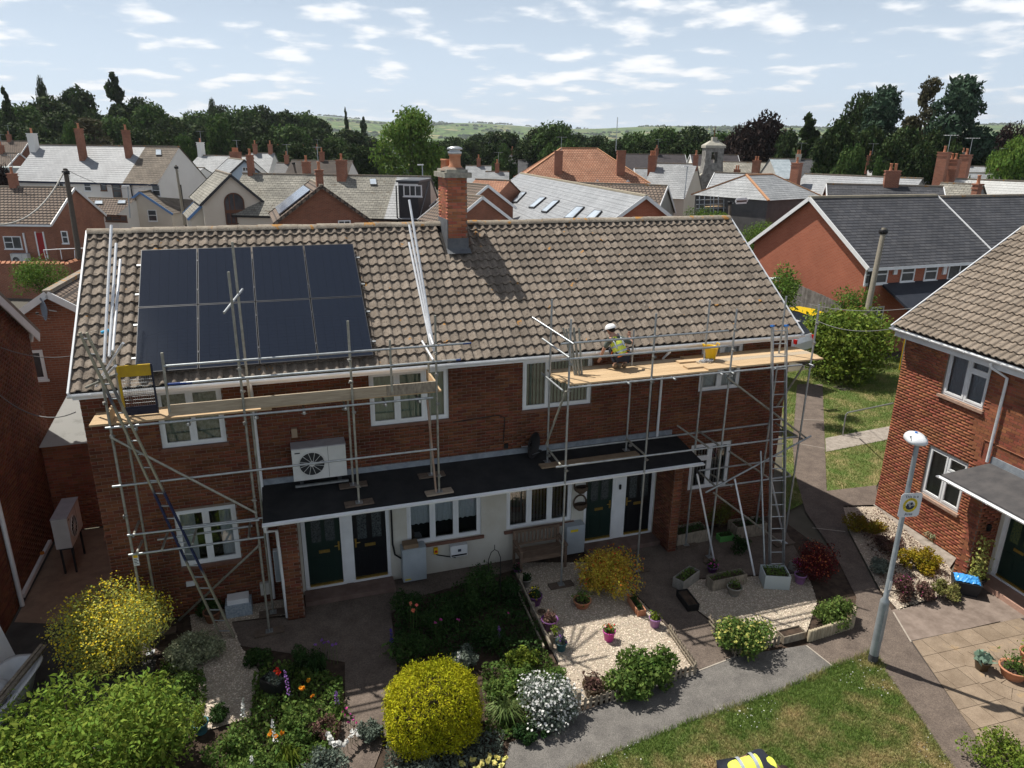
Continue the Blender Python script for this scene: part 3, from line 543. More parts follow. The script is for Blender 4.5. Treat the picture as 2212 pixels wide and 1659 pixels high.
rail(sr, (1201, 1009), (1719.6, 943.6), yo); rail(sr, (1188.5, 974), (1662, 915), YI+.05); rail(sr, (1549.6, 1051), (1708, 1028.6), yo); rail(sr, (1509.6, 1017), (1668, 995), YI+.05)
for (u1, v1), (u2, v2) in (((1183, 969), (1211, 1004)), ((1353, 948), (1393, 982)), ((1463, 919), (1531, 967)), ((1506, 929), (1553, 962)), ((1675, 914), (1722, 942)), ((1509, 1018), (1545, 1050)), ((1535, 1024), (1580, 1050)), ((1668, 996), (1706, 1025))): tb(sr, WY(u1, v1, YI+.08), WY(u2, v2, YO-.08), 'transom', GALVOLD)
y2 = YO-.1; rail(sr, (1524, 1064), (1752, 941.7), y2-.05, 'brace'); rail(sr, (1570, 815), (1742, 946), y2, 'brace', GALVOLD); rail(sr, (1541, 1064), (1691, 1176), y2, 'brace', GALVOLD); rail(sr, (1575, 975), (1666, 1036), YI-.06, 'brace', GALVOLD)
tb(sr, WY(1736, 790, YO), WY(1678, 879, YI), 'brace', GALVOLD); tb(sr, WY(1222, 845, YO), WY(1180, 960, YI), 'brace', GALVOLD)
for a, b in (((1506, 1024), (1542, 1208)), ((1587, 1034), (1630, 1243)), ((1667, 1042), (1689, 1143)), ((1643.4, 973.6), (1652, 1235))): tb(sr, WY(*a, YO-.06), G(*b, .03), 'raker', WHPOLE if a[0] != 1643.4 else GALV)
for f in Ro:
    for v in (743, 777, 838): pass
for i, f in enumerate(Ro):
    for z in (ZP+.95, ZP+.47, ZP-.12, 3.05): cps(sr, (f.x, YO-.03, z))
for f in Ri: cps(sr, (f.x, YI+.03, 3.1), (f.x, YI+.03, ZP-.1))
nb = 0
def board(x0, x1, yc, z, label, group, m=WOOD, w=.222, t=.038, end=True):
    b = MB(); b.box(x0, x1, yc-w/2, yc+w/2, z-t, z); o = b.obj('scaffold_board', m); tag(o, label, 'board', group)
    return o
WB2 = mat('greyed_board_wood', (.36, .29, .21), (.46, .38, .28), 5, .8, .15, rnd=.1, stretch=(.6, 9, 9))
lab = 'pale timber scaffold board laid in the platform under the crouching worker'; grp = 'boards of the right platform'
for k in range(5):
    yc = -.98+k*.2265; split = 13.4+random.uniform(-.3, .3)
    board(9.68+random.uniform(-.05, .05) if k else 9.78, split-.004, yc, ZP, lab, grp, WB2 if k == 4 else WOOD); board(split-.25, 16.55+random.uniform(-.05, .04), yc, ZP+.04, 'pale timber scaffold board laid in the platform beside the yellow bucket', 'boards by the bucket', WB2 if k == 2 else WOOD)
# ---------------- ladder on the right scaffold
def ladder(name, label, foots, passes, topv, rungs, m, caps=None, r=.0, w=.034, d=.075):
    t = thing(name, label, 'ladder', foots[0]); S = []
    for f, p in zip(foots, passes):
        f, p = Vector(f), Vector(p); d_ = p-f; k = 1.0
        for _ in range(60):
            if PX(f+d_*k)[1] > topv: k += .01
            else: break
        S.append((f, f+d_*k)); MB().bar(f, f+d_*k, w, d, (0, 1, 0)).obj('stile', m, t)
        if caps: MB().bar(f+d_*(k-.004), f+d_*(k+.004), w+.02, d+.02, (0, 1, 0)).obj('end_cap', caps, t)
    ax = (S[1][0]-S[0][0]).normalized()
    for i in range(rungs):
        a = (i+.6)/rungs; MB().tube(S[0][0].lerp(S[0][1], a)+ax*.01, S[1][0].lerp(S[1][1], a)-ax*.01, .014, 8).obj('rung', GALV, t)
    return t
BLUE = mat('blue_plastic_cap', (.03, .16, .5), rough=.4); fL = G(1662.5, 1233); fR = G(1692, 1233)
ladder('ladder', 'straight aluminium ladder with blue end caps leaning on the boarded platform', (fL, fR), (WY(1667.5, 800, YO-.1), WY(1697.5, 795, YO-.1)), 705, 20, GALV, BLUE)
# ---------------- spare tubes, bucket, rope heap on the platform
bt = G(1246, 810, ZP)
for k, (dx, dy, tx, ty) in enumerate(((0, 0, -.26, .05), (.06, .02, -.2, .1), (.1, -.03, -.17, .0), (.13, .03, -.12, .1), (.17, -.01, -.05, .06), (.03, .06, -.3, .12))):
    b_ = Vector((bt.x+dx-.05, bt.y+dy, ZP+.002)); o = MB().tube(b_, b_+Vector((tx+.12-dx*.4, ty+.22, 1.02)), TR, 10, caps=False).tube(b_, b_+Vector((tx+.12-dx*.4, ty+.22, 1.02)), TR*.82, 10, caps=False).obj('scaffold_tube', GALVOLD); tag(o, 'short spare scaffold tube standing in the bundle on the boarded platform', 'tube', 'bundle of spare tubes')
YEL = mat('yellow_plastic', (.72, .45, .008), (.68, .41, .008), 3, .4, spec=.4); bc = G(1533, 777, ZP+.04)
bu = thing('bucket', 'yellow flexible plastic bucket with two loop handles on the scaffold boards', 'bucket', bc)
m = MB(); m.lathe(bc, [(.115, 0), (.125, .02), (.18, .31), (.19, .33), (.182, .335), (.17, .31), (.118, .03), (.001, .028)], 24); m.obj('tub', YEL, bu)
for s in (-1, 1): MB().path([bc+Vector((s*.17, -.06, .31)), bc+Vector((s*.2, -.05, .4)), bc+Vector((s*.2, .05, .4)), bc+Vector((s*.17, .06, .31))], .014, 8).obj('handle', YEL, bu)
rp = MB(); q = G(1524, 782, ZP+.04)
for k in range(9):
    a0 = random.random()*6; rr = random.uniform(.04, .11); c0 = q+Vector((random.uniform(-.08, .08), random.uniform(-.05, .05), .012+.012*k*.5))
    rp.path([c0+Vector((rr*math.cos(a0+j*.6), rr*.7*math.sin(a0+j*.6), .012*math.sin(j*1.7+k))) for j in range(9)], .011, 6)
tag(rp.obj('rope_coil', mat('mottled_rope', (.06, .07, .1), (.6, .6, .6), 60, .95)), 'mottled blue and white rope lying in a heap beside the yellow bucket', 'rope')
# ---------------- left scaffold
yl, yi2 = -.86, -.2
s1 = thing('scaffold', 'weathered scaffold with toe boards and tall white poles below the solar panels', 'scaffold', (4, -.6, 0))
WB = GALVOLD; Lo = []
for (u, v), t, zc in (((244, 954), (214, 812), 0), ((531, 916), (486, 587.5), 0), ((761.8, 864), (750, 693), 2.77), ((944, 864), (939, 681), 2.77)):
    p = WY(u, v, yl); f = (p.x, yl, zc); Lo.append(std(s1, f, t, WB, board=True, brd_m=mat('pale_sole_board', (.26, .21, .16), (.34, .28, .22), 6, .85) if u == 944 else SOLEB, ang=.05)[0])
for (u, v), t, zc in (((277, 954), (219, 718.5), 0), ((538, 850), (504, 522.5), 0), ((760, 1000), (756, 860), 2.88), ((931, 985), (930, 700), 2.88)):
    p = WY(u, v, yi2); std(s1, (p.x, yi2, zc), t, WB if u != 538 else GALVOLD, board=True)
MB().tube(WY(219, 718.5, yi2), VT(218.7, 715, (WY(277, 954, yi2).x, yi2)), .03, 8).obj('end_cap', mat('cyan_cap', (.03, .4, .7), rough=.4), s1)
tb(s1, WY(484, 676, yl-.1), WY(524, 625, yi2+.2), 'tube', GALV); rail(s1, (349.5, 762), (366.7, 890), yl-.05, 'post', WB); rail(s1, (842, 734), (846.8, 845), yl-.05, 'post', WB)
rail(s1, (354, 791), (1016.8, 740.8), yl-.055, 'guard_rail'); rail(s1, (361.7, 830.4), (994, 776.8), yl-.055, 'guard_rail'); rail(s1, (227.5, 925), (935.5, 858.8), yl-.05, 'ledger')
BLUEP = mat('blue_paint_mark', (.02, .05, .2), rough=.5)
for a, b in (((1000, 742.2), (1017.5, 740.8)), ((985, 777.6), (994.6, 776.8)), ((362, 830.3), (415, 826))): rail(s1, a, b, yl-.0555, 'paint_band', BLUEP).scale = (1, 1, 1)
rail(s1, (242.5, 1051.5), (943, 970), yl-.05); rail(s1, (275, 1156.5), (560, 1123), yl-.05); rail(s1, (277.5, 1199), (570, 1160), yl-.05); rail(s1, (340, 1166), (545, 1136), yi2-.05); rail(s1, (390, 1139), (572, 1118), yi2-.05)
rail(s1, (240, 945), (553, 1108), yl-.1, 'brace', WB); tb(s1, WY(560, 1178, yl-.1), G(386, 1340, .03), 'brace', GALVOLD)
for a, b in (((288, 1158), (300, 1126)), ((295, 1195), (307, 1168)), ((350, 1187), (362, 1150)), ((416, 1175), (425, 1138)), ((537, 1163), (540, 1130))): tb(s1, WY(*a, yl-.12), WY(*b, yi2+.1), 'transom', GALVOLD)
for a, b in (((215, 821), (266, 741)), ((186, 837), (252, 808)), ((921, 703), (936, 745)), ((912, 737), (936, 778)), ((208, 834), (250, 790))): tb(s1, WY(*b, yl-.1), WY(*a, yi2+.05), 'tube', WHPOLE if a[0] != 186 else GALVOLD)
for top, bot in (((240.5, 487), (225, 784)), ((251, 526), (236, 770)), ((260, 561), (244, 757)), ((884, 432), (938, 759)), ((884, 486), (935, 752)), ((883.5, 524), (931, 748))):
    tb(s1, WY(*bot, yl+.12), WY(*top, 1.15), 'tall_pole', WHPOLE, .026)
tb(s1, WY(923, 864, yl-.06), WY(941.8, 1062, yl-.02), 'tube', mat('rusty_tube', (.3, .14, .06), (.36, .3, .26), 3, .7, metal=.3))
for f in Lo:
    for z in (5.95, 5.5, 4.85, 3.2):
        if not (f.z > 0 and z < 3): cps(s1, (f.x, yl-.03, z))
for x in (1.2, 2.1, 3.3, 4.2, 5.0, 5.8, 6.5): tb(s1, (x, yl-.16, 4.975), (x, yi2+.12, 4.975), 'transom'); cps(s1, (x, yl-.05, 4.95))
lz = 5.07; lab = 'pale timber scaffold board in the platform below the solar panels'; grp = 'boards of the left platform'
for k in range(3):
    yc = -.68+k*.2265; board(.42, 3.6, yc, lz, lab, grp); board(3.4, 7.0, yc, lz+.04, lab, grp)
# toe boards stand on edge
a, b = WY(363, 888, yl+.03), WY(943, 841, yl+.03); q = WY(835, 850, yl+.03)
for x0, x1, m_, l_ in ((a.x, q.x, mat('toe_board_wood', (.3, .24, .17), (.4, .33, .24), 5, .85, .2, stretch=(.7, 8, 8)), 'long tan toe board on edge along the platform below the solar panels'), (q.x+.003, b.x, WOODOLD, 'short dark grey toe board at the chimney end of the left platform')): tag(MB().box(x0, x1, yl+.028, yl+.066, lz+.042, lz+.262).obj('toe_board', m_), l_, 'board')
tag(MB().box(b.x-.04, b.x-.002, yl+.07, .02, lz+.042, lz+.262).obj('toe_board', WOOD), 'pale timber board on edge closing the chimney end of the left platform', 'board')
tag(MB().box(.75, .79, yl+.07, -.4, lz+.002, lz+.222).obj('toe_board', WOOD), 'pale timber board on edge behind the top of the blue ladder', 'board')
# ladder gate: yellow plate, mesh, dark kick plate
gt = thing('ladder_gate', 'yellow and black scaffold ladder gate with wire mesh behind the ladder', 'gate', WY(300, 890, -.5)); gy = -.5; A, Bq, C_, D_ = [WY(u, v, gy) for u, v in ((253, 791), (329, 785), (343, 893), (266, 897))]
x0, x1, zt, zb_ = (A.x+D_.x)/2, (Bq.x+C_.x)/2, (A.z+Bq.z)/2, (C_.z+D_.z)/2
gf = MB(); gf.box(x0, x0+.04, gy-.02, gy+.02, zb_, zt); gf.box(x0+.04, x1-.03, gy-.02, gy+.02, zt-.03, zt); gf.box(x0+.04, x1-.03, gy-.008, gy+.008, zt-.22, zt-.031); gf.obj('frame', mat('worn_yellow_paint', (.5, .33, .01), (.4, .25, .02), 6, .5), gt)
gk = MB(); gk.box(x1-.03, x1, gy-.02, gy+.02, zb_, zt); gk.box(x0+.04, x1-.031, gy-.01, gy+.01, zb_, zb_+.17); gk.obj('kick_plate', mat('navy_plate', (.01, .013, .03), rough=.45), gt)
for i in range(1, 9): z = zb_+.17+(zt-.22-zb_-.17)*i/9; MB().tube((x0+.03, gy, z), (x1-.02, gy, z), .004, 5).obj('mesh_wire', GALV, gt)
for i in range(1, 14): x = x0+.04+(x1-x0-.07)*i/14; MB().tube((x, gy+.004, zb_+.16), (x, gy+.004, zt-.21), .0025, 4).obj('mesh_wire', GALV, gt)
# left ladder
LB = mat('ladder_paint', (.015, .022, .07), (.27, .25, .18), .55, .5, lo=.46, hi=.5, detail=1)
f0, f1 = G(478, 1376), G(506, 1376); P0, P1 = WY(240, 864, -1.02), WY(257.5, 864, -1.02)
ladder('ladder', 'tall worn blue and grey ladder leaning past the ladder gate', (f0, f1), (P0, P1), 720, 24, LB)
sg = thing('scaffold_tag', 'small white and yellow inspection tag hung on the scaffold upright', 'tag', WY(296, 1215, yl-.03)); M = frame(WY(290, 1222, yl-.03), R(-4)); MB(M).box(0, .1, -.004, 0, 0, .24).obj('plate', mat('tag_white', (.6, .62, .62), rough=.5), sg); MB(M).box(.01, .09, -.006, -.0045, .17, .23).obj('yellow_panel', YEL, sg)
for i in range(4): MB(M).box(.012, .088-.02*(i % 2), -.006, -.0045, .03+.034*i, .045+.034*i).obj('print_line', BLACK, sg)
# ============================================================ neighbouring house on the right (same design, turned)
RH = frame((20.21, -.06, 0), R(-94.1)); rh = thing('brick_house', 'sunlit red brick house with pantile roof beside the lamp post', 'house', (22, -5, 0))
LR = 9.5; rup = [(1.46, 2.74, 3.99, 5.24), (5.7, 7.5, 3.99, 5.24)]; rgr = [(1.46, 2.72, 1.15, 2.53)]; rpo = (3.87, LR+.1, 0, 2.8)
mb = MB(RH); holed(mb, 0, LR, 0, 5.4, rup+rgr+[rpo]); DR = 7.0
mb.quad((0, DR, 0), (0, 0, 0), (0, 0, 5.4), (0, DR, 5.4)); mb.quad((LR, 0, 0), (LR, DR, 0), (LR, DR, 5.4), (LR, 0, 5.4)); mb.quad((LR, DR, 0), (0, DR, 0), (0, DR, 5.4), (LR, DR, 5.4))
for x in (0, LR): mb.poly([(x, 0, 5.4), (x, DR, 5.4), (x, DR/2, 5.4+DR/2*.7)])
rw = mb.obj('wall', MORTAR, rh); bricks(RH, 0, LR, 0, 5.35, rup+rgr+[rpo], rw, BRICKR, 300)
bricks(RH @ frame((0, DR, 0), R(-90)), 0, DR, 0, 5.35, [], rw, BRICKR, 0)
RP = RH @ Matrix.Translation((0, .01, 0)); mb = MB(RP); holed(mb, 3.86, LR, 0, 2.85, [(3.95, 5.9, 0, 2.3)], 0, .1); mb.obj('rendered_wall', RENDER_W, rh)
for a, b, c, h in ((4.06, 4.85, DGREEN, 1), (5.08, 5.85, DBLACK, -1)): door(rh, RP, a, b, .18, 2.2, c, hand=h, obs=mat('leaded_glass', (.02, .05, .04), (.1, .12, .04), 25, .2, spec=.5))
MB(RP).box(4.912, 5.018, .02, .1, .1, 2.3).obj('door_panel', WHITE, rh); MB(RP).box(3.95, 3.998, .02, .1, .1, 2.3).obj('door_panel', WHITE, rh); MB(RH).box(3.9, 6.0, -.45, .1, -.05, .12).obj('door_step', mat('pink_step', (.34, .2, .15), (.42, .26, .2), 4, .9, .3), rh)
SILLR = mat('stone_sill', (.3, .19, .14), (.38, .26, .2), 9, .9, .3)
CURG = mat('grey_voile', (.6, .62, .66), (.42, .44, .48), 30, .95, stretch=(6, 6, .2)); CURB = mat('beige_blind', (.5, .43, .33), (.58, .5, .39), 20, .9, rnd=.15)
window(rh, RH, *rup[0], (1, .95), cur=CURG, vent=(1,), sill=SILLR); window(rh, RH, *rup[1], (1, 1, 1), cur=CURG, sill=SILLR); window(rh, RH, *rgr[0], (1, .95), curtain='blind', cur=CURB, vent=(1,), sill=SILLR)
cn = MB(RH); zf, zb = 2.56, 2.84; Y0 = -1.2
cn.add([(3.1, Y0, zf-.1), (LR, Y0, zf-.1), (LR, -.01, zb-.14), (3.3, -.01, zb-.14), (3.1, Y0, zf), (LR, Y0, zf), (LR, -.01, zb), (3.3, -.01, zb)], [(3, 2, 1, 0), (4, 5, 6, 7), (0, 1, 5, 4), (1, 2, 6, 5), (2, 3, 7, 6), (3, 0, 4, 7)])
cn = cn.obj('canopy', mat('grey_mineral_felt', (.055, .053, .055), (.085, .08, .08), 3, .9, .2, bscale=80), rh); MB(RH).box(3.3, LR, -.035, -.008, zb-.01, zb+.17).obj('flashing', LEAD, cn); gutter(cn, RH, 3.05, LR, Y0-.06, zf-.04, .055)
pl = MB(RH); pl.box(3.5, 3.86, -.62, -.001, 0, 2.6); pl = pl.obj('pillar', MORTAR, rh)
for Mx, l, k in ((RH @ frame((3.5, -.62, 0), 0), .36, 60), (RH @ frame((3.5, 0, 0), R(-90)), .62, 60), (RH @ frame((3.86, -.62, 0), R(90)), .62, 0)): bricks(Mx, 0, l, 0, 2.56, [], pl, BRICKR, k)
ROOFR = RH @ Matrix.Translation((-.2, -.32, 5.42)) @ Matrix.Rotation(TH, 4, 'X'); ns = 16
rf = MB(ROOFR); rf.quad((.02, 0, -.01), (LR, 0, -.01), (LR, 4.5, -.01), (.02, 4.5, -.01)); rf = rf.obj('roof', mat('roof_underlay', (.03, .027, .025)), rh)
rb = MB(RH); yy = -.32+4.5*ct; rb.quad((LR, 2*yy, 5.4), (-.2, 2*yy, 5.4), (-.2, yy, 5.42+4.5*st), (LR, yy, 5.42+4.5*st)); rb.obj('back_slope', TILE2, rf)
tile_roof(rf, ROOFR, 46, .2092, 16, 4.5/16, TILE2, 300, roll=.042)
MB(ROOFR).bar((-.02, -.05, -.02), (-.02, 4.5, -.02), .035, .15, (0, 0, 1)).obj('verge_trim', mat('grey_verge', (.55, .57, .6), rough=.4), rf)
MB(RH).box(-.18, LR, -.24, -.2, 5.14, 5.36).obj('fascia', WHITE, rh); MB(RH).box(-.18, LR, -.2, .0, 5.2, 5.23).obj('soffit', WHITE, rh); gutter(rh, RH, -.24, LR, -.36, 5.37, .062)
MB(RH).path([(3.0, -.36, 5.31), (3.0, -.36, 5.2), (3.24, -.07, 4.98), (3.24, -.07, 2.84)], .036, 10).obj('downpipe', WHITE, rh); MB(RH).path([(3.0, -.02, 2.9), (3.0, -.02, 3.32), (6, -.02, 3.3)], .012, 6).obj('overflow_pipe', mat('copper_brown_pipe', (.25, .1, .06), rough=.5), rh)
for i in range(33):
    o = link('ridge_tile', rme, rf); o.matrix_basis = RH @ Matrix.Translation((-.2+i*.45, yy, 5.42+4.5*st-.04))
tag(MB(RH).box(3.868, 3.93, -.36, -.28, 1.35, 1.52).obj('porch_light', BLACK), 'small black porch lamp on the brick pillar by the green door', 'lamp').rotation_euler = (0, 0, 0)
# ============================================================ brick gable at the left edge
lh = thing('brick_house', 'shaded brown brick gable wall with white downpipe beside the heat pump', 'house', (-5, 2, 0)); LX = -2.25; LM = frame((LX, -1.5, 0), R(90)); lw = 7.6
lt = lambda z: (0, lw) if z < 5.3 else ((z-5.3)/.63, lw-(z-5.3)/.63) if z < 7.6 else None
mb = MB(LM); mb.poly([(0, 0, 0), (lw, 0, 0), (lw, 0, 5.3), (lw/2, 0, 7.7), (0, 0, 5.3)]); mb.quad((lw, 0, 0), (lw, 8, 0), (lw, 8, 5.3), (lw, 0, 5.3)); mb.quad((0, 8, 0), (0, 0, 0), (0, 0, 5.3), (0, 8, 5.3)); lwall = mb.obj('wall', MORTAR, lh)
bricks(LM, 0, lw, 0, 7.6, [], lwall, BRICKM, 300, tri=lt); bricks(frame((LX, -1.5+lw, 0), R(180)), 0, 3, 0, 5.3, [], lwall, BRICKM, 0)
mb = MB(LM); o_ = .18
for a, b, c, d in (((-.3, -o_, 5.2), (-.3, 8, 5.2), (lw/2, 8, 7.85), (lw/2, -o_, 7.85)), ((lw+.3, 8, 5.2), (lw+.3, -o_, 5.2), (lw/2, -o_, 7.85), (lw/2, 8, 7.85))): mb.prism([a, b, c, d], (0, 0, .1))
lr = mb.obj('roof', TILE2, lh); mb = MB(LM); mb.bar((lw+.25, -o_+.02, 5.1), (lw/2, -o_+.02, 7.75), .03, .22, (0, 0, 1)); mb.bar((-.25, -o_+.02, 5.1), (lw/2, -o_+.02, 7.75), .03, .22, (0, 0, 1)); mb.obj('bargeboard', WHITE, lr)
MB(LM).path([(lw+.25, .0, 5.2), (lw+.25, .05, 5.0)], .05, 8).obj('pipe_stub', WHITE, lr)
a, b = WX(-5, 1060, LX+.06), WX(45, 1302, LX+.06); MB().path([(LX+.07, 1.75, 5.2), (LX+.07, 1.75, .02)], .05, 10).obj('downpipe', WHITE, lh)
# pipe trunking and heat pump beside it
tk = thing('pipe_trunking', 'white plastic pipe trunking low on the shaded gable wall', 'trunking', (LX, 3, 0)); MB().bar((LX+.06, 1.9, .18), (LX+.06, 4.3, .22), .08, .1).obj('duct', WHITE, tk); MB().lathe((LX+.06, 3.6, .27), [(.05, 0), (.05, .05), (.03, .06)], 10, True, True).obj('gauge', mat('orange_gauge', (.6, .2, .03), rough=.5), tk)
PUMP = mat('pump_enamel', (.62, .62, .6), (.54, .54, .52), 3, .5); PUMPT = mat('pump_lid', (.4, .4, .43), (.33, .33, .36), 6, .6); GRILL = mat('pump_grille_dark', (.02, .022, .025), rough=.5)
def heat_pump(label, M, w=1.12, d=.36, h=.74, stand=None, fan=(.4, .37, .27), loc=(0, 0, 0)):
    """local frame: X along the front, Y into the unit, Z up; fan on the front"""
    t = thing('heat_pump', label, 'heat pump', loc); b = MB(M); b.box(0, w, 0, d, 0, h); b.obj('casing', PUMP, t); b = MB(M); b.box(-.008, w*.66, -.012, d+.008, h+.001, h+.022); b.box(w*.663, w+.008, -.012, d+.008, h+.001, h+.022); b.obj('lid', PUMPT, t)
    fx, fz, fr = fan; f = MB(M); n = 28
    f.add([(fx+fr*math.cos(2*math.pi*k/n), -.004, fz+fr*math.sin(2*math.pi*k/n)) for k in range(n)], [tuple(range(n))]); f = f.obj('fan_opening', GRILL, t)
    g = MB(M); g.path([(fx+fr*math.cos(2*math.pi*k/n), -.016, fz+fr*math.sin(2*math.pi*k/n)) for k in range(n+1)], .012, 6); g.obj('fan_rim', PUMP, f)
    for k in range(12): a = math.pi*2*k/12; MB(M).tube((fx+.05*math.cos(a), -.02, fz+.05*math.sin(a)), (fx+fr*math.cos(a+.25), -.014, fz+fr*math.sin(a+.25)), .0055, 5).obj('grille_bar', PUMP, f)
    MB(M).tube((fx, -.03, fz), (fx, -.01, fz), .06, 16).obj('fan_hub', PUMP, f)
    MB(M).box(w*.662, w*.668, -.003, .0, 0.01, h).obj('panel_seam', GRILL, t); MB(M).box(.06, .17, -.004, -.001, h-.1, h-.075).obj('maker_badge', GRILL, t)
    for x in (.12, w-.2):
        MB(M).box(x, x+.08, .02, d-.02, -.1, -.001).obj('foot', GRILL, t)
    if stand == 'wall': MB(M).box(.02, w+.02, -.02, .03, -.145, -.102).obj('support_bar', GALV, t); MB(M).box(.02, w+.02, d-.03, d+.02, -.145, -.102).obj('support_bar', GALV, t)
    if stand == 'legs':
        for x in (.1, w-.15):
            for y in (.03, d-.07): MB(M).box(x, x+.04, y, y+.04, -.75, -.102).obj('leg', GRILL, t)
    return t
heat_pump('tall heat pump unit on a bracket against the shaded gable wall', frame((-1.32, 3.98, .72), R(-90)) @ Matrix.Translation((0, 0, 0)) if False else frame((-1.3, 2.85, .72), R(90)), 1.12, .34, .78, 'legs', loc=(-1.5, 3.4, 0))
heat_pump('white heat pump unit mounted on the brown brick wall above the porch', frame((3.89, -.12, 3.12), 0), 1.12, .38, .73, 'wall', loc=(4.4, 0, 3.1))
# low wall and corrugated roof in the gap
cpz = 2.5; cp = thing('carport', 'lean-to with pale corrugated roof between the two brick houses', 'carport', (-1.1, 6.5, 0))
mb = MB(); mb.box(LX+.02, .06, 5.2, 5.3, 0, cpz-.04); cw = mb.obj('wall', MORTAR, cp); bricks(frame((LX+.02, 5.2, 0), 0), 0, 2.28, 0, cpz-.05, [], cw, BRICKR, 150)
mb = MB(); n = 62
for i in range(n):
    y0, y1 = 5.1+i*.058, 5.1+(i+1)*.058; z0, z1 = cpz+i*.006, cpz+(i+1)*.006
    ym = (y0+y1)/2; mb.add([(LX+.01, y0, z0), (.06, y0, z0), (.06, ym, z0+.03), (LX+.01, ym, z0+.03), (.06, y1, z1), (LX+.01, y1, z1)], [(0, 1, 2, 3), (3, 2, 4, 5)])
mb.obj('corrugated_roof', mat('corrugated_sheet', (.46, .46, .44), (.3, .3, .28), 2.2, .7, lo=.55, hi=.75), cp)
# ============================================================ generic houses for the town behind
FPANE = mat('far_pane', (.03, .036, .042), (.09, .1, .11), .8, .1, spec=.6); 
def slope(mb, x0, x1, ye, ze, yr, zr, gauge=.3, step=.014, xr0=None, xr1=None):
    xr0 = x0 if xr0 is None else xr0; xr1 = x1 if xr1 is None else xr1; ln = math.hypot(yr-ye, zr-ze); n = max(2, int(ln/gauge)); ny, nz = -(zr-ze)/ln, (yr-ye)/ln
    if nz < 0: ny, nz = -ny, -nz
    for i in range(n):
        a, b = i/n, (i+1)/n; xa, xb, xc, xd = x0+(xr0-x0)*a, x1+(xr1-x1)*a, x1+(xr1-x1)*b, x0+(xr0-x0)*b
        ya, za, yb, zb = ye+(yr-ye)*a+ny*step, ze+(zr-ze)*a+nz*step, ye+(yr-ye)*b, ze+(zr-ze)*b; va, vb = ln*a, ln*b
        mb.add([(xa, ya, za), (xb, ya, za), (xc, yb, zb), (xd, yb, zb)], [(0, 1, 2, 3)], [[(xa, va), (xb, va), (xc, vb), (xd, vb)]])
        mb.add([(xa, ya-ny*step, za-nz*step), (xb, ya-ny*step, za-nz*step), (xb, ya, za), (xa, ya, za)], [(0, 1, 2, 3)], [[(xa, va), (xb, va), (xb, va), (xa, va)]])
wd_ = 0
def chim(parent, M, x, y, w, d, z0, z1, m, pots=1, cap=None, potm=TERRA):
    global wd_; wd_ += 1; w *= .76; d *= .76; c = MB(M); c.box(x-w/2, x+w/2, y-d/2, y+d/2, z0, z1); c.box(x-w/2-.04, x+w/2+.04, y-d/2-.04, y+d/2+.04, z1-.25, z1-.15); c.box(x-w/2-.05, x+w/2+.05, y-d/2-.05, y+d/2+.05, z1+.001, z1+.08); c = c.obj('chimney', m, parent)
    for k in range(pots):
        px_ = x+(k-(pots-1)/2)*min(.32, w*.8/max(1, pots)); MB(M).lathe((px_, y, z1+.08), [(.12, 0), (.1, .1), (.09, .42), (.11, .44), (.11, .5), (.08, .5)], 10).obj('chimney_pot', potm, c)
    if wd_ % 5 < 2:
        a_ = MB(M); a_.tube((x+w*.3, y, z1), (x+w*.3, y, z1+1.5), .025, 4); a_.tube((x+w*.3-.6, y, z1+1.45), (x+w*.3+.6, y, z1+1.45), .02, 4)
        for k in range(5): a_.tube((x+w*.3-.5+.25*k, y-.25, z1+1.46), (x+w*.3-.5+.25*k, y+.25, z1+1.46), .014, 4)
        a_.obj('aerial', GALV, c)
    return c
def side_frame(M, s, L, D):
    return M if s == 'F' else M @ frame((0, D, 0), R(-90)) if s == 'L' else M @ frame((L, 0, 0), R(90)) if s == 'R' else M @ frame((L, D, 0), R(180))
def fwin(parent, M, x0, x1, z0, z1, lights=(1, 1), fm=WHITE, vent=(), fr=.07, name='window'):
    mb = MB(M); f = fr; y = -.035; d = .05
    mb.box(x0, x0+f, y, y+d, z0, z1); mb.box(x1-f, x1, y, y+d, z0, z1); mb.box(x0+f, x1-f, y, y+d, z0, z0+f); mb.box(x0+f, x1-f, y, y+d, z1-f, z1); mb.box(x0-.05, x1+.05, y-.04, y-.001, z0-.06, z0+.02)
    tot = sum(lights); xs = [x0+f]
    for l in lights: xs.append(xs[-1]+(x1-x0-2*f)*l/tot)
    for a in xs[1:-1]: mb.box(a-f*.4, a+f*.4, y-.002, y+d-.004, z0+f, z1-f)
    cells = []
    for i, (a, b) in enumerate(zip(xs, xs[1:])):
        if i in vent: zm = z0+(z1-z0)*.52; mb.box(a, b, y-.003, y+d-.005, zm-.03, zm+.03); cells += [(a, b, z0+f, zm-.03), (a, b, zm+.03, z1-f)]
        else: cells.append((a, b, z0+f, z1-f))
    w = mb.obj(name, fm, parent)
    for a, b, c, e in cells: MB(M).quad((a, y+.02, c), (b, y+.02, c), (b, y+.02, e), (a, y+.02, e)).obj('pane', FPANE, w)
    return w
EZ = {}
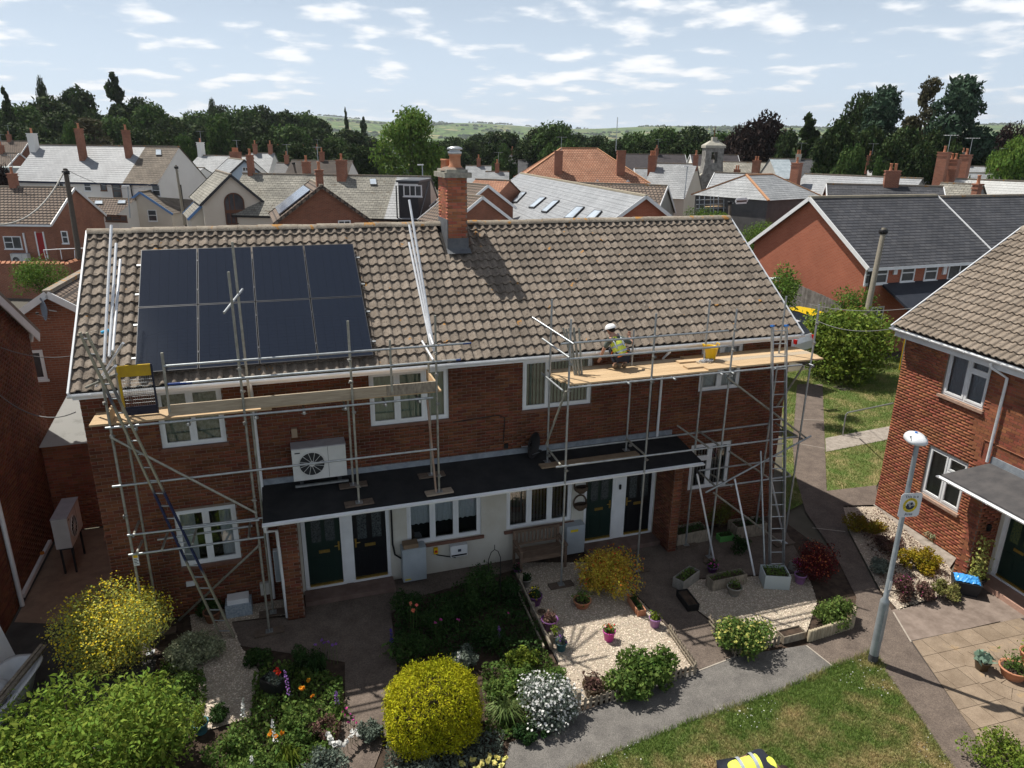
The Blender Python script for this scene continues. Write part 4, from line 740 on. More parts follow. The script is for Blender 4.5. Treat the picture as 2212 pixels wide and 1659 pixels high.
def fhouse(name, label, A, B, D, pitch, wm, rm, base=0., eo=.25, vo=.12, hip=0, chimneys=(), wins=(), verge=None, group=None, cat='house', ridgem=None, gauge=.3, step=.014, back=True, fascia=None, roofs=None):
    """a house from the two ends of its ridge (A left, B right as seen from the camera); D depth, pitch in degrees"""
    A, B = Vector(A), Vector(B); z = (A.z+B.z)/2; X = Vector((B.x-A.x, B.y-A.y, 0)); L = X.length; X /= L; yaw = math.atan2(X.y, X.x); Y = Vector((-X.y, X.x, 0)); h = D/2*math.tan(R(pitch)); A0 = Vector((A.x, A.y, 0)); B0 = Vector((B.x, B.y, 0))
    if hip: A0 = A0-X*hip; L += 2*hip
    O = A0-Y*(D/2); O.z = base; M = frame(O, yaw); rz = z-base; ez = rz-h
    t = thing(name, label, cat, O+X*(L/2)+Y*(D/2), group); w = MB(M)
    w.quad((0, 0, 0), (L, 0, 0), (L, 0, ez), (0, 0, ez)); w.quad((L, D, 0), (0, D, 0), (0, D, ez), (L, D, ez))
    for x, fl in ((0, 1), (L, 0)):
        p = [(x, D, 0), (x, 0, 0), (x, 0, ez)]+([] if hip else [(x, D/2, rz-.05)])+[(x, D, ez)]; w.poly(p if fl else p[::-1])
    w.obj('wall', wm, t); r = MB(M); k = eo*math.tan(R(pitch)); zt = rz+.04
    if hip:
        sgn = (-eo, L+eo); slope(r, -eo, L+eo, -eo, ez-k, D/2, zt, gauge, step, hip, L-hip); slope(r, -eo, L+eo, D+eo, ez-k, D/2, zt, gauge, step, hip, L-hip)
        rr = r.obj('roof', rm, t)
        for x0, x1 in ((-eo, hip), (L+eo, L-hip)):
            q = MB(M @ (frame((0, 0, 0), R(90)) @ Matrix.Scale(-1, 4, (0, 1, 0)))); slope(q, -eo, D+eo, x0, ez-k, x1, zt, gauge, step, D/2, D/2); q.obj('hip_slope', rm, rr)
        hp = MB(M)
        for x0, x1 in ((-eo, hip), (L+eo, L-hip)):
            for y in (-eo, D+eo): hp.bar((x0, y, ez-k+.03), (x1, D/2, zt+.03), .18, .1)
        hp.bar((hip, D/2, zt+.03), (L-hip, D/2, zt+.03), .2, .12); hp.obj('ridge', ridgem or RIDGE, rr)
    else:
        if roofs:
            rr = None
            for f0, f1, m_ in roofs:
                r = MB(M); x0, x1 = (-vo if f0 == 0 else L*f0), (L+vo if f1 == 1 else L*f1); slope(r, x0, x1, -eo, ez-k, D/2, zt, gauge, step); slope(r, x0, x1, D+eo, ez-k, D/2, zt, gauge, step); o = r.obj('roof', m_, t); rr = rr or o
        else:
            slope(r, -vo, L+vo, -eo, ez-k, D/2, zt, gauge, step); slope(r, -vo, L+vo, D+eo, ez-k, D/2, zt, gauge, step); rr = r.obj('roof', rm, t)
        c = MB(M); c.bar((-vo, D/2, zt+.01), (L+vo, D/2, zt+.01), .22, .12); c.obj('ridge', ridgem or RIDGE, rr)
        if verge:
            for x in (-vo-.01, L+vo+.01):
                v = MB(M); v.bar((x, -eo, ez-k-.05), (x, D/2, zt-.05), .05, .2, (0, 0, 1)); v.bar((x, D+eo, ez-k-.05), (x, D/2, zt-.05), .05, .2, (0, 0, 1)); v.obj('bargeboard', verge, rr)
    if fascia: MB(M).box(-vo if not hip else -eo, L+(vo if not hip else eo), -eo-.03, -eo+.01, ez-k-.16, ez-k-.01).obj('fascia', fascia, t)
    for cc in chimneys:
        x, y, wd, dp, z1 = cc[:5]; chim(t, M, x*L, y*D, wd, dp, min(rz, ez+(D/2-abs(y*D-D/2))*math.tan(R(pitch)))-.7, rz+z1, cc[5] if len(cc) > 5 else BRICKTX, cc[6] if len(cc) > 6 else 1)
    for wn in wins: fwin(t, side_frame(M, wn[0], L, D), *wn[1:5], *(wn[5:]))
    EZ[t.name] = (M, ez)
    return t, M, L, ez, rz
def onplane(u, v, M):
    """pixel on the plane y=0 of a frame -> local x, z"""
    o = M.translation; n = (M.to_3x3() @ Vector((0, 1, 0))); d = ray(u, v); p = CP+d*((o-CP).dot(n)/d.dot(n)); q = M.inverted() @ p; return q.x, q.z
def pxwin(parent, M, tl, br, lights=(1, 1), fm=WHITE, vent=(), fr=.07):
    x0, z1 = onplane(*tl, M); x1, z0 = onplane(*br, M)
    if parent.name in EZ and (M.translation-EZ[parent.name][0].translation).length < .01: z1 = min(z1, EZ[parent.name][1]-.12)
    return fwin(parent, M, x0, x1, z0, z1, lights, fm, vent, fr)
# ============================================================ the town behind
SLATE_S = tilemat('silvery_slate', (.25, .26, .275), (.3, .31, .325), (.165, .17, .18), .42, .26, .012, var=.1, rough=.55); SLATE_D = tilemat('dark_slate', (.052, .054, .062), (.082, .082, .088), (.028, .028, .032), .4, .22, .016, var=.2, rough=.6)
SLATE_M = tilemat('mottled_old_slate', (.21, .2, .175), (.29, .275, .235), (.1, .095, .08), .4, .24, .02, var=.25, rough=.85, spot=(.11, .085, .055), spots=.6); SLATE_B = tilemat('brown_scantle_slate', (.15, .125, .1), (.2, .165, .13), (.08, .07, .06), .35, .24, .015, var=.25, rough=.85)
SLATE_G = tilemat('grey_slate', (.24, .25, .26), (.31, .32, .33), (.15, .155, .165), .42, .25, .014, var=.16, rough=.6); TILE_BR = tilemat('brown_concrete_tiles', (.185, .14, .11), (.215, .165, .13), (.055, .045, .04), .3, .33, .05, var=.12, rough=.9)
TILE_OR = tilemat('orange_clay_tiles', (.31, .145, .085), (.38, .2, .125), (.13, .065, .045), .28, .33, .03, var=.16, rough=.85); WHROOF = tilemat('white_coated_slate', (.44, .44, .43), (.5, .5, .49), (.33, .33, .32), .4, .26, .012, var=.1, rough=.8)
REND_C = mat('cream_wall', (.6, .54, .45), (.66, .6, .51), .6, .9, .1); REND_W = mat('white_wall', (.74, .72, .68), (.79, .77, .73), .6, .9, .1); REND_BL = mat('pale_blue_cladding', (.42, .52, .62), (.47, .56, .66), 1, .8); OCHRE = mat('ochre_render', (.42, .2, .09), (.48, .25, .12), .8, .9, .1); STONE = mat('grey_rubble_stone', (.14, .135, .125), (.3, .29, .27), 2.6, .95, .5); REND_G = mat('grey_pebbledash', (.36, .34, .31), (.42, .4, .36), 1, .95, .2)
BROWNW = mat('brown_frame_paint', (.13, .06, .035), rough=.5); DKGREY = mat('dark_cladding', (.035, .037, .042), (.045, .047, .052), 2, .6); SKYL = mat('skylight_glass', (.35, .4, .46), (.5, .56, .62), 1, .08, spec=.7); NEARBR = tilemat('shaded_brown_brick', (.21, .07, .04), (.28, .1, .055), (.24, .18, .14), .225, .075, .008, var=.15, rough=.9)
def roofquad(parent, M, ez, D, rz, pts, m, name, t=.09):
    """thin raised panel on the front slope through pixel corners"""
    pit = math.atan2(rz-ez, D/2); S = M @ Matrix.Translation((0, 0, ez)) @ Matrix.Rotation(pit-math.pi/2, 4, 'X') @ Matrix.Translation((0, -.06, 0)); S2 = S; q = [onplane(u, v, S2) for u, v in pts]
    b = MB(S2); b.prism([(x, 0, z) for x, z in q][::-1], (0, -t, 0)); return b.obj(name, m, parent), S2, q
def skylight(parent, M, ez, D, rz, pts):
    o, S, q = roofquad(parent, M, ez, D, rz, pts, DKGREY, 'skylight'); c = [(sum(p[0] for p in q)/4, sum(p[1] for p in q)/4)][0]
    MB(S).poly([(c[0]+(x-c[0])*.84, -.096, c[1]+(z-c[1])*.88) for x, z in q]).obj('skylight_pane', SKYL, o)
# annex with gable, dish and window
an, M, L, ez, rz = fhouse('brick_annex', 'shaded brown brick outbuilding with ribbed tile roof and satellite dish', WY(104, 633, 10), WY(104, 633, 10)+Vector((.5, 8, -.0)), 4.6, 33, NEARBR, TILE_BR, wins=(), verge=WHITE, vo=.15, gauge=.3)
gw = side_frame(M, 'L', L, 4.6); x0, z1 = onplane(55.5, 757, gw); x1, z0 = onplane(104, 819, gw); fwin(an, gw, x0, x1, z0, z1, (1,), fr=.09)
sdm = MB(gw); dx, dz = onplane(110, 662, gw)
def dish(label, M, r=.25, arm=True, m=None):
    t = thing('satellite_dish', label, 'satellite dish', M.translation); d = MB(M); n = 6
    d.add([(0, 0, 0)]+[(r*(i/n)*math.cos(a*math.pi/10), -.1*(i/n)**2-.02, r*1.1*(i/n)*math.sin(a*math.pi/10)) for i in range(1, n+1) for a in range(20)], [(0, 1+k, 1+(k+1) % 20) for k in range(20)]+[(1+20*i+k, 1+20*i+(k+1) % 20, 1+20*(i+1)+(k+1) % 20, 1+20*(i+1)+k) for i in range(n-1) for k in range(20)], smooth=True)
    d.obj('reflector', m or mat('dish_grey', (.12, .13, .14), rough=.6), t); MB(M).tube((0, .02, -.05), (0, .22, -.12), .018, 6).obj('bracket', GALV, t); MB(M).tube((0, 0, -r), (0, -.3, -.12), .01, 6).obj('arm', GALV, t); MB(M).tube((0, -.33, -.1), (0, -.25, -.1), .03, 8).obj('receiver', BLACK, t); return t
dish('grey satellite dish on the outbuilding gable', gw @ frame((dx, -.3, dz), R(-60)), .32, m=mat('dish_blue_grey', (.2, .24, .3), rough=.5))
dish('dark satellite dish on the front wall above the porch', frame(Vector((9.3, .05, 3.25)), R(40)), .3, m=mat('dish_black', (.02, .02, .022), rough=.5)); tag(MB().box(8.74, 8.83, .24, .296, 3.12, 3.24).obj('junction_box', BLACK), 'small black cable box on the wall beside the dark dish', 'box')
# boundary wall with clay coping
bwl = thing('garden_wall', 'tall old brick garden wall with clay tile coping by the bungalow', 'wall', PD(60, 620, 47)); a, b = PD(-30, 569, 46), PD(150, 569, 46); c = PD(215, 548, 48); zt = a.z
for p, q, z2 in ((a, b, zt), (b, c, c.z)):
    X = Vector((q.x-p.x, q.y-p.y, 0)); Mw = frame((p.x, p.y, -.5), math.atan2(X.y, X.x)); l = X.length; h0, h1 = p.z+.5, (q.z if z2 != zt else zt)+.5
    w = MB(Mw); w.add([(0, 0, 0), (l, 0, 0), (l, 0, h1), (0, 0, h0), (0, .25, 0), (l, .25, 0), (l, .25, h1), (0, .25, h0)], [(0, 1, 2, 3), (5, 4, 7, 6), (3, 2, 6, 7), (4, 0, 3, 7), (1, 5, 6, 2)]); w.obj('wall', BRICKTX, bwl)
    n = int(l/.3)
    for i in range(n):
        x = (i+.5)*l/n; z = h0+(h1-h0)*(i+.5)/n; t_ = MB(Mw); t_.prism([(x-.13, -.06, z), (x-.13, .31, z), (x-.13, .12, z+.14)], (.24, 0, .03)); t_.obj('coping_tile', TERRA, bwl)
# bungalow with red door
bg, M, L, ez, rz = fhouse('bungalow', 'red brick bungalow with ribbed brown roof and red front door', PD(-60, 406, 58), PD(158, 403, 58), 7.5, 32, BRICKTX, TILE_BR, base=.9, chimneys=((.42, .5, .75, .6, 1.0, BRICKTX, 1),), verge=WHITE, fascia=WHITE, gauge=.33, step=.04)
pxwin(bg, M, (6, 510), (50, 538), (1, 1), vent=(0,)); pxwin(bg, M, (131, 499), (150, 526), (1,), vent=(0,)); x0, z1 = onplane(78, 503, M); x1, z0 = onplane(103, 559, M); rdm = mat('red_door_paint', (.3, .012, .015), rough=.4)
d = MB(M).box(x0, x1, -.05, .0, z0, z1).obj('door', rdm, bg); MB(M).box(x0+.25, x1-.25, -.06, -.051, z0+1.1, z1-.2).obj('door_glass', FPANE, d); fr = MB(M); fr.box(x0-.1, x0-.001, -.07, .02, z0, z1+.1); fr.box(x1+.001, x1+.1, -.07, .02, z0, z1+.1); fr.obj('door_frame', WHITE, d)
MB(M).box(x0-1.0, x0-.9, -.12, -.02, z0, z1).obj('downpipe', WHITE, bg)
x, z = onplane(35, 560, M); heat_pump('white heat pump beside the red door of the bungalow', M @ Matrix.Translation((x, -.6, z-.35)), 1.3, .4, .85, loc=M @ Vector((x, -.6, 0)))
rl_ = thing('ramp_railing', 'white tubular railing along the ramp by the red bungalow door', 'railing', PD(130, 560, 50)); pts = [PD(u, v, 51) for u, v in ((94, 540), (130, 538), (185, 536))]; MB().path(pts, .03, 6).obj('top_rail', WHITE, rl_)
for p, (u, v) in zip(pts+[PD(161, 540, 51)], ((100, 562), (134, 560), (187, 558), (162, 558))): MB().tube(p, PD(u, v, 51), .03, 6).obj('post', WHITE, rl_)
# white terrace
wt, M, L, ez, rz = fhouse('white_terrace', 'white rendered terrace with silvery slate roof and three chimneys', PD(82, 313, 76), PD(386, 318, 73), 8, 39, REND_W, None, base=.5, roofs=((0, .775, SLATE_S), (.775, 1, SLATE_B)), fascia=mat('blue_black_gutter', (.02, .03, .06)), chimneys=((.005, .42, 1.0, .8, 1.1, REND_W, 1), (.4, .3, .8, .7, 1.6, BRICKTX, 1), (.705, .35, .75, .7, 1.5, BRICKTX, 1)))
for tl, br, l, f, v in (((180, 393), (199, 413), (1,), WHITE, (0,)), ((216, 396), (232, 412), (1,), BROWNW, ()), ((241, 398), (265, 428), (1,), BROWNW, (0,)), ((327, 399), (348, 424), (1,), WHITE, (0,)), ((118, 395), (140, 410), (1, 1), WHITE, ())): pxwin(wt, M, tl, br, l, f, v)
skylight(wt, M, ez, 8, rz, ((337, 324), (349, 324), (350, 336), (337, 336)))
for u in (284, 392): x, z = onplane(u, 400, M); MB(M).tube((x, -.12, .5), (x, -.12, ez-.2), .06, 6).obj('downpipe', BLACK, wt)
lt, M2, L2, e2, r2 = fhouse('lean_to', 'low extension with ribbed brown roof and two rooflights behind the terrace', PD(195, 429, 70), PD(290, 430, 69), 5, 24, REND_W, TILE_BR, base=.5, gauge=.35, step=.03, fascia=BROWNW)
skylight(lt, M2, e2, 5, r2, ((206, 435), (223, 435), (223, 442), (204, 442))); skylight(lt, M2, e2, 5, r2, ((256, 434), (273, 434), (272, 441), (254, 441))); pxwin(lt, M2, (226, 459), (276, 480), (1, 1.4, 1), BROWNW, (1,), .12)
ge, M2, L2, e2, r2 = fhouse('gabled_extension', 'cream rendered extension with blue bargeboards behind the white terrace', PD(304, 415, 69), PD(304, 415, 69)+Vector((2.6, 7, 0)), 5.4, 34, REND_C, SLATE_B, base=.5, verge=mat('blue_bargeboard', (.12, .25, .5), rough=.5), vo=.2); pxwin(ge, side_frame(M2, 'L', L2, 5.4), (318, 453), (341, 478), (1,), WHITE, (0,))
# white gable with arched window
wg, M, L, ez, rz = fhouse('gabled_house', 'cream gabled house with tall arched window and slate roof', PD(497, 378, 58), PD(497, 378, 58)+Vector((-1.5, 9, 0)), 4.6, 42, REND_C, SLATE_M, base=.3, verge=DKGREY, vo=.2); gm = side_frame(M, 'L', L, 4.6)
x0, zb = onplane(490, 484, gm); x1, zt = onplane(524, 417, gm); zs = zt-(x1-x0)/2; a = MB(gm); cx, rr_ = (x0+x1)/2, (x1-x0)/2
a.poly([(x0, -.03, zb), (x1, -.03, zb)]+[(cx+rr_*math.cos(math.pi*k/14), -.03, zs+rr_*math.sin(math.pi*k/14)) for k in range(15)]); aw = a.obj('arched_window', FPANE, wg); f = MB(gm); f.path([(x0, -.05, zb), (x0, -.05, zs)]+[(cx-rr_*math.cos(math.pi*k/14), -.05, zs+rr_*math.sin(math.pi*k/14)) for k in range(15)]+[(x1, -.05, zb), (x0, -.05, zb)], .05, 6)
f.obj('arch_frame', BROWNW, aw)
MB(gm).box(x0, x1, -.09, -.05, zb+(zt-zb)*.36, zb+(zt-zb)*.46).obj('transom', BROWNW, aw); MB(gm).box(cx-.04, cx+.04, -.08, -.04, zb, zt).obj('mullion', BROWNW, aw); MB(gm).box(cx-rr_*.5-.03, cx-rr_*.5+.03, -.08, -.04, zb, zs+.5).obj('mullion', BROWNW, aw)
fhouse('outshut', 'low cream outbuilding with blue bargeboard beside the arched window house', PD(455, 424, 58.7), PD(455, 424, 58.7)+Vector((-.8, 5, 0)), 3.4, 42, REND_C, SLATE_M, base=.3, verge=mat('blue_bargeboard', (.12, .25, .5)), vo=.15)
bb, M, L, ez, rz = fhouse('gabled_house', 'pale blue clad gable with small square window', PD(527, 346, 84), PD(527, 346, 84)+Vector((-2, 10, 0)), 8, 40, REND_BL, SLATE_G, verge=SLATE_D, vo=.2); pxwin(bb, side_frame(M, 'L', L, 8), (523, 361), (538, 370))
fhouse('slate_house', 'old grey slate roofed house with white end chimney behind the terrace', PD(432, 338, 96), PD(536, 336, 92), 9, 36, REND_W, SLATE_G, chimneys=((.04, .5, .9, .9, 1.6, REND_W, 1), (.86, .4, 1.8, .9, .5, BRICKTX, 4))); fhouse('slate_house', 'small grey slate roof below the white end chimney', PD(394, 362, 88), PD(440, 362, 86), 6, 30, REND_W, SLATE_G, base=1)
# mottled terrace with dormer
mt, M, L, ez, rz = fhouse('slate_terrace', 'terrace with mottled lichened slate roof and dark box dormer', PD(528, 378, 62), PD(928, 380, 60), 8, 36, REND_C, SLATE_M, base=.3, chimneys=((.04, .5, .55, .7, 1.5, BRICKTX, 1), (.335, .55, .8, .6, 1.0, BRICKTX, 1), (.545, .45, 1.0, .8, 1.2, BRICKTX, 1)), roofs=((0, .83, SLATE_M), (.83, 1, SLATE_S)), fascia=BLACK)
x0, _ = onplane(861, 400, M); x1 = L+.05; dz0, dz1 = ez-.15, rz-.25
dm = MB(M); dm.box(x0, x1, -.12, 4, dz0, dz1); dmo = dm.obj('dormer', DKGREY, mt); MB(M).box(x0-.12, x1+.12, -.3, 4.2, dz1+.001, dz1+.16).obj('flat_roof', mat('dormer_lead', (.07, .075, .085), rough=.5), dmo); Md = M @ Matrix.Translation((0, -.12, 0)); pxwin(dmo, Md, (871, 399), (912, 425), (1, 1, 1), fr=.09); MB(Md).box(x0+.02, x1, -.03, -.005, dz1-.22, dz1-.1).obj('trim', WHITE, dmo)
skylight(mt, M, ez, 8, rz, ((798, 388), (813, 387), (815, 400), (800, 400))); pxwin(mt, M, (782, 458), (800, 480), (1, 1)); pxwin(mt, M, (898, 460), (911, 482), (1,)); x, _ = onplane(858, 440, M); MB(M).tube((x, -.12, 0), (x, -.12, rz-.5), .06, 6).obj('downpipe', BLACK, mt)
# red brick gable with solar array
sg_, M, L, ez, rz = fhouse('brick_house', 'brown brick gable with a solar array on its roof', PD(694, 402, 46), PD(694, 402, 46)+(lambda q: (q-PD(694, 402, 46)).normalized()*7)(G(661, 384, PD(694, 402, 46).z)), 5.8, 36, NEARBR, TILE_BR, verge=TILE_BR, vo=.2, gauge=.3, chimneys=((.12, .5, .6, .6, .9, BRICKTX, 1),)); Ms = side_frame(M, 'B', L, 5.8)
for i in range(5): MB(Ms @ Matrix.Translation((0, 0, ez)) @ Matrix.Rotation(math.atan2(rz-ez, 2.9), 4, 'X')).box(L*.12+i*1.06, L*.12+i*1.06+1.0, .35, 2.9, .12, .17).obj('solar_panel', mat('pale_solar_glass', (.14, .17, .24), (.2, .23, .3), 3, .12, spec=.7), sg_)
pxwin(sg_, side_frame(M, 'L', L, 5.8), (730, 476), (758, 492))
# slate hall with six rooflights
zr = 7.2; hl, M, L, ez, rz = fhouse('slate_hall', 'long hall with pale slate roof and six tilted rooflights', G(1126, 375, zr), G(1392, 424, zr), 11, 35, BRICKRED, SLATE_S, verge=WHITE, vo=.3, gauge=.36, ridgem=mat('lichened_stone_ridge', (.3, .26, .2), (.4, .35, .26), 3, .9))
for q in (((1106, 411), (1115, 411), (1106, 424), (1097, 424)), ((1126, 416), (1138, 416), (1117, 438), (1106, 438)), ((1168, 427), (1181, 427), (1154, 450), (1142, 449)), ((1197, 434), (1210, 434), (1181, 460), (1169, 458)), ((1247, 447), (1264, 448), (1238, 474), (1218, 473)), ((1285, 455), (1302, 457), (1283, 478), (1262, 476))): skylight(hl, M, ez, 11, rz, q)
# orange hipped house
oh, M, L, ez, rz = fhouse('hipped_house', 'ochre rendered house with orange hipped tile roof and gothic windows', PD(1213, 321, 80), PD(1289, 321, 80), 10, 33, OCHRE, TILE_OR, hip=5, chimneys=((.32, .12, 1.15, .9, -.3, BRICKTX, 0), (.8, .12, 1.15, .9, -.2, BRICKTX, 0)), ridgem=mat('orange_ridge', (.5, .27, .15), (.42, .22, .12), 4))
for u in (1356, 1290): 
    x, z = onplane(u, 394, M); a = MB(M); a.poly([(x-.7, -.03, z-2.2), (x+.7, -.03, z-2.2), (x+.7, -.03, z-.6), (x+.4, -.03, z-.1), (x, -.03, z+.3), (x-.4, -.03, z-.1), (x-.7, -.03, z-.6)]); g = a.obj('gothic_window', WHITE, oh)
    for s in (-.33, .33): MB(M).poly([(x+s-.25, -.05, z-2.1), (x+s+.25, -.05, z-2.1), (x+s+.25, -.05, z-.8), (x+s, -.05, z-.3), (x+s-.25, -.05, z-.8)]).obj('pane', FPANE, g)
MB(M).tube((L*.8-.6, D_y := 1.2, rz-.2), (L*.8-.6, 1.2, rz+3.2), .04, 5).obj('aerial_mast', GALV, oh)
# middle group
fhouse('slate_house', 'grey slate roofed house with tall brick end chimney near the church', PD(1414, 352, 82), PD(1504, 356, 80), 8.5, 38, REND_C, SLATE_G, chimneys=((.0, .4, 1.1, .9, .8, BRICKTX, 3), (.98, .5, .6, .6, .9, BRICKTX, 1)))
cg, M, L, ez, rz = fhouse('gabled_house', 'plain beige gable with brown tile roof near the church', PD(1439, 402, 58), PD(1439, 402, 58)+Vector((-7, 6.5, 0)), 7.2, 32, REND_G, TILE_BR, verge=WHITE, vo=.15)
for lab, a, b, dp, dd, pt in (('long dark roofed building behind the orange roof', (1345, 333), (1478, 334), 118, 9, 34), ('dark roofed building behind the church bellcote', (1492, 334), (1592, 336), 118, 9, 34), ('low slate roof behind the orange hipped house', (1372, 364), (1400, 365), 92, 6, 30)): fhouse('far_house', lab, PD(*a, dp), PD(*b, dp), dd, pt, REND_W, mat('far_dark_roof', (.05, .045, .05), (.07, .062, .065), 2, .9) if pt == 34 else SLATE_G, chimneys=((.55, .5, .7, .7, .9, BRICKTX, 1),) if pt == 34 else (), verge=WHITE)
# church with bellcote
chh = thing('church', 'grey stone chapel with a bellcote over its gable', 'church', PD(1530, 420, 92)); apx = PD(1530, 362, 92); cw_ = 11.0; Mc = frame((apx.x-cw_/2, apx.y, 0), R(-14)); az = apx.z
w = MB(Mc); w.poly([(0, 0, 0), (cw_, 0, 0), (cw_, 0, az-4.6), (cw_/2, 0, az), (0, 0, az-4.6)]); w.quad((cw_, 0, 0), (cw_, 16, 0), (cw_, 16, az-4.6), (cw_, 0, az-4.6)); w.quad((0, 16, 0), (0, 0, 0), (0, 0, az-4.6), (0, 16, az-4.6)); w.obj('wall', STONE, chh)
rr_ = MB(Mc); qx = cw_/2
for s in (0, 1):
    x = -.3 if s == 0 else cw_+.3; rr_.prism([(x, .4, az-4.85), (qx, .4, az-.05), (qx, 16, az-.05), (x, 16, az-4.85)], (0, 0, .12))
rr_.obj('roof', SLATE_M, chh); cp_ = MB(Mc); cp_.bar((-.3, .15, az-4.6), (qx, .15, az+.25), .5, .3, (0, 0, 1)); cp_.bar((cw_+.3, .15, az-4.6), (qx, .15, az+.25), .5, .3, (0, 0, 1)); cp_.obj('coping', mat('pale_coping_stone', (.34, .32, .27), (.42, .4, .34), 3, .9), chh)
bc_ = MB(Mc); PALE = MATS['pale_coping_stone']; bw_ = 1.15
bc_.add([(qx-1.5, -.2, az-1.8), (qx+1.5, -.2, az-1.8), (qx+1.5, 1.4, az-1.8), (qx-1.5, 1.4, az-1.8), (qx-bw_, -.15, az+.6), (qx+bw_, -.15, az+.6), (qx+bw_, 1.3, az+.6), (qx-bw_, 1.3, az+.6)], [(0, 1, 5, 4), (1, 2, 6, 5), (2, 3, 7, 6), (3, 0, 4, 7), (4, 5, 6, 7)])
bc_.box(qx-bw_, qx-.4, -.15, 1.3, az+.601, az+2.4); bc_.box(qx+.4, qx+bw_, -.15, 1.3, az+.601, az+2.4); bc_.box(qx-.4, qx+.4, -.15, 1.3, az+1.9, az+2.4); bco = bc_.obj('bellcote', STONE, chh)
b2 = MB(Mc); b2.box(qx-1.3, qx+1.3, -.3, 1.45, az+2.401, az+2.7); b2.add([(qx-1.3, -.3, az+2.7), (qx+1.3, -.3, az+2.7), (qx+1.3, 1.45, az+2.7), (qx-1.3, 1.45, az+2.7), (qx-.5, .3, az+3.25), (qx+.5, .3, az+3.25), (qx+.5, .85, az+3.25), (qx-.5, .85, az+3.25)], [(0, 1, 5, 4), (1, 2, 6, 5), (2, 3, 7, 6), (3, 0, 4, 7), (4, 5, 6, 7)]); b2.box(qx-.3, qx+.3, .3, .85, az+3.25, az+3.7); b2.obj('bellcote_cap', PALE, bco); MB(Mc).tube((qx, .6, az+3.7), (qx, .6, az+4.9), .06, 6).obj('finial', BROWNW, bco); MB(Mc).lathe((qx, .5, az+1.0), [(.34, 0), (.3, .1), (.2, .5), (.05, .6)], 10).obj('bell', mat('bell_bronze', (.1, .09, .06), metal=.6, rough=.5), bco)
for cx_, wz, hh_ in ((qx, az-5.4, 3.4), (qx-3.3, az-7.4, 2.2), (qx+3.3, az-7.4, 2.2)):
    ww = .75 if cx_ == qx else .45; MB(Mc).poly([(cx_-ww, -.03, wz), (cx_+ww, -.03, wz), (cx_+ww, -.03, wz+hh_*.7), (cx_, -.03, wz+hh_), (cx_-ww, -.03, wz+hh_*.7)]).obj('lancet_window', FPANE, chh)
    f = MB(Mc); f.path([(cx_-ww-.1, -.06, wz), (cx_-ww-.1, -.06, wz+hh_*.7), (cx_, -.06, wz+hh_+.15), (cx_+ww+.1, -.06, wz+hh_*.7), (cx_+ww+.1, -.06, wz)], .14, 5); f.obj('window_surround', PALE, chh)
fhouse('slate_house', 'long grey slate roof running behind the chapel bellcote', PD(1556, 352, 100), PD(1665, 350, 96), 9, 34, STONE, SLATE_M, chimneys=((.5, .2, .9, .8, -.9, BRICKTX, 2), (.86, .2, 1.2, .9, .3, BRICKTX, 2)))
vh, M, L, ez, rz = fhouse('slate_house', 'house with pale slate roof and white verge below the chapel', PD(1547, 372, 66), PD(1634, 378, 64), 9.5, 40, BRICKRED, SLATE_S, verge=WHITE, fascia=BROWNW, base=-.5)
sm = thing('far_scaffold', 'small distant scaffold below the pale slate roof', 'scaffold', PD(1530, 452, 58))
for u in (1510, 1521, 1534, 1541, 1551, 1563): MB().tube(PD(u, 460, 58), PD(u+1, 424, 58), .04, 5).obj('upright', GALV, sm)
for v in (432, 442, 451): MB().tube(PD(1504, v, 58), PD(1568, v-2, 58), .04, 5).obj('ledger', GALV, sm)
MB().bar(PD(1524, 447, 58.3), PD(1566, 445, 58.3), .6, .06).obj('platform', WOOD, sm)
sh, M, L, ez, rz = fhouse('slate_hung_house', 'dark slate hung house with hipped grey roof and white ground floor', PD(1612, 379, 58), PD(1668, 378, 60), 7, 24, mat('slate_hung_wall', (.09, .088, .09), (.12, .115, .115), 2, .85), SLATE_G, hip=1.8, ridgem=mat('orange_ridge', (.5, .27, .15)), base=-.5); pxwin(sh, M, (1591, 410), (1615, 430), (1,), fr=.12); MB(M).box(-.01, L, -.04, -.005, 0, ez-3.1).obj('ground_floor_render', REND_W, sh)
# right-hand roofs
fhouse('slate_house', 'silvery slate roof with dark dormer and twin brick chimney', PD(1741, 375, 70), PD(1990, 388, 62), 9, 38, STONE, SLATE_S, chimneys=((.0, .3, 1.1, .8, 1.0, BRICKTX, 1),), base=-.5); fhouse('slate_house', 'dark hipped slate building behind the silvery roof', PD(1700, 345, 96), PD(1782, 344, 94), 9, 36, STONE, SLATE_D, base=-.5, chimneys=((.3, .5, .9, .7, .6, REND_C, 2),))
fhouse('glazed_lantern_house', 'slate house with a glazed roof lantern behind the slate hung wall', PD(1664, 343, 88), PD(1702, 344, 88), 7, 30, REND_G, mat('lantern_glass', (.3, .35, .38), (.42, .47, .5), 2, .2, spec=.6), base=-.5)
fhouse('white_roof_house', 'white coated slate roof with bushy tree in front', PD(1875, 352, 92), PD(2003, 355, 90), 9, 34, REND_W, WHROOF, base=-.5, chimneys=((.0, .4, .8, .8, .9, BRICKTX, 1), (.86, .2, .8, .6, -.3, BRICKTX, 1))); fhouse('slate_house', 'low grey slate roof behind the brick chimney stacks', PD(2058, 359, 90), PD(2200, 362, 86), 8, 30, REND_C, SLATE_G, base=-.5, chimneys=((.12, .5, 1.1, .9, 1.6, STONE, 1),))
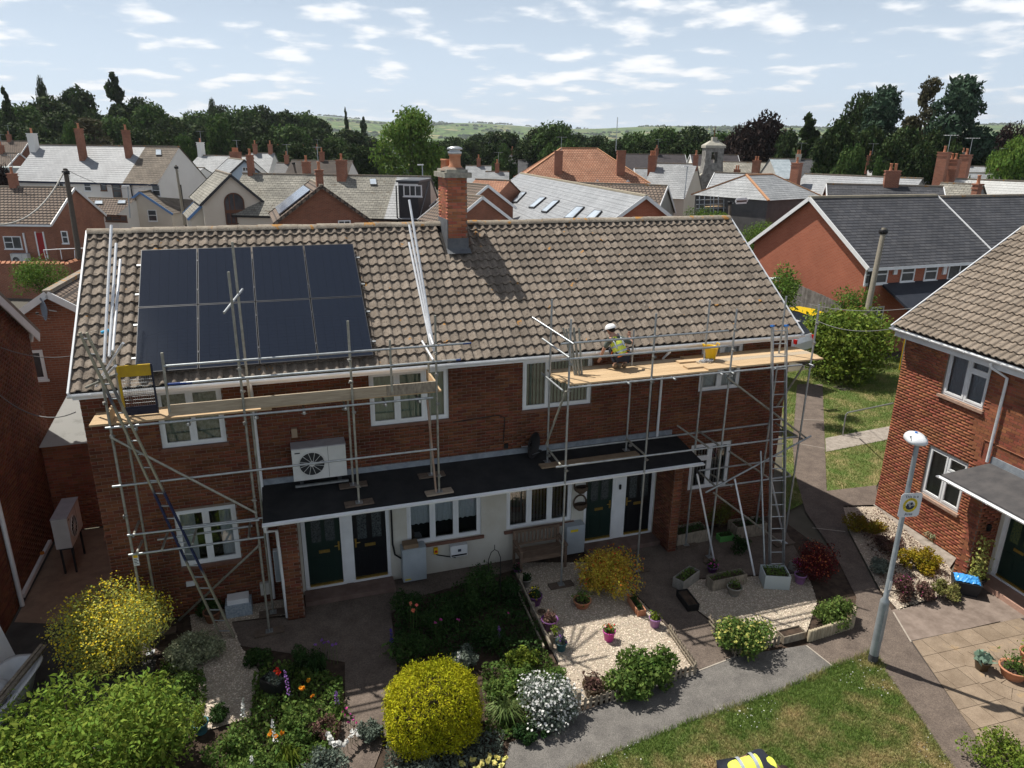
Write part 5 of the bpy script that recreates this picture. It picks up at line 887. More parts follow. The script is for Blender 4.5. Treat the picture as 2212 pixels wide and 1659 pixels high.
fhouse('white_roof_house', 'long white painted slate roof behind the dark slate semi', PD(2052, 386, 64), PD(2290, 396, 58), 10, 40, REND_W, WHROOF, base=-.5, chimneys=((.0, .5, 1.3, 1.0, 1.6, BRICKTX, 2), (-.06, .4, 1.1, .9, 2.2, BRICKTX, 1), (.03, .7, 1.0, .9, 2.0, BRICKTX, 1))); fhouse('slate_house', 'dark slate range with brick chimney behind the red brick semi', PD(1788, 403, 54), PD(2034, 399, 52), 6.5, 33, BRICKRED, SLATE_D, base=-.5, verge=WHITE, chimneys=((.56, .5, 1.3, .7, 1.0, BRICKTX, 2),)); fhouse('slate_house', 'weathered slate gable range beside the white painted roof', PD(2036, 398, 56), PD(2122, 398, 54), 6, 33, STONE, SLATE_M, base=-.5)
# modern red brick semi
z0_ = 4.8; A, B = Vector((31.5, 17.55, 7.5)), Vector((40.0, 17.85, 7.5)); rs, M, L, ez, rz = fhouse('red_brick_semi', 'new red brick semi with dark slate roof and white bargeboards', A, B, 8.7, 33, BRICKRED, SLATE_D, base=-.6, verge=WHITE, vo=.28, fascia=WHITE, gauge=.22, step=.012, ridgem=mat('lichened_stone_ridge', (.3, .26, .2)))
fhouse('red_brick_semi', 'second half of the dark slate semi with a stepped down roof', B+Vector((.35, .05, -.08)), B+Vector((7.5, .3, -.08)), 8.7, 33, BRICKRED, SLATE_D, base=-.6, verge=WHITE, vo=.1, gauge=.22, step=.012, chimneys=((.62, .62, .5, .5, .6, BRICKTX, 1),))
for tl, br, l, v in (((1873, 567), (1914, 612), (1, 1), (0, 1)), ((1951, 563), (1972, 608), (1,), (0,)), ((2002, 560), (2021, 605), (1,), (0,)), ((2053, 557), (2093, 602), (1, 1), ())): pxwin(rs, M, tl, br, l, WHITE, v, .08)
for u in (1933, 2039): x, z = onplane(u, 584, M); MB(M).box(x-.12, x+.12, -.08, -.0, z-.2, z+.2).obj('wall_box', WHITE, rs)
x0, z0_ = onplane(1905, 612, M); x1, _ = onplane(2110, 606, M); pc = MB(M); pc.add([(x0, -.01, z0_), (x1, -.01, z0_), (x1, -2.0, z0_-1.0), (x0, -2.0, z0_-1.0), (x0, -.01, z0_-.12), (x1, -.01, z0_-.12), (x1, -2.0, z0_-1.12), (x0, -2.0, z0_-1.12)], [(0, 3, 2, 1), (4, 5, 6, 7), (3, 7, 6, 2), (0, 4, 7, 3), (1, 2, 6, 5)]); pco = pc.obj('porch_roof', mat('porch_slate', (.02, .024, .034), (.03, .034, .045), 3, .55), rs); MB(M).box(x0, x1, -2.06, -2.005, z0_-1.16, z0_-1.0).obj('porch_fascia', WHITE, pco); MB(M).box(x0+.2, x0+.35, -1.9, -1.75, 0, z0_-1.1).obj('porch_post', WHITE, pco)
pxwin(rs, M, (1882, 663), (1903, 700), (1, 1)); MB(M).tube((.05, -.15, 0), (.05, -.15, ez-.3), .06, 6).obj('downpipe', BLACK, rs)
# small brown gables behind the chimney, far roofs
for lab, a, dp in (('brown roofed gable with white bargeboard just behind the tall chimney', (1052, 401), 56), ('lower brown roofed gable with white bargeboard behind the tall chimney', (1040, 426), 50)): fhouse('gabled_house', lab, PD(*a, dp), PD(*a, dp)+Vector((-1.2, 4, 0)), 5.0, 33, NEARBR, TILE_BR, verge=WHITE, vo=.15)
fhouse('orange_roof_house', 'low orange clay tile roof beyond the brown gables', PD(1030, 389, 66), PD(1100, 390, 64), 6, 30, BRICKTX, TILE_OR)
for i, (a, b, dp, dd, pt, rm, lab) in enumerate((((1008, 358), (1060, 359), 105, 9, 33, SLATE_G, 'grey slate roof right of the tall chimney pot'), ((1050, 371), (1098, 371), 96, 8, 33, SLATE_G, 'lower grey slate roof beyond the tall chimney'), ((1042, 333), (1118, 334), 165, 9, 42, SLATE_D, 'far terrace with a row of small dormers'), ((590, 333), (668, 336), 130, 9, 33, TILE_BR, 'far brown roofed house below the wood'), ((665, 329), (706, 330), 140, 8, 33, SLATE_D, 'far dark roofed house below the wood'), ((600, 352), (640, 353), 100, 8, 33, SLATE_D, 'dark slate roof behind the mottled terrace'), ((632, 349), (760, 346), 90, 9, 25, mat('far_brown_roof', (.06, .05, .045), (.08, .065, .055), 2, .9), 'long low brown roof behind the brick chimneys'), ((545, 330), (592, 332), 105, 9, 38, SLATE_G, 'slate roof with slim chimney below the wood'), ((-20, 303), (62, 307), 118, 9, 36, TILE_BR, 'brown roofed brick house below the cedar'), ((-30, 330), (40, 332), 100, 9, 30, TILE_BR, 'lower brown roofed house at the wood edge'), ((725, 310), (752, 312), 190, 7, 40, SLATE_D, 'far white gabled house among the trees'), ((1120, 345), (1175, 346), 150, 8, 33, SLATE_D, 'far dark roof beyond the orange hipped house'), ((2090, 372), (2230, 378), 74, 7, 26, SLATE_G, 'grey roof at the wood edge beyond the white roof'))):
    t_, M, L, ez, rz = fhouse('far_house', lab, PD(*a, dp), PD(*b, dp), dd, pt, BRICKTX if i in (3, 8, 9, 2) else REND_W, rm, chimneys=((.15, .5, .7, .7, 1.2, BRICKTX, 1), (.85, .5, .7, .7, 1.2, BRICKTX, 1)) if i in (2, 3, 7, 10) else ((.5, .5, .7, .7, 1.0, BRICKTX, 1),), verge=WHITE if i in (8, 9) else None)
    if i == 2:
        for k in range(5): fwin(t_, M @ Matrix.Translation((L*(k+.5)/5, .8, ez+1.2)), -.6, .6, -.6, .8, (1, 1), name='dormer')
    elif i not in (6, 12): fwin(t_, M, L*.3, L*.3+1.3, ez-1.6, ez-.4); fwin(t_, M, L*.65, L*.65+1.3, ez-1.6, ez-.4)
tag(MB().box(*sorted((PD(-40, 0, 90).x, PD(60, 0, 90).x)), PD(20, 365, 88).y, PD(20, 365, 88).y+6, 0, PD(20, 362, 88).z).obj('flat_roof_garage', mat('pale_flat_roof', (.3, .33, .33), (.36, .39, .38), 1, .9)), 'long low garage with pale flat roof behind the bungalow', 'garage')
# poles, wires, distant lamps
POLE = mat('pole_wood', (.07, .055, .045), (.12, .1, .08), 6, .9, .3, stretch=(5, 5, .5)); POLE2 = mat('grey_pole_wood', (.2, .18, .14), (.28, .25, .2), 6, .9, .3, stretch=(5, 5, .5))
def pole(label, top, bot, dp, m, r=.13):
    t = thing('telegraph_pole', label, 'pole', PD(*bot, dp)); a, b = PD(*top, dp), PD(*bot, dp); MB().tube(b, a, r, 10, r*.8).obj('shaft', m, t)
    for k in range(4): q = b.lerp(a, .9+.02*k); MB().tube(q+CR*.1, q+CR*.24, .02, 5).obj('step_bolt', GALV, t)
    MB().lathe(b.lerp(a, .96), [(r+.02, -.1), (r+.06, -.05), (r+.06, .1), (r+.02, .12)], 8).obj('insulator_ring', BLACK, t); return a
P1 = pole('dark leaning telegraph pole in front of the bungalow roof', (141, 365), (172, 560), 46, POLE, .17); P2 = pole('thin telegraph pole at the corner of the white terrace', (380, 357), (399, 485), 68, POLE2, .13); P3 = pole('weathered telegraph pole in front of the red brick semi', (1910, 493), (1870, 690), 33, POLE2, .14); pole('short dark pole behind the mottled terrace', (634, 352), (640, 378), 75, POLE, .12); pole('short pole in front of the slate hung house', (1577, 437), (1576, 466), 52, POLE, .12)
def wire(label, a, b, sag, r=.012, m=None):
    a, b = Vector(a), Vector(b); tag(MB().path([a.lerp(b, k/14)-Vector((0, 0, sag*4*(k/14)*(1-k/14))) for k in range(15)], r, 5).obj('overhead_wire', m or mat('wire_grey', (.2, .2, .2), rough=.6)), label, 'wire')
wire('thick pale overhead cable sagging from the leaning pole', P1, PD(-20, 485, 40), 1.0, .05, mat('pale_cable', (.42, .4, .36), rough=.7)); wire('thin overhead wire from the leaning pole to the white terrace', P1, PD(348, 385, 70), 1.1, .018); wire('thin wire sagging beside the brick gable above the carport', WX(-5, 748, -2.3), Vector((.0, 4.3, 5.4)), .35, .01); wire('pale wire looping to the eaves corner of the terrace', WX(-5, 850, -2.2), Vector((-.02, .25, 5.0)), .3, .012); wire('overhead wire crossing to the roof corner of the sunlit house', PD(1700, 640, 30), Vector((20.6, .1, 5.9)), .3, .01); wire('lower overhead wire crossing above the round bush', PD(1760, 690, 26), Vector((20.2, .2, 5.35)), .25, .01)
def flamp(label, base, top, dp, m=GALV):
    t = thing('street_lamp', label, 'street lamp', PD(*base, dp)); a, b = PD(*base, dp), PD(*top, dp); MB().tube(a, b, .06, 8, .045).obj('column', m, t); MB().box(b.x-.45, b.x+.12, b.y-.12, b.y+.12, b.z, b.z+.1).obj('lantern', WHITE, t)
flamp('slim street lamp in front of the white terrace', (281, 470), (276, 403), 64); flamp('slim street lamp behind the dark dormer', (913, 380), (912, 357), 70); flamp('grey street lamp behind the roof end near the yellow car', (1678, 660), (1681, 605), 29); flamp('tall grey lamp column beside the chapel gable', (1478, 430), (1485, 360), 70)
# ============================================================ land, hills, trees
def hills(x, y):
    d = math.hypot(x-4, y+15); a = math.atan2(x-4, y+15)
    def sm(t): t = min(1, max(0, t)); return t*t*(3-2*t)
    h = -18*sm((d-150)/500)
    h += sm((d-1100)/2600)*(84+9*math.sin(a*5+1.2)+6*math.sin(a*13+.5)+4*math.sin(a*29))
    h += sm((d-2300)/2500)*(58+12*math.sin(a*7+2)+7*math.sin(a*23+1))
    h += sm((d-600)/900)*sm(1-(d-600)/2200)*(9*math.sin(a*6)+5*math.sin(x*.006)+5*math.sin(y*.005+1))
    return h+.9*sm((d-45)/40)
V, F, na = [], [], 150; rs_ = [38*(1.085**i) for i in range(66)]
for r in rs_:
    for k in range(na+1):
        a = R(-62)+R(160)*k/na; x, y = 4+r*math.sin(a), -15+r*math.cos(a); V.append((x, y, hills(x, y)-.02 if r > 45 else -.05))
for i in range(len(rs_)-1):
    for k in range(na): o = i*(na+1)+k; F.append((o, o+na+1, o+na+2, o+1))
def fieldmat():
    m = bpy.data.materials.new('fields'); m.use_nodes = True; t = m.node_tree; L = t.links.new; b = t.nodes['Principled BSDF']; b.inputs['Roughness'].default_value = .95; b.inputs['Specular IOR Level'].default_value = .1
    g = nd(t, 'ShaderNodeNewGeometry'); mp = nd(t, 'ShaderNodeMapping'); mp.inputs['Scale'].default_value = (.0052, .0034, 0); mp.inputs['Rotation'].default_value = (0, 0, .5); L(g.outputs['Position'], mp.inputs[0])
    v = nd(t, 'ShaderNodeTexVoronoi'); L(mp.outputs[0], v.inputs['Vector']); sp = nd(t, 'ShaderNodeSeparateColor'); L(v.outputs['Color'], sp.inputs[0]); r = nd(t, 'ShaderNodeValToRGB'); r.color_ramp.interpolation = 'CONSTANT'
    cs = [(0, (.07, .12, .03)), (.22, (.1, .16, .04)), (.45, (.13, .19, .05)), (.62, (.2, .2, .08)), (.72, (.09, .14, .04)), (.86, (.28, .25, .12)), (.93, (.06, .1, .03))]; r.color_ramp.elements[0].color = (*cs[0][1], 1); r.color_ramp.elements.remove(r.color_ramp.elements[1])
    for p, c in cs[1:]: e = r.color_ramp.elements.new(p); e.color = (*c, 1)
    L(sp.outputs[0], r.inputs[0]); v2 = nd(t, 'ShaderNodeTexVoronoi', feature='DISTANCE_TO_EDGE'); L(mp.outputs[0], v2.inputs['Vector']); lt = nd(t, 'ShaderNodeMath', operation='LESS_THAN'); L(v2.outputs['Distance'], lt.inputs[0]); lt.inputs[1].default_value = .035
    x = nd(t, 'ShaderNodeMix', data_type='RGBA'); L(lt.outputs[0], x.inputs[0]); L(r.outputs[0], x.inputs[6]); x.inputs[7].default_value = (.018, .035, .012, 1); ln_ = nd(t, 'ShaderNodeVectorMath', operation='LENGTH'); L(g.outputs['Position'], ln_.inputs[0]); mr = nd(t, 'ShaderNodeMapRange'); mr.inputs['From Min'].default_value = 190; mr.inputs['From Max'].default_value = 260; L(ln_.outputs['Value'], mr.inputs[0])
    x2 = nd(t, 'ShaderNodeMix', data_type='RGBA'); L(mr.outputs[0], x2.inputs[0]); x2.inputs[6].default_value = (.1, .093, .08, 1); L(x.outputs[2], x2.inputs[7]); L(x2.outputs[2], b.inputs['Base Color']); return m
struct(link('hills', npmesh('hills', V, F, fieldmat(), smooth=True)))
gm_ = MB(); gm_.quad((-60, -60, -.06), (75, -60, -.06), (75, 75, -.06), (-60, 75, -.06)); struct(gm_.obj('ground', mat('ground_dirt', (.075, .07, .05), (.12, .105, .08), .8, .95, .3)))
# ---- leaves
LEAFV = np.array([(-.5, 0, 0), (0, -.28, .06), (.5, 0, 0), (0, .28, .06)])
def leaves(C, size, up=.35, jit=.35, asp=1.0, N=None):
    """leaf quads at points C; N: outward directions. numpy verts, faces"""
    n = len(C); d = RNG.normal(size=(n, 3)); d /= np.linalg.norm(d, axis=1)[:, None]
    nn = RNG.normal(size=(n, 3))*.8+np.array([0, 0, up])
    if N is not None: nn += N*1.1
    nn -= (nn*d).sum(1)[:, None]*d; nn /= np.linalg.norm(nn, axis=1)[:, None]+1e-9; s = np.cross(nn, d); sz = size*(1+jit*RNG.normal(size=n)).clip(.4, 2)
    Vv = C[:, None, :]+(LEAFV[None, :, 0, None]*d[:, None, :]+LEAFV[None, :, 1, None]*s[:, None, :]*asp+LEAFV[None, :, 2, None]*nn[:, None, :])*sz[:, None, None]
    return Vv.reshape(-1, 3), np.arange(n*4).reshape(-1, 4)
def crown_pts(n, blobs, hollow=.55):
    """points through the shells of many lobes; returns points and outward directions"""
    b = np.array(blobs, float); w = (b[:, 3]**2); idx = RNG.choice(len(b), n, p=w/w.sum()); d = RNG.normal(size=(n, 3)); d /= np.linalg.norm(d, axis=1)[:, None]
    r = b[idx, 3]*(hollow+(1-hollow)*RNG.random(n)**.6)*(1+.1*RNG.normal(size=n)); P = b[idx, :3]+d*r[:, None]*np.array([1, 1, .85]); return P, d
def lobes(h0, h1, rad, n, shape='round', seed=0):
    g = np.random.default_rng(seed); out = []
    for i in range(n):
        t = g.random(); z = h0+(h1-h0)*t
        if shape == 'round': w = math.sqrt(max(0.02, 1-(2*t-.9)**2/1.25)); rr = rad*.36*(.7+.6*g.random())
        elif shape == 'cone': w = (1-t)*.95+.05; rr = rad*.26*(1.15-t*.8)*(.8+.5*g.random())
        elif shape == 'column': w = .95*math.sin(math.pi*(.1+.85*t))*(.6+.5*g.random()); rr = rad*.3*(.6+.7*g.random())
        else: w = .35+.65*math.sin(math.pi*min(1, t+.05)); rr = rad*.3*(.6+.8*g.random())
        a = g.random()*6.283; q = rad*w*math.sqrt(g.random())*.85; out.append((q*math.cos(a), q*math.sin(a), z, rr))
    return out
BARK = mat('bark', (.06, .045, .035), (.12, .095, .075), 5, .95, .5, stretch=(4, 4, .8))
def tree_proto(name, h, rad, shape, lm, n, size, seed, trunk=.3, low=.2, nl=34, hollow=.5):
    t = thing(name, 'x', 'tree'); lb = lobes(h*low, h*.95, rad, nl, shape, seed); P, N = crown_pts(n, lb, hollow); Vv, Ff = leaves(P, size, N=N); g = random.Random(seed)
    link('crown', npmesh('crown', Vv, Ff, lm), t); tk = MB(); tk.path([(0, 0, -.5), (0, 0, h*.15), (g.uniform(-.2, .2), 0, h*.45), (g.uniform(-.3, .3), g.uniform(-.3, .3), h*.8)], [trunk*1.3, trunk, trunk*.75, trunk*.25], 8)
    for k in range(7):
        q = lb[k % len(lb)]; z0 = h*(.22+.06*k); tk.path([(0, 0, z0), (q[0]*.5, q[1]*.5, (z0+q[2])/2), (q[0], q[1], q[2])], [trunk*.4, trunk*.25, trunk*.08], 5)
    tk.obj('trunk', BARK, t); return t
LM_DK = leafmat('dark_leaf', (.013, .027, .009), (.05, .078, .022), .45, .03, .18); LM_MD = leafmat('mid_leaf', (.03, .062, .016), (.075, .125, .032), .35, .02, .22); LM_LT = leafmat('lime_leaf', (.085, .15, .025), (.13, .21, .04), .35, .02, .3); LM_CU = leafmat('copper_leaf', (.014, .009, .008), (.03, .016, .012), .4, .02, .12); LM_BL = leafmat('bluegreen_leaf', (.03, .06, .035), (.05, .085, .05), .35, .02, .2); LM_BR = leafmat('brownish_leaf', (.05, .045, .025), (.08, .075, .035), .4, .02, .18)
PROTO = {}
for nm, a in dict(oak=(16, 7.5, 'round', LM_DK, 9000, .85, 1), oakb=(14, 7, 'wide', LM_DK, 8500, .85, 2), ash=(15, 6.5, 'round', LM_MD, 8500, .8, 3), lime=(15.5, 7.2, 'round', LM_LT, 11000, .62, 4), copper=(15, 8.5, 'round', LM_CU, 9000, .85, 5), fir=(20, 3.6, 'column', LM_DK, 7000, .75, 6), tall=(24, 7.5, 'wide', LM_BL, 9500, .85, 7), brown=(24, 5.5, 'wide', LM_BR, 5200, .75, 8), cone=(16, 4.6, 'cone', LM_DK, 7000, .7, 9), mid2=(11, 5, 'wide', LM_MD, 6000, .7, 10)).items(): PROTO[nm] = (tree_proto('tree', *a), a[0], a[1])
USED = set()
def plant(kind, label, u, v, dep, topv=None, wpx=None, group=None, rot=None, base=None):
    """tree whose top shows at pixel (u, topv); its base stands on the land at that distance"""
    pr, h, rad = PROTO[kind]; p = PD(u, topv, dep); zb = hills(p.x, p.y)-.3 if math.hypot(p.x-4, p.y+15) > 45 else 0
    if base is not None: zb = base
    s = (p.z-zb)/h; o = pr if kind not in USED else copy_tree(pr); USED.add(kind); o.location = (p.x, p.y, zb); sx = s if wpx is None else wpx/FPX*dep/2/rad; o.scale = (sx, sx, s); o.rotation_euler = (0, 0, rot if rot is not None else random.random()*6.28); tag(o, label, 'tree', group); return o
WG = 'trees of the dark wood beyond the rooftops'; WL = 'dark broadleaf tree in the dense wood beyond the rooftops'
for k, u, tv, dep, w in (('oak', -20, 245, 150, 120), ('ash', 45, 238, 148, 150), ('oak', 95, 222, 155, 140), ('oakb', 160, 200, 165, 120), ('oak', 130, 255, 140, 130), ('oak', 205, 250, 150, 100), ('ash', 250, 262, 145, 120), ('oak', 290, 225, 160, 130), ('ash', 330, 235, 155, 110), ('oak', 25, 275, 135, 120), ('oakb', 90, 282, 130, 130), ('oak', 375, 263, 150, 110), ('ash', 430, 250, 190, 100), ('oak', 470, 240, 210, 100), ('ash', 515, 242, 200, 100), ('oak', 560, 240, 205, 110), ('oakb', 610, 249, 210, 110), ('ash', 655, 251, 215, 100), ('oakb', 690, 263, 220, 90), ('oak', 420, 280, 150, 120), ('oakb', 490, 272, 150, 110), ('oak', 550, 268, 155, 110), ('ash', 615, 279, 155, 120), ('oak', 690, 286, 165, 120), ('oakb', 755, 286, 180, 110), ('oak', 790, 301, 190, 100), ('ash', 725, 303, 160, 70), ('oak', 180, 280, 125, 120), ('oakb', 300, 285, 122, 120), ('oak', 360, 295, 118, 100), ('oakb', 570, 300, 125, 110), ('oak', 640, 316, 122, 90), ('oakb', 770, 318, 120, 110), ('oak', 720, 311, 130, 90)): plant(k, WL, u, 0, dep, tv, w, WG)
plant('fir', 'tall shaggy conifer rising above the dark wood', 240, 0, 160, 143, 52); plant('fir', 'slim pointed conifer standing in the distant valley wood', 784, 0, 260, 245, 22); plant('cone', 'wispy conifer tip above the distant wood', 745, 0, 230, 222, 26); plant('cone', 'flat topped cedar at the edge of the wood', 2, 0, 140, 172, 60); plant('oak', 'small round tree crown poking above the wood', 88, 0, 190, 183, 30); plant('oak', 'small round crown on the wood skyline near the tall chimney pot', 457, 0, 230, 226, 26); plant('brown', 'brownish drooping tree behind the white terrace chimneys', 195, 0, 112, 252, 110); plant('ash', 'pale green tree to the left of the white end chimney', 150, 0, 108, 275, 50); plant('ash', 'rounded green tree behind the brown end of the terrace roof', 400, 0, 115, 300, 56); plant('ash', 'grey green tree in front of the dark wood', 470, 0, 128, 258, 80)
plant('lime', 'large bright green tree standing over the slate roofs', 884, 0, 108, 247, 150); plant('cone', 'dark conifer peeking over the bright green tree', 898, 0, 170, 236, 24); plant('cone', 'dark pointed cypress beside the bright green tree', 770, 0, 100, 333, 26)
g2 = 'trees of the green belt beyond the roofs'; l2 = 'rounded green tree in the belt before the distant fields'
for k, u, tv, dep, w in (('oak', 985, 303, 200, 90), ('oakb', 1030, 296, 230, 90), ('oak', 1065, 291, 210, 90), ('oakb', 1100, 291, 190, 80), ('ash', 1195, 273, 150, 110), ('oak', 1160, 286, 170, 80), ('oakb', 1245, 296, 180, 90), ('oak', 1290, 301, 170, 90), ('ash', 1375, 293, 170, 90), ('ash', 1440, 284, 160, 110), ('oak', 1500, 283, 160, 110), ('ash', 1560, 293, 165, 100), ('oakb', 1340, 306, 175, 80), ('mid2', 1180, 320, 110, 70), ('mid2', 960, 325, 130, 70), ('oak', 940, 311, 180, 80), ('oakb', 1600, 296, 190, 90), ('mid2', 1090, 318, 140, 60), ('oak', 1010, 311, 170, 80), ('oak', 1140, 311, 150, 80), ('oakb', 1060, 316, 150, 80), ('mid2', 1220, 310, 130, 80), ('oak', 1310, 316, 140, 80), ('oakb', 1400, 311, 140, 90), ('oak', 1470, 311, 135, 90), ('oakb', 1530, 313, 130, 80)): plant(k, l2, u, 0, dep, tv, w, g2)
plant('copper', 'dark copper beech standing behind the chapel', 1655, 0, 125, 262, 130); plant('copper', 'second dark copper beech partly behind the slate roofs', 1600, 0, 135, 285, 80); plant('cone', 'ragged dark green conifer right of the copper beech', 1752, 0, 105, 230, 120); plant('oak', 'dense blue green tree between the conifer and the tall trees', 1870, 0, 120, 217, 110); plant('tall', 'tall airy green tree left of the brownish tree', 1915, 0, 98, 193, 130); plant('brown', 'tall thin brownish tree against the sky', 2010, 0, 105, 164, 110); plant('tall', 'tallest spreading blue green tree on the right skyline', 2080, 0, 92, 172, 165)
g3 = 'dark understorey trees behind the right roofs'
for k, u, tv, dep, w in (('oak', 1820, 275, 100, 110), ('oakb', 1880, 285, 92, 100), ('oak', 1960, 290, 95, 110), ('oakb', 2030, 290, 92, 110), ('oak', 2100, 290, 95, 110), ('oakb', 1790, 300, 90, 90), ('oak', 1930, 310, 85, 90), ('oakb', 1705, 290, 118, 90), ('oak', 2000, 320, 84, 80), ('oakb', 2060, 318, 82, 80), ('ash', 1840, 325, 82, 70)): plant(k, 'dark green tree in the belt behind the right hand roofs', u, 0, dep, tv, w, g3)
plant('copper', 'low dark purple tree at the far right', 2185, 0, 120, 285, 110); plant('lime', 'bright olive tree crown at the right edge', 2205, 0, 72, 312, 110); plant('lime', 'smaller olive tree below the bright crown at the right edge', 2165, 0, 74, 335, 70); plant('mid2', 'wispy pale tree in front of the white coated roof', 1905, 0, 76, 350, 50)
for u in (2098, 2140, 2165): plant('cone', 'clipped pointed conifer in front of the low grey roof', u, 0, 68, 368, 22, 'clipped conifers behind the white roof')
plant('copper', 'small dark red shrub tree beside the bungalow chimney', 8, 0, 70, 372, 46)
# nearer town shrubs
def bush(label, c, rx, ry, h, lm, n, size, seed=0, flower=None, nf=0, fsize=.04, name='shrub', stem=True, up=.35, flat=.5, cat='shrub', group=None, asp=1.0, nl=26, fl_top=True, z0=0., core=True):
    c = Vector(c); t = thing(name, label, cat, c, group); g = np.random.default_rng(seed+17); lb = []
    for i in range(nl):
        a = g.random()*6.283; q = math.sqrt(g.random())*.72; zz = h*(.22+.62*g.random()*math.sqrt(max(.05, 1-q*q*.8))); lb.append((c.x+rx*q*math.cos(a), c.y+ry*q*math.sin(a), c.z+z0+zz, h*(.14+.14*g.random())+min(rx, ry)*.1))
    P, N = crown_pts(n, lb, .45); P[:, 2] = np.maximum(P[:, 2], c.z+.01); Vv, Ff = leaves(P, size, up, N=N, asp=asp); link('foliage', npmesh('foliage', Vv, Ff, lm), t)
    if flower:
        P, N = crown_pts(nf*3, lb, .97); k = (N[:, 2] > -.1); P, N = P[k][:nf], N[k][:nf]; P = P+N*size*.3; Vv, Ff = leaves(P, fsize, 1.5, .2, 1.6, N=N*2); link('flowers', npmesh('flowers', Vv, Ff, flower), t, kind='stuff')
    if stem:
        s = MB()
        for k in range(6): q = lb[k]; s.path([(c.x, c.y, c.z-.02), ((c.x+q[0])/2, (c.y+q[1])/2, c.z+h*.3), q[:3]], [.03, .02, .008], 5)
        s.obj('stems', BARK, t)
    return t
for lab, u, v, dep, w, h_, lm in (('leafy bush overhanging the old brick garden wall', 88, 592, 40, 1.7, 2.0, LM_LT), ('green bush between the gable wall and the carport', 105, 905, 27, 1.3, 1.6, LM_MD), ('bright green bush behind the roof end of the terrace', 1640, 505, 50, 1.9, 2.3, LM_LT), ('small bush below the distant scaffold', 1525, 470, 56, 2.2, 1.6, LM_LT), ('leafy shrub below the dark porch of the red brick semi', 1848, 650, 35, .75, 1.9, LM_LT), ('sprawling bush in front of the close boarded fence', 1678, 632, 27, .7, 1.4, LM_LT), ('second spray of the bush against the red gable wall', 1700, 600, 28, .45, 1.4, LM_LT), ('small climbing bush at the white terrace wall', 420, 422, 80, 1.6, 2.2, LM_MD)):
    p = PD(u, v, dep); bush(lab, (p.x, p.y, p.z-h_*.55), w, w, h_, lm, int(1500*w*h_), .1, seed=u)
rbp = G(1835, 792); bush('large round bright green bush on the lawn behind the house', (rbp.x-1.45, rbp.y-1.25, -.1), 2.0, 1.9, 3.4, leafmat('bright_bush_leaf', (.12, .18, .028), (.2, .265, .045), .4, .02, .35), 15000, .16, 77, nl=46)
# woods and hedges on the far hills: too many to count
ic = np.array([(0, 0, 1), (.894, 0, .447), (.276, .851, .447), (-.724, .526, .447), (-.724, -.526, .447), (.276, -.851, .447), (.724, .526, -.1), (-.276, .851, -.1), (-.894, 0, -.1), (-.276, -.851, -.1), (.724, -.526, -.1)]); icf = np.array([(0, 1, 2), (0, 2, 3), (0, 3, 4), (0, 4, 5), (0, 5, 1), (1, 6, 2), (2, 6, 7), (2, 7, 3), (3, 7, 8), (3, 8, 4), (4, 8, 9), (4, 9, 5), (5, 9, 10), (5, 10, 1), (1, 10, 6)])
Ms = []; gq = random.Random(5)
for cl in range(330):
    d = 420+3800*gq.random()**1.3; a = R(-45)+R(120)*gq.random(); cx, cy = 4+d*math.sin(a), -15+d*math.cos(a); along = gq.random()*3.14; ln = gq.uniform(20, 160); wd = gq.choice((4, 6, 10, 45))
    for k in range(int(ln/9*(1+wd/18))):
        s = gq.uniform(-1, 1)*ln; w = gq.gauss(0, wd); x, y = cx+s*math.cos(along)-w*math.sin(along), cy+s*math.sin(along)+w*math.cos(along); q = gq.uniform(3.5, 8.5)
        Ms.append(Matrix.Translation((x, y, hills(x, y)+q*.35)) @ Matrix.Rotation(gq.random()*6, 4, 'Z') @ Matrix.Diagonal((q*gq.uniform(.8, 1.3), q*gq.uniform(.8, 1.3), q*gq.uniform(.7, 1.1), 1)))
P, Q = stamp(ic, icf, Ms); o = link('far_woods', npmesh('far_woods', P, Q, mat('far_foliage', (.022, .042, .016), (.04, .07, .024), .03, .95, rnd=.3)), kind='stuff'); tag(o, 'distant hedgerows and woods on the hills', 'woodland')
# ============================================================ ground surfaces of the close
def patch(name, pix, z, m, world=None):
    pts = [Vector((p.x, p.y, z)) for p in ([G(u, v, z) for u, v in pix] if world is None else [Vector((*w, 0)) for w in world])]
    bm = bmesh.new(); vs = [bm.verts.new(p) for p in pts]; f = bm.faces.new(vs); f.normal_update()
    if f.normal.z < 0: f.normal_flip()
    bmesh.ops.triangulate(bm, faces=bm.faces[:]); me = bpy.data.meshes.new(name); bm.to_mesh(me); bm.free(); me.materials.append(m); o = link(name, me); struct(o); return [(p.x, p.y) for p in pts]
def inside(poly, n, rng=RNG):
    P = np.array(poly); lo, hi = P.min(0), P.max(0); out = []; c = 0
    while c < n:
        q = lo+(hi-lo)*rng.random((n*2, 2)); k = np.zeros(len(q), bool); j = len(P)-1
        for i in range(len(P)):
            a, b = P[i], P[j]; cr = ((a[1] > q[:, 1]) != (b[1] > q[:, 1])) & (q[:, 0] < (b[0]-a[0])*(q[:, 1]-a[1])/(b[1]-a[1]+1e-12)+a[0]); k ^= cr; j = i
        out.append(q[k]); c += k.sum()
    return np.concatenate(out)[:n]
CONC = mat('brown_ribbed_concrete', (.1, .078, .065), (.155, .122, .1), 2.5, .92, .4, grain=.3, gscale=45, c3=(.2, .165, .14), bscale=40, lo=.35, hi=.7); TARMAC = mat('old_tarmac', (.115, .107, .1), (.175, .163, .15), 3, .95, .6, grain=.38, gscale=70, c3=(.24, .22, .2), bscale=90, lo=.35, hi=.68); YARD = mat('dark_yard_tarmac', (.045, .042, .04), (.075, .07, .065), 2, .95, .5)
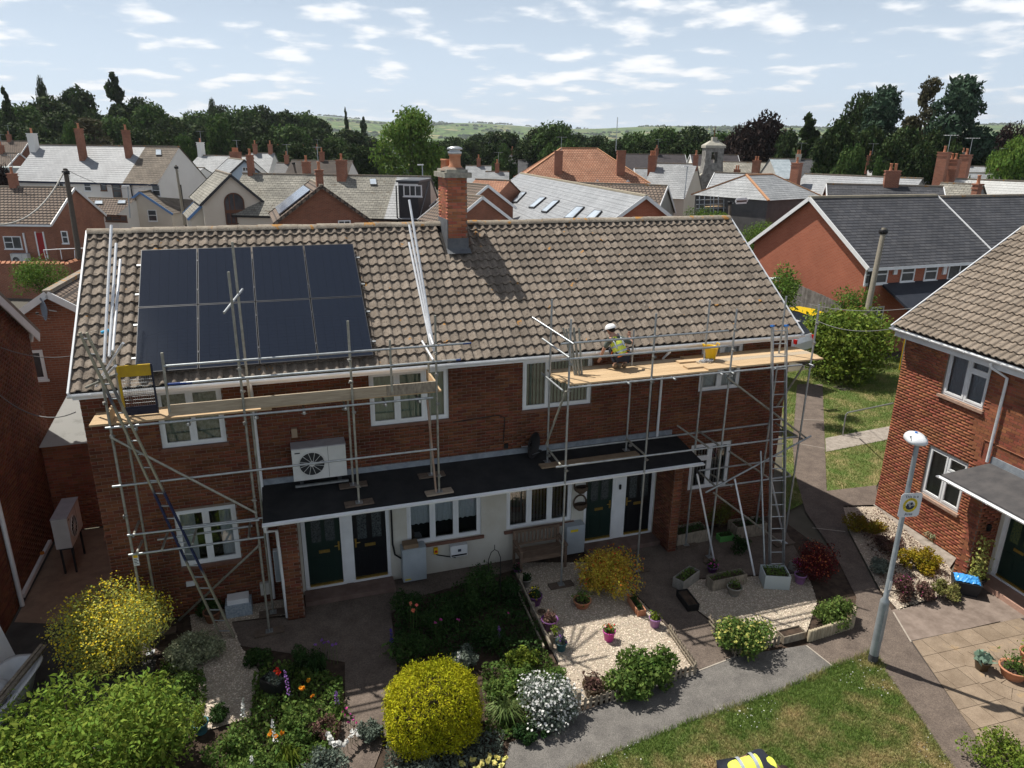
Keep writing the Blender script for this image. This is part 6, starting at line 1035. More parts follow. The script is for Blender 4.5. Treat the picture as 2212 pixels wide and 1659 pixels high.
GRAVEL = mat('gravel_bed', (.28, .22, .165), (.52, .45, .36), 60, .9, .8, bscale=80, lo=.38, hi=.62); GRASS = mat('lawn_turf', (.1, .145, .035), (.34, .255, .13), 1.1, .95, .5, bscale=60, lo=.44, hi=.69); PALEC = mat('pale_rough_concrete', (.22, .19, .16), (.34, .3, .26), 5, .95, .5, bscale=50)
patch('garden_bed', None, -.035, SOIL, [(-2.2, -9.5), (12, -9.5), (17, -4), (17, .3), (-2.2, .3)]); patch('yard', None, -.025, YARD, [(-2.24, -9), (.2, -9), (.9, -3), (.9, .28), (.06, .3), (.06, 5.2), (-2.24, 5.2)])
patch('gap_paving', None, -.02, mat('pinkish_paving', (.22, .15, .11), (.3, .21, .15), 3, .9, .3), [(-2.2, 1.2), (.06, .32), (.06, 5.15), (-2.2, 5.15)])
lawn_b = patch('back_lawn', [(1690, 805), (2010, 765), (1970, 900), (1893, 1050), (1785, 1062), (1690, 1110)], -.02, GRASS); lawn_f = patch('lawn', [(1225, 1668), (1480, 1562), (1700, 1487), (1800, 1441), (1880, 1412), (1905, 1440), (1990, 1555), (2062, 1662), (2150, 1800), (1100, 1800)], -.012, GRASS)
tp = patch('footpath', [(1090, 1659), (1100, 1605), (1250, 1538), (1505, 1447), (1592, 1417), (1742, 1393), (1803, 1442), (1700, 1489), (1480, 1564), (1230, 1668), (1150, 1750), (1000, 1800)], -.01, TARMAC)
cpp = patch('concrete_path', [(1722, 830), (1777, 830), (1782, 960), (1786, 1060), (1893, 1048), (1897, 1090), (1822, 1092), (1832, 1150), (1900, 1280), (1975, 1388), (2060, 1500), (2195, 1665), (2062, 1662), (1990, 1555), (1905, 1440), (1880, 1412), (1801, 1441), (1742, 1392), (1842, 1350), (1850, 1290), (1800, 1190), (1740, 1105), (1716, 1020), (1712, 950)], -.008, CONC); cxp = patch('cross_path', [(1783, 946), (1925, 920), (1925, 948), (1784, 976)], -.006, PALEC)
patch('doorstep_apron', [(1925, 1318), (2090, 1270), (2160, 1240), (2290, 1350), (2290, 1420), (2212, 1400), (2160, 1342), (1966, 1386)], -.006, mat('apron_concrete', (.15, .115, .095), (.24, .19, .16), 3, .92, .4))
patch('front_path', [(640, 1292), (860, 1232), (1130, 1195), (1130, 1225), (900, 1290), (845, 1325), (858, 1440), (845, 1560), (800, 1680), (690, 1680), (745, 1540), (745, 1430), (520, 1395), (500, 1345), (640, 1330)], -.01, CONC); patch('side_path', [(1290, 1192), (1480, 1160), (1700, 1150), (1745, 1235), (1480, 1250), (1480, 1300), (1533, 1342), (1592, 1418), (1508, 1448), (1442, 1352), (1370, 1280)], -.01, CONC)
GP = [patch('gravel_bed', q, -.006, GRAVEL) for q in ([(400, 1250), (635, 1240), (640, 1325), (500, 1343), (520, 1397), (560, 1450), (540, 1550), (440, 1580), (425, 1440)], [(1112, 1215), (1288, 1215), (1368, 1282), (1440, 1354), (1500, 1440), (1252, 1525), (1190, 1400)], [(1455, 1256), (1478, 1254), (1745, 1238), (1765, 1300), (1740, 1372), (1596, 1412), (1536, 1340), (1484, 1300)], [(1822, 1096), (1890, 1094), (2050, 1224), (2080, 1278), (1940, 1318), (1902, 1275), (1836, 1150)])]
patch('wall_foot_strip', [(1886, 1090), (1900, 1086), (2066, 1205), (2052, 1226)], -.002, PALEC)
OCT = np.array([(1, 0, 0), (-1, 0, 0), (0, 1, 0), (0, -1, 0), (0, 0, .6), (0, 0, -.4)]); OCF = np.array([(0, 2, 4), (2, 1, 4), (1, 3, 4), (3, 0, 4)])
for poly, n in zip(GP, (7000, 8000, 5200, 4200)):
    q = inside(poly, n); s = .012+.012*RNG.random(n); a = RNG.random(n)*6.28; c, si = np.cos(a), np.sin(a); P = OCT[None]*s[:, None, None]*np.stack([np.ones(n), .7+.3*RNG.random(n), np.ones(n)], 1)[:, None, :]
    P = np.stack([P[..., 0]*c[:, None]-P[..., 1]*si[:, None], P[..., 0]*si[:, None]+P[..., 1]*c[:, None], P[..., 2]], -1)+np.concatenate([q, np.full((n, 1), .0)], 1)[:, None, :]
    o = link('pebbles', npmesh('pebbles', P.reshape(-1, 3), (OCF[None]+(np.arange(n)*6)[:, None, None]).reshape(-1, 3), mat('pebble', (.4, .32, .24), (.62, .55, .46), 30, .85, rnd=.45, hue=.02)), kind='stuff'); tag(o, 'loose pale gravel stones', 'gravel')
def outpoly(q, poly):
    k = np.zeros(len(q), bool); P = np.array(poly); j = len(P)-1
    for i in range(len(P)):
        a, b = P[i], P[j]; k ^= ((a[1] > q[:, 1]) != (b[1] > q[:, 1])) & (q[:, 0] < (b[0]-a[0])*(q[:, 1]-a[1])/(b[1]-a[1]+1e-12)+a[0]); j = i
    return q[~k]
def grass(poly, n, h, m, name='grass', skip=()):
    q = inside(poly, n)
    for s_ in skip: q = outpoly(q, s_)
    n = len(q); a = RNG.random(n)*6.28; hh = h*(.5+RNG.random(n)); w = .004+.004*RNG.random(n); c, s = np.cos(a), np.sin(a); z = np.zeros(n); l = RNG.normal(size=(n, 2))*hh[:, None]*.6
    A = np.stack([q[:, 0]-c*w, q[:, 1]-s*w, z-.02], 1); B = np.stack([q[:, 0]+c*w, q[:, 1]+s*w, z-.02], 1); T = np.stack([q[:, 0]+l[:, 0], q[:, 1]+l[:, 1], hh], 1)
    o = link(name, npmesh(name, np.stack([A, B, T], 1).reshape(-1, 3), np.arange(n*3).reshape(-1, 3), m), kind='stuff'); tag(o, 'short patchy lawn grass', 'grass')
GBL = leafmat('grass_blade', (.14, .21, .045), (.46, .35, .18), .4, .02, .3); 
for nd_ in GBL.node_tree.nodes:
    if nd_.type == 'TEX_NOISE': nd_.inputs['Scale'].default_value = 1.1; nd_.inputs['Detail'].default_value = 5
    if nd_.type == 'VALTORGB': nd_.color_ramp.elements[0].position = .44; nd_.color_ramp.elements[1].position = .69
grass(lawn_f, 90000, .045, GBL); grass(lawn_b, 75000, .05, skip=(cpp, cxp), m=leafmat('grass_blade_green', (.11, .19, .035), (.24, .26, .09), .4, .02, .3))
# patio: slabs, joints showing the bedding below
PM = frame((16.40, -5.29, 0), R(-2.1)); patch('patio_bedding', None, -.004, mat('joint_sand', (.06, .05, .045), rough=.95), [(16.16, -5.25), (19.3, -5.4), (19.2, -9), (14.6, -9), (15.2, -7.6)])
SLAB = mat('buff_paving_slab', (.19, .142, .1), (.26, .2, .145), 2.4, .9, .25, grain=.15, rnd=.09, c3=(.33, .23, .13), lo=.35, hi=.6); pav = thing('patio', 'buff paving slab patio with a circular centre beside the lamp post', 'patio', (17, -6.5, 0))
def clip(poly, a, b):
    out = []; 
    for i in range(len(poly)):
        p, q = poly[i], poly[(i+1) % len(poly)]; sp, sq = (b[0]-a[0])*(p[1]-a[1])-(b[1]-a[1])*(p[0]-a[0]), (b[0]-a[0])*(q[1]-a[1])-(b[1]-a[1])*(q[0]-a[0])
        if sp >= 0: out.append(p)
        if sp*sq < 0: t = sp/(sp-sq); out.append((p[0]+(q[0]-p[0])*t, p[1]+(q[1]-p[1])*t))
    return out
pc_ = (17.28, -6.73)
for r in range(8):
    for c in range(-5, 6):
        q = [PM @ Vector((x, y, 0)) for x, y in ((c*.4635+.005, -(r+1)*.4635+.005), ((c+1)*.4635-.005, -(r+1)*.4635+.005), ((c+1)*.4635-.005, -r*.4635-.005), (c*.4635+.005, -r*.4635-.005))]
        if max(math.hypot(p.x-pc_[0], p.y-pc_[1]) for p in q) < .84: continue
        poly = clip([(p.x, p.y) for p in q], (15.17, -7.65), (16.2, -5.25)); poly = [p for p in poly] if poly else []
        poly2 = clip([(p.x, p.y) for p in q], (16.2, -5.25), (15.17, -7.65)); 
        if len(poly2) < 3: continue
        MB().prism([(x, y, -.003) for x, y in poly2], (0, 0, .012+random.random()*.003)).obj('slab', SLAB, pav)
for r0, r1, n, off in ((.02, .47, 6, .2), (.48, .86, 10, 0)):
    for k in range(n):
        a0, a1 = 2*math.pi*(k+off)/n+.008/r1, 2*math.pi*(k+1+off)/n-.008/r1; m_ = 5
        MB().prism([(pc_[0]+r1*math.cos(a0+(a1-a0)*j/m_), pc_[1]+r1*math.sin(a0+(a1-a0)*j/m_), -.002) for j in range(m_+1)]+[(pc_[0]+r0*math.cos(a1-(a1-a0)*j/m_), pc_[1]+r0*math.sin(a1-(a1-a0)*j/m_), -.002) for j in range(m_+1)], (0, 0, .022)).obj('slab', SLAB, pav)
# ============================================================ garden plants
YLW = leafmat('yellow_petal', (.62, .46, .02), (.72, .58, .05), .2, .02, .3); WHP = leafmat('white_petal', (.7, .7, .68), (.8, .8, .78), .12, .005, .3); PNK = leafmat('magenta_petal', (.5, .04, .25), (.6, .1, .35), .25, .03, .3); ORG = leafmat('orange_petal', (.75, .25, .02), (.8, .35, .03), .2, .02, .3); PUR = leafmat('purple_petal', (.2, .08, .35), (.32, .16, .45), .25, .03, .3); RED = leafmat('red_petal', (.6, .02, .015), (.7, .06, .03), .2, .02, .3)
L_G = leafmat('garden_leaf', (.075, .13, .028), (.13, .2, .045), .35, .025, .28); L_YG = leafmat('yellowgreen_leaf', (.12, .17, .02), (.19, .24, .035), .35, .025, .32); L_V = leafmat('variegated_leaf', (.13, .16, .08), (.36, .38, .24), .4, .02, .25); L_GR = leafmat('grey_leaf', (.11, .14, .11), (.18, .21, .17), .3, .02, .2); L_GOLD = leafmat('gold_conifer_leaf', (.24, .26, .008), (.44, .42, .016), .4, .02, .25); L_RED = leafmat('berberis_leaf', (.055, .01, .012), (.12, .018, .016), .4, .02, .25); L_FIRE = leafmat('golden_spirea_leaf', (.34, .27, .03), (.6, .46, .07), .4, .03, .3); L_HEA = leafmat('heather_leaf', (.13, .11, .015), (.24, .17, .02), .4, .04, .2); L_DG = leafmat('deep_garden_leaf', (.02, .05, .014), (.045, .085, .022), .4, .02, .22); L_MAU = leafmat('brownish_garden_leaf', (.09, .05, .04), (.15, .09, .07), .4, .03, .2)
def gb(u, v, z=0): return G(u, v, z)
bush('large rounded shrub thick with small yellow flowers', gb(262, 1448), .95, .95, 1.9, leafmat('potentilla_leaf', (.3, .34, .07), (.48, .48, .13), .4, .03, .3), 20000, .042, 1, YLW, 3400, .04, nl=30); bush('wide bright green leafy shrub beside the dark yard', gb(205, 1700), 1.8, 1.4, 1.75, leafmat('choisya_leaf', (.13, .2, .025), (.22, .3, .05), .35, .025, .3), 19000, .09, 2, nl=80, asp=.75); bush('rounded variegated cream and green shrub by the ladder foot', gb(428, 1434), .62, .5, .62, L_V, 9500, .05, 3, nl=40)
def topiary(label, c, rx, ry, h, lm, n, size, seed):
    c = Vector(c); t = thing('topiary_conifer', label, 'conifer', c); g = np.random.default_rng(seed); d = g.normal(size=(n, 3)); d /= np.linalg.norm(d, axis=1)[:, None]; d[:, 2] = np.abs(d[:, 2])*1.1-.3
    d /= np.linalg.norm(d, axis=1)[:, None]; pw = 1/(np.abs(d[:, 0])**2.5+np.abs(d[:, 1])**2.5+np.abs(d[:, 2])**2.5)**(1/2.5); r = pw*(.93+.035*np.sin(d[:, 0]*9+d[:, 1]*7)+.03*np.sin(d[:, 0]*21+d[:, 2]*17)+.025*np.sin(d[:, 1]*31-d[:, 2]*13)+.045*g.normal(size=n)+.09*(g.random(n) > .985)); hole = (np.linalg.norm(d-np.array([-.1, -.62, .78]), axis=1) < .1); r[hole] *= .72
    P = np.stack([c.x+d[:, 0]*r*rx, c.y+d[:, 1]*r*ry, c.z+h*.42+d[:, 2]*r*h*.57], 1); k = P[:, 2] > c.z; Vv, Ff = leaves(P[k], size, .2, .3, .55, N=d[k]); link('foliage', npmesh('foliage', Vv, Ff, lm), t)
    m = MB(); m.ball(c+Vector((0, 0, h*.42)), 1, 16, 10, rx*.8, ry*.8, h*.42); m.obj('inner_branches', mat('inner_branch', (.02, .018, .008), (.05, .04, .015), 6, .95), t); MB().tube(c, c+Vector((0, 0, h*.4)), .05, 6).obj('stem', BARK, t); return t
cp2 = gb(945, 1622); topiary('large clipped golden conifer dome by the garden path', (cp2.x, cp2.y+.3, 0), .82, .8, 1.38, L_GOLD, 30000, .05, 4)
bush('golden leaved bush with orange red tips in front of the doors', gb(1318, 1275), .78, .7, 1.05, L_FIRE, 8000, .05, 5, leafmat('orange_shoot', (.5, .06, .02), (.55, .2, .03), .3, .03, .25), 500, .05, nl=34); bush('green leafy shrub inside the picket fence corner', gb(1378, 1478), .95, .62, .62, leafmat('laurel_leaf', (.06, .115, .02), (.14, .2, .05), .45, .02, .3), 6500, .075, 6, nl=40); bush('bushy shrub with pale yellow flower heads behind the pickets', gb(1602, 1402), .72, .6, .75, L_G, 6500, .06, 7, leafmat('lime_flower', (.42, .42, .1), (.5, .48, .14), .2, .02, .3), 420, .06, nl=36); bush('light green shrub behind the log edging', gb(1800, 1348), .52, .42, .62, leafmat('rose_leaf', (.08, .13, .03), (.13, .19, .045), .35, .02, .3), 3800, .055, 8)
bush('dark red berberis shrub beside the ribbed path', gb(1765, 1248), .58, .5, .95, L_RED, 6000, .04, 9, leafmat('berberis_tip', (.4, .06, .03), (.5, .12, .05), .3, .02, .3), 300, .04); bush('white flowering bush at the picket fence post', gb(1180, 1545), .66, .55, .75, L_GR, 6500, .045, 10, WHP, 900, .05, nl=34); bush('fine leaved yellow green shrub against the house wall', gb(1552, 1135), .36, .3, .75, leafmat('pale_fine_leaf', (.09, .1, .02), (.14, .15, .03), .3, .02, .25), 3000, .035, 11)
for i, (u, v, rx, ry, h, lm, n, lab) in enumerate(((1868, 1145, .75, .6, .42, L_HEA, 3600, 'dark olive heather mound beside the sunlit wall'), (1920, 1185, .5, .5, .35, L_MAU, 2400, 'brownish low shrub between the heather mounds'), (1985, 1225, .75, .55, .45, leafmat('golden_heather_leaf', (.22, .17, .015), (.36, .27, .02), .4, .03, .25), 4200, 'golden yellow heather mound by the lamp post'), (1965, 1285, .6, .5, .5, L_MAU, 3600, 'reddish brown shrub with tiny pink flowers by the bin'), (2040, 1290, .45, .4, .38, leafmat('straggly_leaf', (.14, .16, .04), (.22, .2, .07), .4, .03, .25), 2400, 'straggly yellowish plant beside the recycling box'), (1905, 1235, .4, .35, .3, L_GR, 1400, 'dry grey ground cover plant on the gravel'), (2150, 1655, .6, .6, .6, leafmat('fresh_leaf', (.11, .17, .02), (.18, .24, .04), .35, .02, .3), 3400, 'fresh green bush at the edge of the patio'), (640, 1600, .4, .35, .45, L_G, 2400, 'leafy green perennial clump with orange poppies'), (705, 1590, .35, .3, .35, L_MAU, 1500, 'brown seeded flower clump beside the brown path'), (600, 1480, .3, .3, .4, L_DG, 1400, 'dark low plant behind the black planter'), (660, 1445, .35, .3, .5, L_DG, 1800, 'dark iris clump in the shaded bed'), (560, 1690, .6, .4, .45, L_G, 3200, 'mixed green border plants at the bottom of the bed'), (690, 1680, .55, .4, .45, L_GR, 2600, 'grey leaved shrub at the bottom of the bed'), (880, 1700, .55, .35, .4, L_GR, 2200, 'grey leaved shrub in front of the golden conifer'), (890, 1430, .4, .35, .6, L_DG, 2400, 'dark green rose bush in the shaded bed'), (950, 1360, .5, .4, .7, L_DG, 2800, 'dark leafy bush in the shade below the window'), (1020, 1330, .5, .4, .65, L_DG, 2800, 'shaded perennial clump below the white electric box'), (1060, 1390, .45, .4, .55, L_DG, 2200, 'dark leafy perennial beside the wooden rail'), (1000, 1440, .4, .3, .4, L_GR, 2200, 'silver leaved plant behind the golden conifer'), (1130, 1435, .4, .3, .35, L_YG, 1700, 'yellow green plant beside the wooden rail'), (1080, 1500, .4, .3, .3, L_G, 1700, 'low green plant behind the white flowers'), (1150, 1590, .42, .3, .24, L_DG, 2400, 'low dark green ground cover at the path edge'), (1040, 1300, .3, .3, 1.05, L_DG, 2400, 'climbing rose bush on an arched support by the wall'), (475, 1555, .2, .2, .3, L_DG, 1200, 'small dark green bush beside the teal pot'), (455, 1330, .28, .25, .45, L_DG, 1500, 'dark potted shrub at the ladder foot'), (1600, 1190, .3, .3, .4, L_DG, 1000, 'dark low plant beside the green trough'))): bush(lab, gb(u, v), rx, ry, h, lm, n, .05, 30+i, PNK if i in (3,) else None, 60, .03, nl=18)
def cover(label, pix, n, h, m, size=.06, skip=()):
    poly = [(p.x, p.y) for p in (G(u, v) for u, v in pix)]; q = inside(poly, n); n = len(q); hh = h*(.35+.65*(.5+.5*np.sin(q[:, 0]*5.1+1)*np.sin(q[:, 1]*6.3))); P = np.concatenate([q, (hh*RNG.random(n)**.7)[:, None]], 1)
    Vv, Ff = leaves(P, size, .6); o = link('border_foliage', npmesh('border_foliage', Vv, Ff, m), kind='stuff'); tag(o, label, 'ground cover')
cover('low green plants between the yellow shrub and the gravel', [(350, 1440), (440, 1450), (450, 1500), (420, 1600), (330, 1600)], 2600, .3, L_G); cover('mixed low border foliage in the sunny bed', [(548, 1470), (640, 1440), (740, 1470), (745, 1540), (700, 1690), (470, 1700), (430, 1640), (545, 1560)], 9000, .32, L_G); cover('dense shaded border foliage below the rendered wall', [(850, 1330), (1000, 1275), (1110, 1262), (1180, 1400), (1150, 1440), (1050, 1420), (860, 1440)], 9000, .4, L_DG); cover('low foliage around the golden conifer', [(1040, 1440), (1180, 1410), (1245, 1530), (1100, 1600), (1050, 1600)], 4200, .22, L_G, .055); cover('ragged plants along the bottom edge of the bed', [(850, 1570), (1090, 1600), (1085, 1690), (820, 1700)], 4200, .28, L_GR, .05); cover('low plants on the gravel beside the sunlit wall', [(1840, 1110), (1900, 1105), (2045, 1225), (2060, 1285), (1950, 1310), (1905, 1265)], 2600, .16, L_MAU, .045)
for i, (u, v, rx, h, lm, lab) in enumerate(((395, 1500, .32, .45, L_G, 'leafy green plant between the yellow shrub and the gravel'), (560, 1440, .3, .4, L_DG, 'dark leafy plant at the gravel edge behind the planter'), (520, 1620, .3, .4, L_G, 'soft green plant beside the white lupin'), (880, 1330, .3, .7, L_DG, 'dark twiggy shrub at the edge of the front path'), (1100, 1300, .3, .6, L_DG, 'dark shrub against the boundary rail'), (800, 1600, .25, .3, L_GR, 'grey green plant on the path edge by the golden conifer'), (1195, 1475, .3, .35, L_G, 'green plant between the rail and the white flowers'), (1120, 1480, .35, .4, L_G, 'leafy clump behind the strap leaved plant'))): bush(lab, gb(u, v), rx, rx, h, lm, 1800, .05, 90+i, nl=14)
def petals(parent, pts, size, m, name='flower'):
    for p in pts:
        V_, F_ = leaves(np.array([Vector(p)+Vector((random.gauss(0, size*.2), random.gauss(0, size*.2), random.gauss(0, size*.2))) for _ in range(7)]), size, 1.2, .15, 1.6); link(name, npmesh(name, V_, F_, m), parent)
def spike(label, u, v, h, m, base=L_G, name='foxglove'):
    p = G(u, v); t = thing(name, label, 'flower', p); lean = Vector((random.gauss(0, .04), random.gauss(0, .04), 0)); MB().tube(p, p+lean+Vector((0, 0, h)), .008, 5, .003).obj('stem', mat('stem_green', (.08, .13, .03), rough=.8), t); C_ = []
    for k in range(34): f = .45+.55*k/34; a = k*2.4; r = .045*(1.25-f); C_.append(p+lean*f+Vector((r*math.cos(a), r*math.sin(a), h*f)))
    V_, F_ = leaves(np.array(C_), .042, -.6, .2, 1.5); link('flowers', npmesh('flowers', V_, F_, m), t, kind='stuff'); C_ = np.array([p+Vector((random.gauss(0, .1), random.gauss(0, .1), random.random()*.25)) for _ in range(40)]); V_, F_ = leaves(C_, .12, .5, .3, .8); link('leaves', npmesh('leaves', V_, F_, base), t)
spike('tall purple foxglove rising beside the black planter', 632, 1545, 1.05, PUR); spike('white lupin spike on the left gravel bed', 524, 1580, .75, WHP, name='lupin'); spike('pale white foxglove near the orange poppies', 600, 1640, .85, WHP); spike('small lilac foxglove beside the brown path', 730, 1545, .5, PUR); spike('lilac foxglove behind the golden conifer', 1076, 1400, .55, PUR); spike('dark blue delphinium in the shaded bed', 846, 1410, .6, leafmat('delphinium_petal', (.06, .03, .25), (.1, .06, .35), .2, .02, .3), name='delphinium'); spike('white foxglove beside the silver leaved plant', 993, 1450, .5, WHP); spike('white flower spike at the bottom edge of the border', 548, 1690, .6, WHP)
def posy(label, pts, size, m, h=.35, name='poppy'):
    p0 = G(*pts[0]); t = thing(name, label, 'flower', p0)
    for u, v in pts:
        top = G(u, v, h); MB().tube((top.x, top.y, 0), top, .005, 4).obj('stem', MATS['stem_green'], t); petals(t, [top], size, m)
posy('group of orange poppies in the sunny border', [(586, 1580), (595, 1592), (608, 1583), (582, 1589), (654, 1486), (666, 1469), (649, 1488), (675, 1503)], .07, ORG); posy('scarlet geranium bloom above the black planter', [(600, 1455), (598, 1449)], .1, RED, .6, 'geranium'); posy('salmon red roses high on the shaded rose bush', [(886, 1303), (892, 1318), (899, 1306)], .07, leafmat('coral_petal', (.7, .15, .08), (.75, .25, .15), .2, .02, .3), .75, 'rose'); posy('white flower heads edging the brown path', [(708, 1585), (716, 1600), (722, 1606), (735, 1607), (750, 1600), (757, 1590), (766, 1580), (772, 1588), (742, 1608), (712, 1592), (728, 1606), (760, 1582)], .08, WHP, .25, 'stock'); posy('small magenta flowers beside the brown path', [(748, 1530), (756, 1542), (762, 1556), (770, 1560), (745, 1545), (765, 1548), (752, 1560), (740, 1538)], .035, PNK, .3, 'dianthus'); posy('purple flowers in the shaded iris clump', [(695, 1382), (700, 1388), (710, 1386), (718, 1392), (682, 1392), (726, 1390)], .05, PUR, .5, 'iris'); posy('pale yellow flowers at the bottom edge', [(1000, 1650), (1020, 1640), (1040, 1652), (1055, 1642), (1070, 1648), (1090, 1640), (1085, 1655), (1060, 1630), (1030, 1660), (1075, 1635)], .09, leafmat('pale_yellow_petal', (.68, .62, .2), (.75, .7, .3), .15, .02, .3), .3, 'primrose'); posy('pink flower heads in the shaded bed', [(940, 1345), (952, 1338), (990, 1338), (1098, 1323)], .045, PNK, .5, 'scabious')
def blades(label, u, v, n, h, m, spread=.3):
    p = G(u, v); t = thing('grassy_plant', label, 'plant', p); b = MB()
    for k in range(n):
        a = random.random()*6.28; r = spread*random.uniform(.4, 1); q = p+Vector((random.gauss(0, .05), random.gauss(0, .05), 0)); d = Vector((math.cos(a), math.sin(a), 0)); s = Vector((-math.sin(a), math.cos(a), 0))*.012; hh = h*random.uniform(.6, 1.1)
        c1, c2 = q+d*r*.45+Vector((0, 0, hh*.85)), q+d*r+Vector((0, 0, hh*.55)); b.add([q-s, q+s, c1+s, c1-s, c2], [(0, 1, 2, 3), (3, 2, 4)])
    b.obj('leaves', m, t)
blades('arching strap leaved plant beside the golden conifer', 1090, 1560, 110, .5, leafmat('strap_leaf', (.08, .13, .03), (.2, .25, .1), .3, .02, .3), .5); blades('bright yellow green strappy leaves at the bottom of the bed', 625, 1660, 60, .5, L_YG, .3); blades('tall iris leaves in the shaded bed', 690, 1460, 60, .55, L_DG, .25); blades('variegated spiky plant against the sunlit wall', 2014, 1168, 50, .3, L_V, .28)
# ============================================================ pots and planters
def pot(label, u, v, r, h, m, plant=L_G, pn_=260, ps=.05, fl=None, name='plant_pot', z=0, rim=True, ph=None):
    p = G(u, v, z); t = thing(name, label, 'pot', p); MB().lathe(p, [(r*.72, 0), (r*.98, h*.86), (r*1.06, h*.86), (r*1.06, h), (r*.95, h), (r*.9, h*.85), (.001, h*.85)], 22).obj('body', m, t); MB().lathe(p+Vector((0, 0, h*.86)), [(r*.9, 0), (.001, .015)], 16, False).obj('compost', SOIL, t)
    if plant:
        ph = ph or r*1.1; C_ = np.array([p+Vector((random.gauss(0, r*.45), random.gauss(0, r*.45), h*.9+random.random()**1.5*ph)) for _ in range(pn_)]); V_, F_ = leaves(C_, ps, .5); link('plant', npmesh('plant', V_, F_, plant), t, kind='stuff')
    if fl:
        C_ = np.array([p+Vector((random.gauss(0, r*.4), random.gauss(0, r*.4), h*.95+random.random()*(ph or r)*1.1)) for _ in range(24)]); V_, F_ = leaves(C_, .05, 1.2, .2, 1.5); link('flowers', npmesh('flowers', V_, F_, fl), t, kind='stuff')
    return t
PURP = mat('purple_glaze', (.11, .03, .14), (.15, .05, .19), 4, .4, spec=.5); PINKP = mat('pink_plastic_pot', (.5, .06, .3), rough=.4); MAUV = mat('mauve_plastic_pot', (.32, .16, .36), rough=.45); GREYP = mat('grey_stone_pot', (.2, .19, .17), (.3, .28, .25), 8, .9, .3); TEAL = mat('teal_glaze', (.03, .12, .16), (.06, .2, .24), 6, .3, spec=.5); BRWN = mat('brown_glaze', (.055, .035, .02), (.11, .08, .04), 9, .3, spec=.5)
pot('wide terracotta bowl of green seedlings on the gravel', 1257, 1309, .2, .18, TERRA, L_G); pot('purple pot of yellow and white pansies by the rail', 1155, 1304, .17, .24, PURP, L_DG, fl=YLW); pot('purple pot holding a dusky plant by the rail', 1187, 1358, .18, .26, PURP, L_MAU); pot('upright pink plastic pot with red flowers', 1315, 1382, .13, .24, PINKP, L_G, fl=RED); pot('mauve pot of pale seedlings at the path edge', 1414, 1352, .13, .22, MAUV, L_YG, 160); pot('brown barrel pot of rusty heather behind the pickets', 1280, 1500, .2, .24, BRWN, L_MAU, 500); pot('pale shallow dish beside the purple pots', 1170, 1324, .11, .05, mat('buff_dish', (.42, .34, .24), rough=.8), None); pot('small pale green pot with acer seedling', 1196, 1384, .1, .16, GREYP, L_YG, 120, ph=.25); pot('teal glazed pot with lilac flowers near the white bush', 1212, 1403, .12, .2, TEAL, L_GR, fl=PUR)
pot('grey weathered pot of herbs beside the bench', 1136, 1265, .13, .2, GREYP, L_DG); pot('purple pot of magenta flowers beside the bench', 1118, 1240, .1, .16, PURP, L_DG, fl=PNK); pot('purple bowl of pink flowers in the shade of the scaffold', 1538, 1234, .13, .15, PURP, L_DG, fl=PNK); pot('mauve plastic pot standing empty by the red shrub', 1727, 1258, .14, .24, MAUV, None); pot('round grey concrete planter behind the yellow flowered shrub', 1585, 1283, .17, .22, GREYP, L_G, 120); pot('brown glazed pot of blue green hosta on the patio', 2119, 1446, .15, .24, BRWN, None); pot('strawberry terracotta pot with herbs on the patio', 2186, 1462, .26, .24, TERRA, L_G, 420, ph=.3); pot('second terracotta pot behind the strawberry pot', 2222, 1432, .2, .28, TERRA, L_YG, 300); pot('terracotta pot at the foot of the ladder', 460, 1340, .18, .25, mat('dull_terracotta', (.2, .09, .05), (.26, .12, .07), 6, .85), None); pot('teal glazed pot with lime conifer near the big green shrub', 435, 1580, .14, .22, TEAL, L_YG, 500, .04, ph=.35); pot('black tub of yellow leaved climber by the green door', 2106, 1268, .19, .28, mat('black_tub', (.02, .02, .022), rough=.5), leafmat('golden_climber_leaf', (.2, .24, .03), (.4, .4, .12), .3, .02, .3), 420, .08, ph=1.1)
hp_ = G(2119, 1446); ht_ = [o for o in COL.objects if o.get('label', '').startswith('brown glazed pot of blue')][0]
for k in range(26):
    a = k*2.4; r_ = .05+.006*k; V_, F_ = leaves(np.array([hp_+Vector((r_*math.cos(a), r_*math.sin(a), .27+.004*(26-k)))]), .19, 1.2, .1, 1.1); link('leaf', npmesh('leaf', V_, F_, leafmat('hosta_leaf', (.16, .25, .19), (.22, .31, .24), .2, .01, .2)), ht_)
def trough(label, a, b, w, h, m, plant=L_DG, n=160, name='planter', cat='planter', wall=.02, fl=None):
    a, b = G(*a), G(*b); X = b-a; l = X.length; M = frame(a, math.atan2(X.y, X.x)); t = thing(name, label, cat, a); o = MB(M); o.box(0, l, 0, wall, 0, h); o.box(0, l, w-wall, w, 0, h); o.box(0, wall, wall+.0005, w-wall-.0005, 0, h); o.box(l-wall, l, wall+.0005, w-wall-.0005, 0, h); o.obj('sides', m, t); MB(M).box(wall, l-wall, wall, w-wall, 0, h*.8).obj('compost', SOIL, t)
    if plant: C_ = np.array([M @ Vector((random.uniform(.05, l-.05), random.uniform(.05, w-.05), h*.8+random.random()*.12)) for _ in range(n)]); V_, F_ = leaves(C_, .05, .5); link('plants', npmesh('plants', V_, F_, plant), t)
    return t
